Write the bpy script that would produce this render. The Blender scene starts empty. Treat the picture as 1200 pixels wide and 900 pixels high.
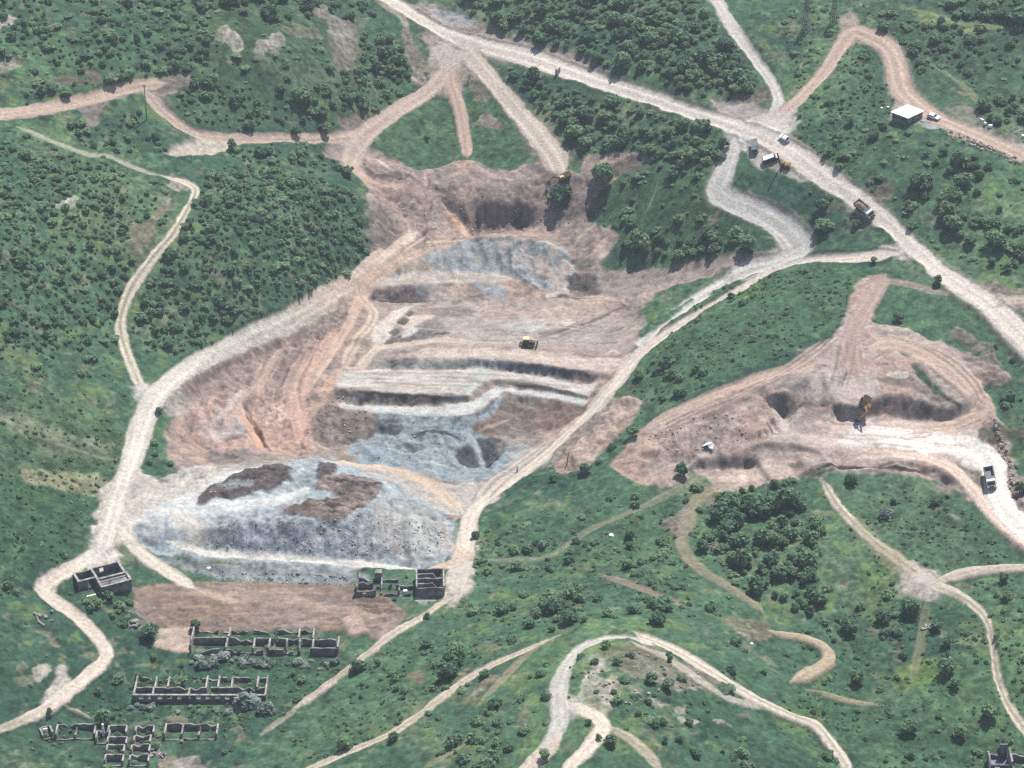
import bpy, bmesh, math, random
import numpy as np
from mathutils import Vector, Matrix
from mathutils.geometry import delaunay_2d_cdt

scene = bpy.context.scene
C = scene.collection
R = math.radians

# ------------------------------------------------------------------ camera
CAM_H, PITCH, FPX = 391.0, 30.0, 3011.0
cam_d = bpy.data.cameras.new("camera")
cam_d.sensor_width = 36.0
cam_d.lens = 36.0 * FPX / 1200.0
cam_d.clip_start = 5.0
cam_d.clip_end = 20000.0
cam = bpy.data.objects.new("camera", cam_d)
cam.location = (0, 0, CAM_H)
cam.rotation_euler = (R(90 - PITCH), 0, 0)
C.objects.link(cam)
scene.camera = cam

# ------------------------------------------------------------------ sky, sun, exposure
SUN_EL, SUN_AZ = 62.0, 30.0          # azimuth measured from the view direction (+Y) towards +X
SUN_STR, SKY_STR, EXPOSURE = 5.0, 0.10, 0.66
world = bpy.data.worlds.new("World")
scene.world = world
world.use_nodes = True
wn, wl = world.node_tree.nodes, world.node_tree.links
wn.clear()
sky = wn.new("ShaderNodeTexSky")
sky.sky_type = 'NISHITA'
sky.sun_disc = False
sky.sun_elevation = R(SUN_EL)
sky.sun_rotation = R(SUN_AZ)
sky.air_density, sky.dust_density, sky.ozone_density = 1.0, 1.4, 1.0
bg = wn.new("ShaderNodeBackground")
bg.inputs["Strength"].default_value = SKY_STR
wo = wn.new("ShaderNodeOutputWorld")
wl.new(sky.outputs[0], bg.inputs[0])
wl.new(bg.outputs[0], wo.inputs[0])
sun_d = bpy.data.lights.new("sun", 'SUN')
sun_d.energy = SUN_STR
sun_d.angle = R(0.55)
sun_d.color = (1.0, 0.955, 0.89)
sun = bpy.data.objects.new("sun", sun_d)
sun_dir = Vector((math.sin(R(SUN_AZ)) * math.cos(R(SUN_EL)), math.cos(R(SUN_AZ)) * math.cos(R(SUN_EL)), math.sin(R(SUN_EL))))
sun.rotation_euler = sun_dir.to_track_quat('Z', 'Y').to_euler()
sun.location = (0, 600, 900)
C.objects.link(sun)
vs = scene.view_settings
vs.view_transform = 'Standard'
vs.look = 'None'
vs.exposure = EXPOSURE
vs.gamma = 1.0
vs.use_curve_mapping = False
scene.cycles.use_denoising = False
scene.cycles.filter_width = 1.45
scene.cycles.max_bounces = 5
scene.cycles.diffuse_bounces = 2
scene.cycles.volume_bounces = 0

# ------------------------------------------------------------------ photo pixels <-> ground
CP, SP = math.cos(R(PITCH)), math.sin(R(PITCH))

def rays(px, py):
    px = np.asarray(px, float); py = np.asarray(py, float)
    dx = (px - 600.0)
    dy = FPX * CP - (py - 450.0) * SP
    dz = -FPX * SP - (py - 450.0) * CP
    return dx, dy, dz

def at_z(px, py, z):
    dx, dy, dz = rays(px, py)
    t = (np.asarray(z, float) - CAM_H) / dz
    return dx * t, dy * t

def to_px(X, Y, Z):
    vy = Y; vz = Z - CAM_H
    f = vy * CP - vz * SP
    u = vy * SP + vz * CP
    return 600.0 + FPX * X / f, 450.0 - FPX * u / f

# ------------------------------------------------------------------ value noise
def _lat(seed, n=256):
    return np.random.RandomState(seed).rand(n, n).astype(np.float32)
_LATS = {}
def vnoise(x, y, seed):
    if seed not in _LATS: _LATS[seed] = _lat(seed)
    L = _LATS[seed]
    xi = np.floor(x).astype(np.int32); yi = np.floor(y).astype(np.int32)
    fx = (x - xi).astype(np.float32); fy = (y - yi).astype(np.float32)
    fx = fx * fx * (3 - 2 * fx); fy = fy * fy * (3 - 2 * fy)
    x0 = xi & 255; x1 = (xi + 1) & 255; y0 = yi & 255; y1 = (yi + 1) & 255
    a = L[y0, x0]; b = L[y0, x1]; c = L[y1, x0]; d = L[y1, x1]
    return (a + (b - a) * fx) * (1 - fy) + (c + (d - c) * fx) * fy

def fbm(x, y, scale, seed, octaves=4, gain=0.5):
    s = np.zeros(np.shape(x), np.float32); amp = 1.0; tot = 0.0
    f = 1.0 / scale
    for o in range(octaves):
        a = 0.6 * o + 0.3
        ca, sa = math.cos(a), math.sin(a)
        s += amp * (vnoise((x * ca - y * sa) * f + 17.3 * o + seed, (x * sa + y * ca) * f + 5.1 * o, seed * 13 + o) * 2 - 1)
        tot += amp; amp *= gain; f *= 2.03
    return s / tot

def sstep(a, b, x):
    t = np.clip((x - a) / (b - a), 0, 1)
    return t * t * (3 - 2 * t)

# ------------------------------------------------------------------ terrain heights
# broad relief: photo pixel, height in metres
BASE = [
 (-120,-60,85),(300,-60,70),(600,-60,62),(900,-60,66),(1320,-60,76),
 (0,0,75),(200,0,66),(380,0,54),(450,0,47),(560,0,48),(750,0,54),(830,0,57),(950,0,61),(1100,0,64),(1200,0,66),
 (0,60,66),(130,60,62),(260,50,60),(320,60,57),(400,60,46),(520,45,41),(620,70,40),(740,60,48),
 (0,130,56),(130,110,53),(200,110,49),(280,110,46),(400,110,37),(480,100,31),(530,100,31),(600,110,33),(700,110,40),(800,120,42),(900,110,45),(1000,60,54),(1060,135,47),(1200,120,51),
 (230,160,40),(330,160,34),(400,165,27),(640,170,27),(760,170,31),(860,160,38),(920,160,41),(1010,170,44),(1200,180,45),
 (0,210,50),(100,210,45),(210,212,36),(300,215,36),(400,225,26),(780,230,28),(850,235,29),(950,210,36),(1010,243,34),(1110,240,39),(1200,250,38),
 (0,300,42),(90,300,35),(160,310,28),(240,300,31),(330,290,28),(410,290,19),(800,290,18),(870,270,21),(935,295,20),(970,280,24),(1050,300,27),(1120,310,30),(1200,330,32),
 (0,380,32),(70,380,25),(140,380,19),(220,370,19),(300,360,14),(360,350,11),(800,330,12),(900,330,19),(1000,325,27),(1100,340,27),(1160,360,26),(1250,400,27),
 (0,450,24),(90,450,17),(165,450,10),(190,470,8),(780,390,8),(800,420,12),(870,400,19),(960,380,24),(1100,390,24),(1190,430,21),(1250,470,22),
 (0,520,18),(90,520,11),(150,520,5),(190,520,5),(760,450,7),(850,440,15),(1190,500,16),(1260,540,17),
 (0,600,12),(80,600,7),(120,600,3),(570,610,-4),(650,590,-1),(720,590,1),(850,600,2),(950,590,5),(1100,580,6),(1200,640,8),
 (0,670,6),(50,690,2),(150,690,-3),(350,700,-5),(540,690,-4),(650,660,-1),(780,650,0),(880,660,3),(1000,650,5),(1080,680,5),(1200,690,7),
 (0,760,2),(130,760,-5),(300,750,-6),(400,760,-6),(450,750,-4),(550,740,1),(650,740,9),(740,750,14),(830,760,8),(930,750,0),(1050,760,-1),(1150,750,1),(1250,760,3),
 (0,840,-2),(150,830,-7),(300,835,-7),(360,820,-6),(450,820,0),(560,830,8),(660,830,16),(720,800,18),(790,800,15),(860,820,7),(960,830,-1),(1080,840,-3),(1200,830,-1),
 (0,920,-4),(150,900,-8),(290,890,-7),(400,905,0),(560,910,9),(690,910,15),(800,900,11),(930,905,1),(1050,910,-4),(1220,910,-4),
 (-60,1000,-6),(200,1000,-10),(620,1000,9),(900,1000,0),(1260,1000,-7),
]
_b = np.array(BASE, float)
_bx, _by = at_z(_b[:, 0], _b[:, 1], _b[:, 2])
_bz = _b[:, 2]
def _tpsk(r2):
    return 0.5 * r2 * np.log(r2 + 1e-9)
_sc = 100.0
_px, _py = _bx / _sc, (_by - 700) / _sc
_n = len(_px)
_A = np.zeros((_n + 3, _n + 3))
_A[:_n, :_n] = _tpsk((_px[:, None] - _px[None]) ** 2 + (_py[:, None] - _py[None]) ** 2) + np.eye(_n) * 0.02
_A[:_n, _n] = 1; _A[:_n, _n + 1] = _px; _A[:_n, _n + 2] = _py
_A[_n:, :_n] = _A[:_n, _n:].T
_w = np.linalg.solve(_A, np.concatenate([_bz, np.zeros(3)]))
def base_h(X, Y):
    x = np.asarray(X, float).ravel() / _sc; y = (np.asarray(Y, float).ravel() - 700) / _sc
    out = np.zeros_like(x)
    for i in range(0, len(x), 20000):
        s = slice(i, i + 20000)
        k = _tpsk((x[s, None] - _px[None]) ** 2 + (y[s, None] - _py[None]) ** 2)
        out[s] = k @ _w[:_n] + _w[_n] + _w[_n + 1] * x[s] + _w[_n + 2] * y[s]
    return out.reshape(np.shape(X))

# fine grid (metres) with a coarse surround reaching far away
STEP = 0.4
X0, X1, Y0, Y1 = -262.0, 262.0, 440.0, 1040.0
fx = np.arange(X0, X1 + 0.01, STEP); fy = np.arange(Y0, Y1 + 0.01, STEP)
NX, NY = len(fx), len(fy)
cx = np.arange(X0, X1 + 4, 4.0); cy = np.arange(Y0, Y1 + 4, 4.0)
GX, GY = np.meshgrid(fx, fy)

def bil(G, x, y, x0, y0, st):
    ny, nx = G.shape
    u = np.clip((np.asarray(x, float) - x0) / st, 0, nx - 1.001); v = np.clip((np.asarray(y, float) - y0) / st, 0, ny - 1.001)
    i = u.astype(int); j = v.astype(int); a = u - i; b = v - j
    return (G[j, i] * (1 - a) + G[j, i + 1] * a) * (1 - b) + (G[j + 1, i] * (1 - a) + G[j + 1, i + 1] * a) * b

_cX, _cY = np.meshgrid(cx, cy)
BASEG = base_h(_cX, _cY)
def bh(x, y): return bil(BASEG, x, y, X0, Y0, 4.0)

def march(px, py, hf, zmax=110.0, zmin=-40.0, step=0.7):
    """first hit of the photo's ray with a height function"""
    px = np.atleast_1d(np.asarray(px, float)); py = np.atleast_1d(np.asarray(py, float))
    dx, dy, dz = rays(px, py)
    z = np.full(px.shape, zmax); done = np.zeros(px.shape, bool); zh = z.copy()
    prev = z.copy()
    n = int((zmax - zmin) / step)
    for k in range(n):
        zz = zmax - k * step
        t = (zz - CAM_H) / dz
        h = hf(dx * t, dy * t)
        hit = (~done) & (h >= zz)
        if hit.any():
            lo = np.full(px.shape, zz); hi = np.full(px.shape, zz + step)
            for _ in range(8):
                m = (lo + hi) / 2
                tm = (m - CAM_H) / dz
                inside = hf(dx * tm, dy * tm) >= m
                lo = np.where(inside, m, lo); hi = np.where(inside, hi, m)
            zh = np.where(hit, (lo + hi) / 2, zh)
            done |= hit
        if done.all(): break
    zh = np.where(done, zh, 0.0)
    t = (zh - CAM_H) / dz
    return dx * t, dy * t, zh

# break lines of the diggings: photo pixel, height; None = broad relief
BREAK = [
 # bowl at the head of the pit
 [(400,188,None),(440,183,None),(470,192,None),(490,199,22),(520,192,22),(545,188,22.5),(575,194,22),(600,200,22),(625,188,24),(645,197,24),(662,212,23),(676,228,21),(690,245,17.5),(704,262,14)],
 [(425,212,None),(445,225,19),(490,216,19.5),(520,214,19.4),(560,214,19.8),(595,216,20),(620,214,20.2),(642,222,19.2),(660,236,16.5)],
 [(460,240,15),(500,236,15),(535,234,16.4),(550,233,17.2),(565,234,17.6),(585,235,17.8),(605,236,17.6),(622,238,17.2),(638,241,16.4),(652,252,14.4)],
 [(470,262,13),(505,258,13),(528,262,11),(546,271,9.4),(562,270,8.2),(578,270,8),(592,270,8),(606,268.5,8.2),(618,267,9),(632,269,10),(650,275,10.2)],
 # blue grey heap in front of the bowl
 [(448,300,9.5),(490,288,11.6),(520,284,12.2),(545,281,13),(562,277,13.6),(582,276.5,13.8),(603,276,13.8),(625,280,13.2),(640,283,13),(655,291,11.4),(668,302,9),(675,318,6.4)],
 [(470,312,8),(520,306,8.6),(545,300,9.8),(560,304,8.6),(585,296,10.6),(600,306,8.8),(622,298,9.6),(640,312,7.6)],
 [(440,330,5.5),(465,321,6.3),(500,319,6.5),(545,318,6.5),(580,318,6.3),(610,325,5.6),(640,338,4.6),(655,346,4.2),(672,335,5)],
 [(432,338,5.2),(450,335,5.5),(480,334,5.5),(505,333,5.4),(560,331,5.2),(590,335,4.8),(625,345,4.2)],
 [(431,348,3.2),(445,353,2.7),(480,353.5,2.5),(505,353,2.6),(545,354,3.2),(585,356,3.3),(620,356,3.4)],
 # brown slope right of the heap
 [(680,275,13),(700,290,11.5),(712,300,11)],[(680,310,8),(700,318,7.6),(740,318,8),(800,318,11)],
 [(668,340,5),(700,345,4.8),(725,352,5),(745,368,5.6)],
 # upper working floor
 [(420,395,3),(455,375,3.0),(500,372,3.3),(560,372,3.3),(640,370,3.5),(700,375,4.2),(740,385,5)],
 [(430,408,.8),(470,398,1.6),(520,398,2.2),(600,402,3),(660,405,3.2),(720,410,3.6),(745,405,5)],
 # first bench
 [(440,418,.8),(480,419,1.1),(520,420,1.8),(560,420.5,2.8),(600,423,2.9),(640,428,2.9),(670,433,2.8),(692,437,2.5),(715,436,2.6),(730,425,3.2)],
 [(440,432,.1),(480,433,.2),(520,433,.2),(560,431,.4),(600,435.5,-.2),(640,441,-.2),(670,446,-.1),(690,447,.2),(708,444,.8)],
 # second bench
 [(395,455,-.3),(412,457,-.3),(440,459,-.3),(470,461,-.3),(500,463,-.3),(530,464.5,-.3),(548,464,-.3),(560,455,-.3),(573,444.5,-.2),(600,447,-.4),(640,453,-.5),(670,460,-.5),(689,464,-.4)],
 [(395,468,-2.6),(415,472,-3),(440,474,-3.2),(470,475,-3.2),(500,474,-2.8),(530,472,-2),(552,470,-1.7),(568,461,-1.6),(580,450.5,-1.4),(605,452.5,-1.5),(640,458.5,-1.6),(670,464.5,-1.5),(688,468,-1.3)],
 # third bench edge and pit slope
 [(372,460,0),(380,474,-2),(405,479,-3),(440,482,-3.3),(470,483,-3.3),(510,485,-3),(540,487,-2.4),(556,482,-2.1),(575,468,-1.9),(590,459,-1.7),(615,461,-1.7),(645,466,-1.8),(670,471,-1.8),(686,474,-1.6)],
 [(372,505,-3.6),(405,507,-5.2),(440,506,-6.4),(447,496,-4.6),(470,495,-4.6),(510,497,-4.4),(540,500,-4.4),(560,496,-4.4),(580,481,-3.8),(600,475.5,-3.9),(640,480,-4),(665,484,-3.7),(680,485,-3)],
 [(395,526,-5.6),(430,524,-6),(470,508,-5.4),(510,508,-5.3),(545,511,-5.8),(575,510,-6.6),(610,508,-6.4),(640,503,-5.6),(660,498,-4.6)],
 # lip of grey rock in the floor
 [(480,515,-6.4),(510,514,-6.3),(540,519,-6.6)],
 [(556,514,-5.8),(570,513,-5.2),(583,518,-5.5)],[(540,529,-7.2),(560,536,-7.5),(578,533,-7.2)],
 [(430,540,-6.4),(470,535,-7),(520,540,-7.2),(560,549,-7.2),(600,540,-6.6),(630,530,-5.6)],
 [(470,556,-6.8),(510,562,-6.8),(550,566,-6.6),(590,562,-6.2)],
 [(480,575,-6.6),(520,592,-6),(545,606,-5.6)],
 # right pit road
 [(940,296,20),(900,312,17),(860,333,13.8),(815,358,10),(775,382,7.4),(745,410,4.9),(728,436,3.2),(706,460,1),(690,482,-1.2),(668,502,-3),(640,528,-5),(605,556,-6),(575,578,-6.2),(556,604,-5.6),(549,632,-5),(546,664,-4.4)],
 # left pink slope
 [(178,520,5),(182,480,8.6),(205,450,9.6),(240,422,9.8),(290,396,9.2),(340,374,8.6),(388,350,7.6),(414,330,7.6),(440,312,8.6),(470,288,11.2)],
 [(222,480,4.4),(240,449,4.8),(280,426,4.6),(320,407,4.2),(360,390,3.8),(392,374,3.4),(415,352,4.2)],
 [(225,510,1.5),(260,480,1.5),(300,460,1),(340,440,1.2),(370,420,1.8),(395,400,2.2),(410,380,3.2)],
 [(240,530,-2),(280,510,-2.8),(320,500,-3),(350,480,-2.4),(365,455,-.8)],
 [(285,480,-.4),(300,500,-2),(314,522,-3.6)],
 [(290,479,-1.6),(305,501,-3.4),(319,524,-4.8)],
 # grey dump
 [(140,600,2.6),(152,612,2),(170,630,.5),(205,647,-1.5)],
 [(185,565,4.4),(225,556,4.2),(280,546,2.6),(330,536,-1),(380,538,-3),(430,548,-5)],
 [(200,600,3.2),(250,582,3.8),(310,562,3.8),(360,556,3.4),(410,556,3),(440,565,2.2)],
 [(165,612,2),(195,618,1.8),(232,620,2.2),(275,614,2.8),(320,611,3.2),(360,611,3.2),(400,607,3.2),(430,598,3.2),(450,584,2.8)],
 [(466,568,-1.5),(488,590,-1.7),(500,612,-2),(494,634,-2.3)],
 [(470,553,-6.6),(505,577,-6.2),(528,604,-5.8),(532,628,-5),(522,648,-4.6),(505,660,-4.4)],
 [(175,642,-2),(220,638,-.5),(240,645,-2.4),(280,650,-3.2),(340,655,-3.7),(400,659,-4.1),(450,662,-4.3),(505,662,-4.5)],
 [(215,660,-3),(280,662,-3.9),(340,665,-4.3),(400,668,-4.6),(450,671,-4.8)],
 [(230,676,-5),(300,676,-5.4),(370,680,-5.6),(415,684,-5.6)],
 # right quarry
 [(985,378,23.5),(1010,374,24),(1040,382,23.5),(1080,392,22.6),(1130,418,21.4),(1165,440,20)],
 [(820,478,12.5),(860,456,16),(900,446,18),(945,442,19),(1000,425,20.4),(1050,425,20.6),(1085,438,19.8),(1110,458,18.2)],
 [(898,452,17.4),(906,460,17),(925,461,17),(945,466.5,17),(980,472.5,16.6),(1003,475.5,16.4),(1028,466,16.6),(1050,463,16.9),(1080,469,16.8),(1110,477,16.2),(1132,478,15.2)],
 [(894,466,14.8),(908,477,12.8),(922,490,10.8),(938,477,13),(960,483,12.8),(985,489,12.2),(1005,491.5,12),(1025,486,12),(1060,490,12),(1090,493,12),(1120,491,12.6),(1140,485,14)],
 [(880,500,10.6),(925,505,10.4),(970,512,10.2),(1030,516,10.4),(1090,518,10.8),(1145,527,11.2),(1160,550,11),(1176,590,10.2),(1215,640,9.2)],
 [(1130,470,17),(1150,482,16),(1163,505,14.4),(1172,530,13),(1183,560,12),(1200,600,11)],
 [(955,544,8.8),(1000,546,9.2),(1050,545.5,9.3),(1098,548.5,9.4),(1120,562,9),(1150,600,8.6),(1195,634,8.4)],
 [(955,549,7.9),(1000,551.5,8),(1050,551,8.1),(1096,553,8.5)],
 [(895,518,10),(930,520,9.8),(960,527,9.7)],[(895,523,9),(930,526,8.7),(958,531.5,8.8)],
 [(818,540,5.5),(840,535,6),(870,535,6),(890,542,6.4)],[(818,549,3.2),(845,549,3.2),(875,547.5,3.4),(888,548,4.9)],
 [(905,562,5),(960,558,5.6),(1020,556,5.8),(1080,560,6),(1110,570,6)],
 [(722,545,2.2),(760,566,1.8),(800,556,2.6),(850,578,2),(900,566,3.6)],
 [(735,512,5),(770,492,8),(800,484,10.5)],
 [(790,520,7),(830,505,9.5),(860,500,10.5)],
 [(700,490,1.5),(733,468,4),(748,470,4.5),(735,488,3.6)],[(650,550,-3.6),(675,530,-.5),(705,508,2.4),(722,500,3)],
]
EXC = [  # areas whose surface comes only from the break lines
 [(395,185),(440,178),(540,186),(625,184),(690,236),(735,300),(830,306),(950,292),(760,410),(640,560),(560,640),(545,670),(420,690),(225,682),(170,650),(130,600),(170,500),(190,450),(290,392),(400,338),(440,300),(425,220)],
 [(735,505),(800,478),(905,440),(985,372),(1050,378),(1175,436),(1172,500),(1215,640),(1120,575),(960,560),(850,585),(715,550)],
]
def pip(poly, x, y):
    poly = np.asarray(poly, float); x = np.asarray(x, float); y = np.asarray(y, float)
    ins = np.zeros(x.shape, bool)
    j = len(poly) - 1
    for i in range(len(poly)):
        xi, yi = poly[i]; xj, yj = poly[j]
        c = ((yi > y) != (yj > y)) & (x < (xj - xi) * (y - yi) / ((yj - yi) if yj != yi else 1e-9) + xi)
        ins ^= c
        j = i
    return ins

verts, edges, zs = [], [], []
bpts = []
for line in BREAK:
    L = []
    for (px, py, z) in line:
        if z is None:
            x, y, z = (float(v[0]) for v in march(px, py, bh))
        else:
            x, y = at_z(px, py, z)
        L.append((float(x), float(y), float(z)))
    # subdivide long spans so that the triangulation follows the line
    out = [L[0]]
    for a, b in zip(L[:-1], L[1:]):
        d = math.hypot(b[0] - a[0], b[1] - a[1]); n = max(1, int(d / 5))
        for k in range(1, n + 1):
            t = k / n
            out.append(tuple(a[q] + (b[q] - a[q]) * t for q in range(3)))
    s = len(verts)
    for p in out:
        verts.append(Vector((p[0], p[1]))); zs.append(p[2]); bpts.append(p[:2])
    edges += [(s + k, s + k + 1) for k in range(len(out) - 1)]
bpts = np.array(bpts)
excw = []
for poly in EXC:
    pl = np.array(poly, float)
    x, y, z = march(pl[:, 0], pl[:, 1], bh)
    excw.append(np.stack([x, y], 1))
for gy in np.arange(Y0 - 20, Y1 + 21, 16.0):
    for gx in np.arange(X0 - 20, X1 + 21, 16.0):
        p = np.array([gx + (gy * 7.3 % 5) - 2.5, gy])
        if any(pip(e, p[:1], p[1:])[0] for e in excw): continue
        if ((bpts - p) ** 2).sum(1).min() < 14 ** 2: continue
        verts.append(Vector((float(p[0]), float(p[1])))); zs.append(float(bh(p[0], p[1])))
ov, oe, of, iv, ie, iff = delaunay_2d_cdt(verts, edges, [], 0, 1e-4, True)
oz = np.array([(np.mean([zs[k] for k in ids]) if len(ids) else np.nan) for ids in iv])
oxy = np.array([(v.x, v.y) for v in ov])
for i in np.where(np.isnan(oz))[0]:
    d = ((oxy - oxy[i]) ** 2).sum(1); d[np.isnan(oz)] = 1e9
    k = np.argsort(d)[:3]; wgt = 1 / (d[k] + .1)
    oz[i] = (oz[k] * wgt).sum() / wgt.sum()
HT = np.full((NY, NX), np.nan, np.float64)
for f in of:
    if len(f) != 3: continue
    p = oxy[list(f)]; z = oz[list(f)]
    i0 = max(0, int(math.ceil((p[:, 0].min() - X0) / STEP))); i1 = min(NX - 1, int(math.floor((p[:, 0].max() - X0) / STEP)))
    j0 = max(0, int(math.ceil((p[:, 1].min() - Y0) / STEP))); j1 = min(NY - 1, int(math.floor((p[:, 1].max() - Y0) / STEP)))
    if i1 < i0 or j1 < j0: continue
    xx, yy = np.meshgrid(fx[i0:i1 + 1], fy[j0:j1 + 1])
    (ax, ay), (bx_, by_), (cx_, cy_) = p
    den = (by_ - cy_) * (ax - cx_) + (cx_ - bx_) * (ay - cy_)
    if abs(den) < 1e-9: continue
    l1 = ((by_ - cy_) * (xx - cx_) + (cx_ - bx_) * (yy - cy_)) / den
    l2 = ((cy_ - ay) * (xx - cx_) + (ax - cx_) * (yy - cy_)) / den
    l3 = 1 - l1 - l2
    m = (l1 >= -1e-6) & (l2 >= -1e-6) & (l3 >= -1e-6)
    sub = HT[j0:j1 + 1, i0:i1 + 1]
    sub[m] = (l1 * z[0] + l2 * z[1] + l3 * z[2])[m]
nanm = np.isnan(HT)
HT[nanm] = bh(GX, GY)[nanm]

def blur(A, sig):
    r = int(math.ceil(sig * 3 / STEP)); k = np.exp(-0.5 * (np.arange(-r, r + 1) * STEP / sig) ** 2); k /= k.sum()
    P = np.pad(A, r, mode='edge')
    n = P.shape
    T = np.zeros((n[0], A.shape[1]))
    for q in range(2 * r + 1): T += k[q] * P[:, q:q + A.shape[1]]
    O = np.zeros(A.shape)
    for q in range(2 * r + 1): O += k[q] * T[q:q + A.shape[0]]
    return O
def fastblur(A, sig):   # wide blur on a reduced grid
    f = max(1, int(sig / STEP / 3))
    S = A[::f, ::f]
    st = STEP * f
    r = int(math.ceil(sig * 3 / st)); k = np.exp(-0.5 * (np.arange(-r, r + 1) * st / sig) ** 2); k /= k.sum()
    P = np.pad(S, r, mode='edge'); T = sum(k[q] * P[:, q:q + S.shape[1]] for q in range(2 * r + 1))
    O = sum(k[q] * T[q:q + S.shape[0]] for q in range(2 * r + 1))
    return bil(O, GX, GY, X0, Y0, st)
EXM = np.zeros((NY, NX), bool)
for e in excw: EXM |= pip(e, GX, GY)
exs = fastblur(EXM.astype(float), 5.0)
HS = HT * 0
Hpit = blur(HT, 0.32); Hwide = fastblur(HT, 8.0)
Hsoft = blur(HT, 1.3)
_bw = np.array([(470,195),(640,190),(700,240),(690,285),(640,281),(582,275),(545,279),(450,290),(430,240)], float)
_x, _y, _z = march(_bw[:, 0], _bw[:, 1], lambda x, y: bil(Hpit, x, y, X0, Y0, STEP))
bowl = fastblur(pip(np.stack([_x, _y], 1), GX, GY).astype(float), 3.0)
Hpit = Hpit * (1 - bowl) + Hsoft * bowl
H = Hwide * (1 - exs) + Hpit * exs
def hf(x, y): return bil(H, x, y, X0, Y0, STEP)

# ------------------------------------------------------------------ ground cover: what lies where
GX32 = GX.astype(np.float32); GY32 = GY.astype(np.float32)
GAIN = 1.95
def lin(c):
    c = np.asarray(c, float) / 255.0
    return np.where(c <= 0.04045, c / 12.92, ((c + 0.055) / 1.055) ** 2.4)
def alb(c):
    return np.minimum(lin(c) / GAIN, 0.86).astype(np.float32)

n_s = fbm(GX32, GY32, 3.0, 1, 3)        # small
n_m = fbm(GX32, GY32, 14.0, 2, 4)       # medium
n_l = fbm(GX32, GY32, 60.0, 3, 4)       # large
n_f = fbm(GX32, GY32, 1.3, 4, 2)        # fine
n_ff = fbm(GX32, GY32, .7, 9, 1)
n_h = fbm(GX32 / 5.0, GY32, 1.1, 5, 3)  # layered across
n_v = fbm(GX32, GY32 / 3.5, 1.3, 6, 3)  # runs down the slopes

def unproj(pts):
    p = np.array(pts, float)
    x, y, z = march(p[:, 0], p[:, 1], hf)
    return np.stack([x, y], 1)
def catmull(p, n=5):
    p = np.asarray(p, float)
    if len(p) < 3: return p
    q = np.vstack([2 * p[0] - p[1], p, 2 * p[-1] - p[-2]])
    out = []
    for i in range(1, len(q) - 2):
        a, b, c, d = q[i - 1], q[i], q[i + 1], q[i + 2]
        for k in range(n):
            t = k / n
            out.append(0.5 * ((2 * b) + (c - a) * t + (2 * a - 5 * b + 4 * c - d) * t * t + (3 * b - a - 3 * c + d) * t ** 3))
    out.append(p[-1])
    return np.array(out)
def box_of(w, m):
    i0 = int(np.clip((w[:, 0].min() - m - X0) / STEP, 0, NX - 1)); i1 = int(np.clip((w[:, 0].max() + m - X0) / STEP + 1, 1, NX))
    j0 = int(np.clip((w[:, 1].min() - m - Y0) / STEP, 0, NY - 1)); j1 = int(np.clip((w[:, 1].max() + m - Y0) / STEP + 1, 1, NY))
    return (slice(j0, j1), slice(i0, i1))
def seg_d2(x, y, a, b):
    d = b - a; L = max(1e-6, (d * d).sum())
    t = np.clip(((x - a[0]) * d[0] + (y - a[1]) * d[1]) / L, 0, 1)
    ex = x - a[0] - t * d[0]; ey = y - a[1] - t * d[1]
    return ex * ex + ey * ey
def poly_mask(pts, edge=0.8, rough=1.2, smooth=True):
    w = unproj(pts)
    if smooth:
        w = catmull(np.vstack([w, w[:1]]), 3)[:-1]
    w = w.astype(np.float32)
    s = box_of(w, 3 + rough)
    x = GX32[s]; y = GY32[s]
    if x.size == 0: return s, None
    d2 = np.full(x.shape, 1e9, np.float32)
    m = 14.0
    xs_ = x[0]; ys_ = y[:, 0]
    for a, b in zip(w, np.roll(w, -1, 0)):       # distance only near each edge
        i0 = np.searchsorted(xs_, min(a[0], b[0]) - m); i1 = np.searchsorted(xs_, max(a[0], b[0]) + m)
        j0 = np.searchsorted(ys_, min(a[1], b[1]) - m); j1 = np.searchsorted(ys_, max(a[1], b[1]) + m)
        if i1 > i0 and j1 > j0:
            t = (slice(j0, j1), slice(i0, i1))
            d2[t] = np.minimum(d2[t], seg_d2(x[t], y[t], a, b))
    sd = np.sqrt(np.minimum(d2, 400.0)) * np.where(pip(w, x, y), 1, -1)
    sd = sd + rough * (0.9 * n_m[s] + 0.9 * n_s[s])
    return s, sstep(-edge, edge, sd)
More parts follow.
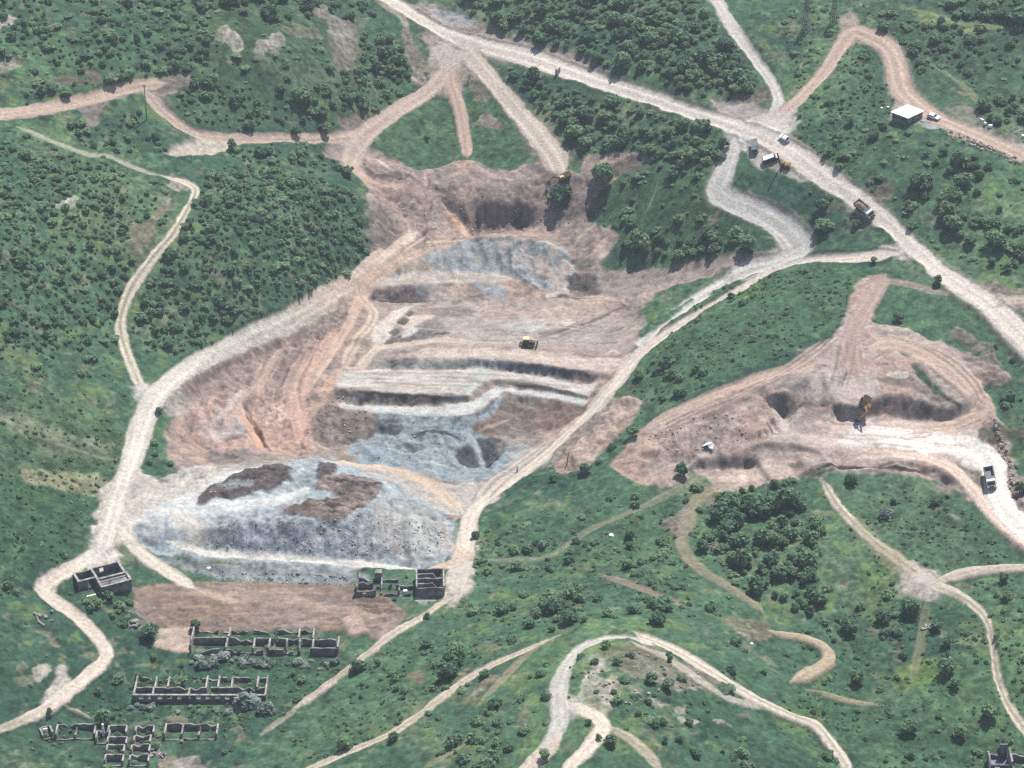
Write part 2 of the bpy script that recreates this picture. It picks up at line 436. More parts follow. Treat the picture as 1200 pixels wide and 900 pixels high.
def line_field(pts, width, edge=0.6, rough=0.6):
    w = catmull(unproj(pts), 5).astype(np.float32)
    m = width / 2 + edge + rough + 1.5
    s = box_of(w, m)
    x = GX32[s]; y = GY32[s]
    if x.size == 0: return s, None, None, None
    d = np.full(x.shape, 1e6, np.float32); side = np.zeros(x.shape, np.float32); arc = np.zeros(x.shape, np.float32)
    xs_ = x[0]; ys_ = y[:, 0]; L0 = 0.0
    for a, b in zip(w[:-1], w[1:]):
        dv = b - a; L = float(np.hypot(*dv))
        if L < 1e-4: continue
        i0 = np.searchsorted(xs_, min(a[0], b[0]) - m); i1 = np.searchsorted(xs_, max(a[0], b[0]) + m)
        j0 = np.searchsorted(ys_, min(a[1], b[1]) - m); j1 = np.searchsorted(ys_, max(a[1], b[1]) + m)
        if i1 > i0 and j1 > j0:
            t = (slice(j0, j1), slice(i0, i1))
            u = ((x[t] - a[0]) * dv[0] + (y[t] - a[1]) * dv[1]) / L
            uc = np.clip(u, 0, L)
            ex = x[t] - a[0] - uc * dv[0] / L; ey = y[t] - a[1] - uc * dv[1] / L
            dd = np.sqrt(ex * ex + ey * ey)
            sg = np.sign((x[t] - a[0]) * dv[1] - (y[t] - a[1]) * dv[0])
            c = dd < d[t]
            d[t] = np.where(c, dd, d[t]); side[t] = np.where(c, sg * dd, side[t]); arc[t] = np.where(c, L0 + uc, arc[t])
        L0 += L
    return s, d, side, arc

# grass everywhere to begin with
gcol = np.empty((NY, NX, 3), np.float32)
G_DARK, G_MID, G_LIGHT, G_DRY = alb((67, 98, 82)), alb((84, 116, 92)), alb((107, 138, 98)), alb((142, 148, 118))
t = sstep(-.35, .35, n_l + 0.35 * n_m)[..., None]
gcol[:] = G_DARK * (1 - t) + G_MID * t
t = sstep(.05, .6, fbm(GX32, GY32, 34, 21, 4) + .3 * n_s)[..., None]
gcol[:] = gcol * (1 - t * .75) + G_LIGHT * t * .75
t = sstep(.22, .7, fbm(GX32, GY32, 22, 22, 4) + .25 * n_f)[..., None]
gcol[:] = gcol * (1 - t * .6) + G_DRY * t * .6
t = sstep(.28, .5, fbm(GX32, GY32, 4.5, 23, 3) + .35 * n_l)[..., None]
gcol[:] = gcol * (1 - t * .6) + alb((118, 142, 92)) * t * .6
t = sstep(.25, .5, fbm(GX32, GY32, 2.6, 24, 3) - .3 * n_l)[..., None]
gcol[:] = gcol * (1 - t * .6) + alb((46, 74, 64)) * t * .6
t = sstep(.38, .55, fbm(GX32, GY32, 3.6, 26, 3))[..., None]
gcol[:] = gcol * (1 - t * .5) + alb((150, 146, 122)) * t * .5
g_v = fbm(GX32, GY32 / 4.0, 4.5, 25, 4)
roadm = np.zeros((NY, NX), np.float32)
bare = np.zeros((NY, NX), np.float32)      # 1 where nothing grows
rough_m = np.zeros((NY, NX), np.float32)   # 1 where the surface is broken rock or spoil
relief = np.zeros((NY, NX), np.float32)

def tint(s, m, col, tex=None, var=0.16, dz=0.0, isbare=1.0, rk=0.0, mix2=None, gul=0.0):
    g_ = sum(col) / 3
    col = tuple(min(253, (q * .66 + g_ * .34) * 1.02) for q in col)
    c = alb(col)
    f = 1.0 + var * (1.1 * n_s[s] + .6 * n_m[s] + 1.1 * n_f[s] + .8 * n_ff[s])
    if tex == 'h': f = f + var * 2.2 * n_h[s]
    if tex == 'v': f = f + var * 2.2 * n_v[s]
    cc = c[None, None] * f[..., None]
    if mix2 is not None:
        t = sstep(-.25, .35, n_m[s] + .7 * n_s[s] + (.6 * n_h[s] if tex == 'h' else 0) + (.6 * n_v[s] if tex == 'v' else 0))[..., None]
        cc = cc * (1 - t) + alb(mix2)[None, None] * f[..., None] * t
    gcol[s] = gcol[s] * (1 - m[..., None]) + cc * m[..., None]
    if isbare >= 0: bare[s] = np.maximum(bare[s], m * isbare) if isbare > 0 else bare[s] * (1 - m)
    rough_m[s] = rough_m[s] * (1 - m) + rk * m
    if dz: relief[s] += dz * m
    if gul: relief[s] += gul * g_v[s] * m

def area(pts, col, op=1.0, edge=0.8, rough=1.2, smooth=True, **kw):
    s, m = poly_mask(pts, edge, rough, smooth)
    if m is not None: tint(s, (m * op).astype(np.float32), col, **kw)
def grassy(pts, col, op=0.7, edge=3.0, rough=4.0):
    s, m = poly_mask(pts, edge, rough)
    if m is None: return
    col = (col[0] + 10, col[1] + 4, col[2] + 9)
    c = alb(col) * (1 + .22 * (n_s[s] + .6 * n_f[s] + .6 * n_m[s]))[..., None]
    gcol[s] = gcol[s] * (1 - op * m[..., None]) + c * op * m[..., None]
def regrass(pts, col=(68, 102, 84), op=1.0, edge=0.8, rough=1.2):
    area(pts, col, op, edge, rough, isbare=0, var=.25, mix2=(80, 112, 88))

def road(pts, width, col, op=1.0, edge=0.32, rough=0.75, ruts=True, twin=0.0, shoulder=None, level=True, wheel=1.0, berm=0.0):
    s, d, side, arc = line_field(pts, width + (5 if shoulder else 0), edge, rough)
    if d is None: return
    wob = rough * (.8 * n_s[s] + .9 * n_m[s] + .3 * n_f[s])
    tot_ = arc.max() if arc.size else 1
    wob = wob + 1.2 * (1 - sstep(0, 5, arc)) * width / 3 + 1.2 * (1 - sstep(0, 5, tot_ - arc)) * width / 3 + .18 * width * np.sin(arc / 17.0 + width) * .5
    if shoulder:
        m = sstep(.9, -.9, d + 1.8 * wob - (width / 2 + .7)) * .65
        tint(s, m.astype(np.float32), shoulder, var=.2, isbare=.8)
    m = sstep(edge, -edge, d + wob - width / 2) * op
    sm = fbm(side * 1.0, arc / 30.0, 1.1, 31, 2)
    f = 1.0 + .17 * sm + .07 * n_f[s] + .05 * n_ff[s] + .08 * n_m[s]
    if ruts:
        lane = width * .25 if width > 5.5 else .85
        pr = np.exp(-((np.abs(side) - lane) / (.55 + .05 * width)) ** 2)
        f = f * (.9 + .18 * pr * wheel)
    cc = alb(col)[None, None] * (1.13 * f if width > 1.8 else f)[..., None]
    if twin > 0:     # grass strip between the wheels
        g = np.exp(-(side / .45) ** 2) * twin * sstep(-.5, .2, n_m[s] + .2)
        cc = cc * (1 - g[..., None]) + alb((112, 118, 92)) * g[..., None]
    gcol[s] = gcol[s] * (1 - m[..., None]) + np.minimum(cc, .86) * m[..., None]
    bare[s] = np.maximum(bare[s], m)
    rough_m[s] *= (1 - m)
    if width > 1.8: roadm[s] = np.maximum(roadm[s], m)
    if berm: relief[s] += berm * np.exp(-((d + wob - width / 2 - .7) / .55) ** 2) * sstep(-.25, .25, n_m[s] + .2)
    if ruts: relief[s] -= .10 * m * np.exp(-((np.abs(side) - (width * .25 if width > 5.5 else .85)) / .4) ** 2)

def crack(pts, width, depth):
    s, d, side, arc = line_field(pts, width, .3, .3)
    if d is None: return
    m = sstep(.4, -.4, d + .5 * n_s[s] - width / 2)
    relief[s] -= depth * m

# --- meadow tones
grassy([(-20,470),(90,470),(150,500),(130,560),(60,600),(-20,610)], (80,112,74), .6)
grassy([(-20,560),(100,545),(130,570),(90,640),(-20,660)], (60,98,66), .7)
grassy([(830,330),(1000,310),(1000,370),(900,425),(760,470),(740,455)], (74,112,74), .75)
grassy([(1040,325),(1090,335),(1160,390),(1180,420),(1100,395),(1020,360)], (72,110,78), .8)
grassy([(380,790),(470,750),(560,745),(520,800),(420,860),(330,890),(300,880)], (78,116,82), .8)
grassy([(560,620),(700,590),(800,580),(780,640),(640,660)], (66,104,74), .7)
grassy([(960,570),(1080,570),(1180,650),(1130,665),(1050,640)], (74,108,78), .7)
grassy([(920,800),(1150,780),(1200,900),(960,900)], (70,108,72), .6)
grassy([(250,775),(390,775),(370,810),(330,820)], (66,106,74), .7)
grassy([(440,150),(520,110),(538,190),(480,192)], (70,106,72), .8)
grassy([(550,100),(575,100),(625,180),(555,190)], (68,108,72), .8)
grassy([(1000,-10),(1200,-10),(1200,130),(1100,130),(1060,60)], (68,100,74), .6)
grassy([(1050,150),(1090,190),(1100,235),(1040,215),(960,180),(1000,150)], (70,106,74), .7)
grassy([(700,220),(820,200),(850,290),(760,300),(720,270)], (64,98,68), .8)
grassy([(200,20),(400,20),(480,120),(330,150),(200,140)], (66,96,66), .5)
for p, c, o in [
    ([(-10,480),(40,495),(110,512),(140,520),(120,528),(40,506),(-10,492)], (128,140,110), .7),
    ([(20,545),(80,548),(130,560),(90,572),(30,565)], (150,150,118), .65),
    ([(30,505),(110,520),(120,535),(50,525)], (112,126,94), .5),
    ([(1055,780),(1100,770),(1090,800),(1050,805)], (120,150,70), .5),
    ([(1010,660),(1050,650),(1060,690),(1010,695)], (104,136,72), .5),
    ([(870,340),(900,335),(890,350),(865,352)], (104,140,76), .5),
    ([(1060,8),(1120,22),(1160,40),(1100,30)], (130,152,96), .6),
    ([(900,825),(960,830),(960,850),(910,850)], (112,140,74), .5),
    ([(70,250),(110,235),(130,252),(100,262),(70,262)], (98,126,84), .6)]:
    grassy(p, c, o, 1.5, 2.5)

# --- the big bare areas
BROWN, PINK, PALE = (172, 150, 138), (203, 180, 166), (214, 200, 186)
area([(392,158),(440,175),(470,190),(490,198),(515,195),(540,188),(570,192),(600,200),(625,188),(655,195),(680,202),(690,182),(750,180),(760,190),(730,205),(705,222),(690,245),(700,262),(725,275),(715,295),(700,305),(690,310),(760,315),(880,300),(895,308),(790,335),(760,350),(735,360),(752,385),(745,410),(715,450),(690,490),(650,530),(600,565),(560,600),(450,590),(330,560),(210,550),(195,510),(215,470),(195,440),(290,390),(350,362),(400,338),(440,300),(432,240),(425,210),(400,195)],
     BROWN, var=.2, rk=.6, mix2=(186,162,148))
area([(735,515),(790,480),(850,455),(910,435),(950,415),(985,380),(1008,328),(1040,328),(1022,375),(1060,382),(1110,405),(1160,425),(1185,440),(1150,447),(1168,480),(1188,530),(1200,590),(1215,640),(1195,640),(1120,572),(1080,558),(960,556),(900,565),(850,585),(830,562),(800,553),(760,570),(718,545)],
     PINK, var=.16, rk=.5, tex='h', mix2=(184,158,146))
area([(715,470),(738,464),(750,470),(742,492),(715,520),(690,545),(658,556),(650,540),(680,515),(705,490)], (196,162,144), rk=.6, tex='v', mix2=(180,152,138))
area([(155,690),(200,684),(260,680),(340,682),(400,683),(425,690),(475,715),(450,750),(400,737),(225,740),(222,760),(185,757),(195,735),(160,722)], (168,142,126), tex='h', var=.2, mix2=(150,130,116), rk=.3)
area([(185,738),(222,735),(222,760),(185,757)], (200,172,150), rk=.2)

# --- grey dump and grey pit floor
DUMP, BLUE = (184,194,196), (150,168,176)
area([(150,600),(165,588),(230,560),(300,545),(370,535),(430,545),(470,558),(512,588),(532,615),(530,640),(508,662),(420,668),(300,660),(250,660),(210,655),(175,645),(142,622)], DUMP, tex='v', var=.18, rk=.9, mix2=(168,180,184))
area([(210,655),(250,658),(420,668),(420,684),(330,680),(240,676),(185,655)], (150,160,160), var=.18, rk=.8, tex='v')
area([(405,520),(450,484),(540,492),(556,498),(585,515),(640,527),(618,548),(560,565),(500,560),(430,548)], (160,176,182), var=.16, rk=.9, mix2=(148,164,174))
area([(380,540),(430,548),(500,562),(560,566),(600,560),(560,600),(500,590),(450,560)], (196,186,174), var=.14, rk=.4)
# crest of the dump: smooth pale running surface
area([(120,590),(165,585),(230,565),(262,548),(320,545),(300,560),(260,580),(300,585),(360,572),(330,592),(250,603),(225,612),(200,628),(160,610)], (222,224,220), .9, 1.5, 1.5, tex='h', var=.1)
area([(200,640),(215,622),(240,610),(300,606),(250,620),(240,632)], (208,206,198), .7, 1.5, 1.5, var=.1)
# darker blocky face of the dump
area([(240,612),(275,604),(340,604),(420,600),(450,612),(455,640),(440,658),(340,654),(270,645),(245,632)], (164,174,184), .8, 1.5, 2.0, var=.36, rk=1.1, gul=.5)
area([(440,600),(500,595),(525,620),(520,650),(470,655),(450,630)], (178,178,170), .7, 2, 2, var=.22, rk=1.2, tex='v')
area([(442,590),(455,600),(470,640),(462,652),(448,630),(438,606)], (164,142,140), .6, 1.5, 2)
# brown earth tipped on top of it
DK = (108,96,94)
area([(228,582),(250,568),(285,552),(310,545),(338,545),(338,560),(325,572),(290,578),(252,588),(232,590)], DK, 1, .5, 1.6, var=.34, rk=1.1, dz=.35)
area([(252,568),(290,560),(300,566),(268,576)], (140,146,150), .8, .6, 1, var=.3)
area([(370,550),(382,544),(395,546),(388,556),(374,558)], DK, 1, .6, 1, var=.3, rk=1.5, dz=.8)
area([(378,565),(405,556),(440,562),(445,574),(430,590),(410,602),(380,606),(340,602),(338,592),(370,588),(400,580),(375,574)], (112,99,95), 1, .5, 1.8, var=.34, rk=1.1, dz=.35, tex='h', mix2=(142,128,122))
area([(330,598),(360,596),(395,606),(390,614),(350,606)], (126,104,94), .8, .6, 1, var=.3, dz=.5)
area([(180,568),(215,558),(262,540),(300,536),(345,540),(300,548),(250,556),(210,572)], (170,158,146), .8, 1, 1.5, tex='h')
area([(240,530),(280,525),(300,530),(290,540),(250,542)], (140,128,118), .8, 1, 1.2, rk=1)
area([(192,560),(225,545),(250,548),(235,560),(205,572)], (205,198,186), .8, 1, 1.5, tex='v')

# --- left pink slope
area([(220,470),(250,455),(300,470),(360,455),(380,470),(365,520),(320,530),(270,528),(225,515)], (212,176,160), .8, 2, 3, tex='v', var=.16, mix2=(188,154,142), rk=.9, gul=1.6)
area([(240,490),(285,470),(290,500),(270,515),(240,510)], (196,190,186), .6, 2, 3, tex='v')
area([(290,480),(310,500),(330,522),(322,528),(300,515)], (220,172,142), .8, 1, 1)
area([(215,430),(270,425),(300,432),(290,455),(240,465),(220,460)], (156,134,126), .7, 2, 3, rk=1.2, gul=1.0)
area([(300,410),(370,380),(400,365),(405,380),(370,430),(320,440)], (166,144,134), .7, 2, 3, rk=1.5, tex='v', var=.26, mix2=(138,122,116), gul=1.2)
area([(362,462),(400,478),(443,492),(443,508),(405,520),(370,520)], (142,124,114), .9, .8, 1.2, var=.24, rk=1.2, tex='v', gul=.8)
area([(262,482),(280,460),(292,462),(286,480),(275,492)], (232,206,190), .6, 1, 1)
area([(198,462),(222,462),(226,480),(205,490),(190,480)], (190,176,160), .8, .8, 1, rk=1.2)
area([(183,455),(195,450),(200,440),(212,438),(214,450),(200,465)], (188,178,164), .8, .8, 1)
# --- bowl and heap
area([(440,200),(490,200),(520,215),(560,250),(570,275),(520,285),(450,292),(430,250)], (192,166,152), .75, 2, 2.5, tex='v', var=.2, rk=1.0, mix2=(164,142,132), gul=1.6)
area([(430,240),(455,245),(470,275),(440,300),(432,290)], (150,132,122), .8, 1.5, 2, rk=1.6, var=.26)
area([(545,220),(600,215),(640,215),(645,240),(625,262),(600,272),(570,272),(552,262)], (148,126,118), .8, 2, 2, tex='v', var=.22, rk=1)
area([(640,205),(680,205),(700,235),(695,260),(650,255)], (132,118,112), .7, 2, 2, rk=1)
area([(650,255),(700,262),(722,276),(712,300),(690,312),(672,300),(660,285)], (172,150,136), .7, 1.5, 2, rk=.8, tex='h')
area([(695,285),(712,278),(716,290),(705,304),(694,303)], (218,188,164), .8, .7, 1)
area([(462,312),(490,290),(520,284),(562,278),(603,277),(640,284),(655,292),(668,302),(676,320),(668,340),(655,347),(615,330),(580,320),(500,320),(455,325)], (164,174,178), 1, .8, 1.2, tex='v', var=.18, rk=1.1, mix2=(182,174,168), gul=1.3)
area([(448,304),(470,296),(500,290),(510,300),(496,312),(470,316),(450,320)], (170,178,178), .7, 1, 1.8, var=.22, mix2=(196,182,168))
area([(500,290),(540,284),(580,280),(575,300),(600,318),(560,318),(500,316)], (152,172,180), .7, 1.5, 2, var=.22, mix2=(172,180,180))
area([(620,300),(655,295),(668,320),(660,342),(630,325)], (192,172,158), .8, 1.5, 2, tex='v')
area([(478,312),(495,306),(505,315),(500,321),(478,321)], (204,178,150), .9, .6, .8)
area([(558,296),(570,292),(574,304),(566,310),(558,306)], (180,176,150), .7, .7, .8)
area([(440,323),(500,319),(580,320),(600,328),(560,331),(480,333),(436,336)], (206,190,174), .9, .8, .8, tex='h', var=.1)
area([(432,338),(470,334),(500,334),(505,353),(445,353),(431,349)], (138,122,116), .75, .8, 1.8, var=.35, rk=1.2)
area([(485,336),(500,335),(505,350),(490,352)], (142,162,172), .8, 1, 1)
area([(545,332),(575,333),(592,342),(590,352),(575,350),(565,340)], (138,156,166), .8, .8, 1)
area([(505,336),(520,334),(545,350),(520,355),(503,352)], (184,166,150), .8, .8, 1)
# dark tipping ground and ramps to the right of the heap
area([(662,325),(685,319),(730,320),(738,328),(715,338),(690,347),(672,342),(664,334)], (106,96,94), .85, .8, 2.2, var=.25, rk=.8)
for q in range(3):
    road([(686 + 6 * q, 318), (692 + 6 * q, 328), (696 + 6 * q, 340)], 1.3, (140,128,122), .8, .3, .3, ruts=False)
area([(650,345),(662,341),(667,346),(658,348)], (214,200,184), 1, .4, .5, dz=.6)
area([(640,345),(652,344),(655,348),(640,349)], (214,196,180), 1, .4, .5)
area([(640,350),(700,346),(760,345),(745,365),(700,372),(640,366)], (186,160,142), .8, 1.5, 2, tex='v', var=.2, rk=.7)
area([(720,352),(740,356),(752,378),(735,390),(710,370)], (170,146,132), .7, 1.5, 2, rk=1)
area([(690,318),(760,316),(830,310),(885,302),(893,308),(800,328),(760,342),(710,345)], (168,152,140), .8, 1.2, 1.5, tex='h')
# upper working floor
area([(430,358),(480,355),(640,352),(720,365),(750,385),(742,410),(690,436),(600,420),(440,418),(420,395)], (190,172,160), .8, 2, 2, tex='h', var=.16, mix2=(172,158,148))
area([(500,372),(590,375),(660,382),(700,392),(640,402),(560,404),(500,398)], (182,174,166), .7, 2, 2.5, tex='h')
area([(590,375),(625,372),(640,380),(620,392),(590,388)], (190,190,186), .6, 1.5, 2)
area([(600,365),(680,360),(700,372),(660,380),(620,372)], (200,172,154), .7, 1.5, 2)
area([(655,376),(668,374),(680,380),(668,383)], (226,206,188), .9, .5, .6)
area([(630,390),(660,384),(672,379),(685,376),(660,388),(640,394)], (134,116,108), .8, .5, .6)
area([(445,400),(470,392),(520,386),(528,390),(500,398),(470,404)], (118,108,110), .9, .8, 1, var=.25, rk=.8)
area([(435,405),(440,385),(452,370),(480,358),(495,354),(478,364),(462,378),(456,396),(448,408)], (224,206,188), 1, .7, 1.2, var=.1)
area([(468,380),(485,370),(510,369),(500,376),(480,386)], (220,198,178), 1, .6, 1, var=.1)
area([(470,392),(488,380),(494,384),(474,396)], (214,210,200), .9, .5, .6)
for c, r_ in [((472,376), 6), ((463,389), 6), ((480,367), 5), ((455,402), 5)]:
    area([(c[0] - r_, c[1] + 1), (c[0], c[1] - r_ * .6), (c[0] + r_, c[1] - 1), (c[0], c[1] + r_ * .7)], (98,100,92), .95, .4, .7, dz=-.3)
area([(486,382),(510,374),(520,384),(495,388)], (138,134,126), .8, .7, .8)
area([(490,362),(540,358),(560,366),(520,372)], (146,126,116), .7, 1.2, 1.5)
# benches
area([(500,408),(560,408),(640,412),(690,420),(735,414),(735,425),(700,437),(640,427),(560,419),(480,417)], (218,194,176), .85, .8, 1, tex='h', var=.09)
area([(440,420),(560,422),(565,430),(500,433),(440,431)], (152,156,150), .85, .8, 1, var=.16, rk=.8)
area([(450,422),(485,420),(485,430),(455,431)], (112,106,106), .8, .7, 1, rk=1, var=.3)
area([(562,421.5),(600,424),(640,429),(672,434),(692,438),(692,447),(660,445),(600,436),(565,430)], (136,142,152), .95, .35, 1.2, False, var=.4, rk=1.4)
area([(395,435),(440,433),(560,432),(600,437),(640,442.5),(700,449),(690,464),(640,452.5),(600,446.5),(574,444),(560,454),(548,463),(440,458),(395,452)], (212,203,190), .97, .4, 1.0, False, tex='h', var=.09)
area([(440,452),(480,448),(505,454),(480,458)], (196,180,164), .7, .8, 1)
area([(560,432),(578,436),(572,446),(556,460),(545,462),(540,450)], (188,196,186), .8, .8, 1)
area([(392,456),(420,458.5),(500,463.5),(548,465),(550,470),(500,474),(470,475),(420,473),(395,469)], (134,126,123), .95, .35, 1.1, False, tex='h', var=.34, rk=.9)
area([(505,464),(548,466),(550,470),(510,473)], (118,132,140), .9, .5, .5, var=.3, rk=.6)
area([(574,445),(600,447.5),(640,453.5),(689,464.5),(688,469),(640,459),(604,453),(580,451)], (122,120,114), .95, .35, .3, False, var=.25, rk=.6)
area([(398,472),(440,476),(520,475.5),(550,471),(568,460),(582,452),(640,459),(690,468.5),(686,475),(640,467),(592,460),(576,470),(558,483),(540,488),(440,484),(398,478)], (210,212,206), .97, .4, .6, False, tex='h', var=.08)
area([(440,484),(540,489),(560,484),(578,470),(590,462),(594,466),(580,484),(560,497),(545,501),(500,497),(450,495)], (156,174,182), .95, .4, .5, False, var=.2, rk=.8, tex='v')
area([(592,461),(640,468),(690,475),(668,495),(640,505),(600,512),(560,505),(552,498),(575,488)], (150,128,116), .95, .8, 1.2, var=.18, rk=.7, tex='h', mix2=(136,116,108))
area([(588,462),(625,464),(625,476),(600,478),(586,474)], (146,142,130), .8, .7, 1, var=.3, rk=1.2)
area([(560,505),(590,495),(600,490),(575,498)], (186,164,146), .8, .5, .6)
area([(556,513),(575,511),(590,518),(587,535),(572,546),(566,540),(558,520)], (84,86,94), .97, .4, .5, var=.4, rk=1.0, dz=-.6)
area([(536,525),(547,522),(556,530),(566,545),(548,546),(533,535)], (84,88,96), .97, .4, .5, var=.3, rk=.5, dz=-.5)
area([(545,511),(556,512),(568,540),(564,545),(556,532),(546,520)], (160,174,184), .95, .4, .5, var=.2, dz=.4)
area([(440,495),(455,488),(473,500),(470,508),(452,510),(443,507)], (104,112,108), .8, .7, 1, var=.4, rk=1.6)
area([(600,530),(650,520),(680,505),(640,545),(600,560)], (208,202,190), .7, 1.5, 2)
area([(600,500),(640,505),(625,522),(600,528),(580,520)], (160,150,138), .7, 1.2, 1.5, rk=1)
# bottom brown field stripes
area([(215,690),(330,690),(420,700),(470,715),(430,725),(330,706),(240,700)], (190,160,142), .6, 1, 1.5, tex='h')
area([(355,697),(385,693),(430,705),(400,710)], (128,110,104), .7, 1, 1.5)
area([(400,725),(420,722),(430,740),(410,744)], (202,168,146), .9, .6, .8, dz=.6)
area([(165,700),(240,697),(238,702),(165,707)], (140,110,98), .7, .7, .8)
# --- right quarry
area([(905,480),(960,480),(1010,490),(1090,495),(1140,500),(1160,530),(1140,540),(1040,535),(930,520),(890,510)], (228,204,186), .85, 2, 2, tex='h', var=.1)
area([(992,512),(1002,499),(1012,499),(1060,508),(1120,515),(1155,528),(1168,545),(1170,570),(1158,560),(1150,540),(1110,530),(1050,527),(1000,524),(988,520)], (252,244,232), 1, 1.6, 1.8, var=.05)
area([(890,505),(950,515),(1040,540),(1090,545),(960,545),(890,540),(870,525)], (190,166,152), .7, 1.5, 2, tex='h')
area([(860,542),(930,545),(935,560),(880,562),(850,575),(845,560)], (216,188,168), .85, .8, 1, tex='h')
area([(950,546),(1098,549),(1095,560),(960,557)], (188,160,144), .7, .7, 1, tex='h')
area([(750,515),(810,485),(850,470),(870,500),(845,525),(790,540),(740,545)], (188,160,146), .7, 2, 2.5, tex='v', var=.2, mix2=(166,144,134), gul=1.2, rk=.7)
area([(870,470),(895,462),(905,490),(890,515),(860,500)], (204,166,144), .7, 1.5, 2, rk=.7)
area([(830,475),(848,473),(850,490),(835,500),(825,490)], (156,130,120), .7, 1.2, 1.5)
area([(755,515),(770,510),(765,535),(745,545),(735,540)], (216,172,146), .8, 1, 1.2)
area([(945,440),(1000,430),(1030,440),(1025,462),(985,472),(950,462)], (210,190,174), .7, 1.5, 1.5, tex='v', var=.1)
area([(910,440),(945,438),(950,455),(925,460),(912,452)], (162,146,136), .8, 1, 1.5, rk=1)
area([(935,410),(985,400),(995,425),(940,435)], (178,156,144), .6, 2, 2, tex='v')
area([(1010,402),(1040,395),(1050,412),(1020,425)], (196,172,156), .6, 1, 1.5)
area([(1025,443),(1062,441),(1070,448),(1040,450)], (130,116,106), .8, .6, .8, dz=-.4)
area([(1040,437),(1062,436),(1060,441),(1042,441)], (228,212,196), .9, .5, .5)
area([(1055,388),(1100,398),(1150,420),(1165,432),(1130,430),(1080,410)], (196,166,152), .8, 1.2, 1.5, tex='h')
area([(1122,412),(1160,418),(1175,432),(1140,428)], (134,116,108), .7, .8, 1.5, rk=1.2)
area([(1136,436),(1165,437),(1180,446),(1160,448)], (140,118,110), .8, .8, 1.2, rk=1.2)
area([(1065,448),(1085,446),(1110,470),(1105,478),(1080,465)], (158,138,128), .8, .8, 1, rk=1)
area([(1160,480),(1172,490),(1190,540),(1200,590),(1190,600),(1172,570),(1166,530)], (168,146,136), .9, 1.2, 1.8, var=.26, rk=1.6)
area([(1120,540),(1140,535),(1150,560),(1155,590),(1135,570)], (150,138,126), .8, .8, 1.2, rk=.8)
area([(1140,535),(1152,538),(1165,592),(1155,585)], (96,112,86), .6, .6, 1, isbare=-1)
area([(1098,560),(1120,565),(1115,580),(1098,575)], (150,136,126), .7, 1, 1.5)
area([(760,565),(775,550),(800,545),(808,560),(795,572),(775,575)], (198,166,148), .9, .8, 1.2, tex='v', dz=.8)
area([(705,478),(735,466),(750,470),(745,482),(720,490)], (204,172,152), .8, .8, 1)
regrass([(1045,405),(1060,405),(1095,418),(1075,416),(1050,411)])
regrass([(1070,428),(1080,430),(1105,455),(1130,478),(1118,478),(1090,460)])
regrass([(712,522),(735,500),(745,498),(735,515),(722,535),(700,548),(697,540)])
area([(690,482),(712,462),(722,470),(708,492),(682,518),(655,540),(640,548),(652,528),(674,506)], (176,160,148), .95, .6, 1.2, rk=1.0, mix2=(150,136,126), var=.26)
for p_ in ([(718,468),(736,465),(748,470),(742,478),(724,482)], [(704,488),(728,482),(738,490),(712,500)], [(688,506),(712,500),(722,510),(694,522)], [(668,530),(690,520),(702,530),(676,548)]):
    area(p_, (202,172,154), .85, .7, .8, dz=.9, rk=.8, tex='v', var=.2)

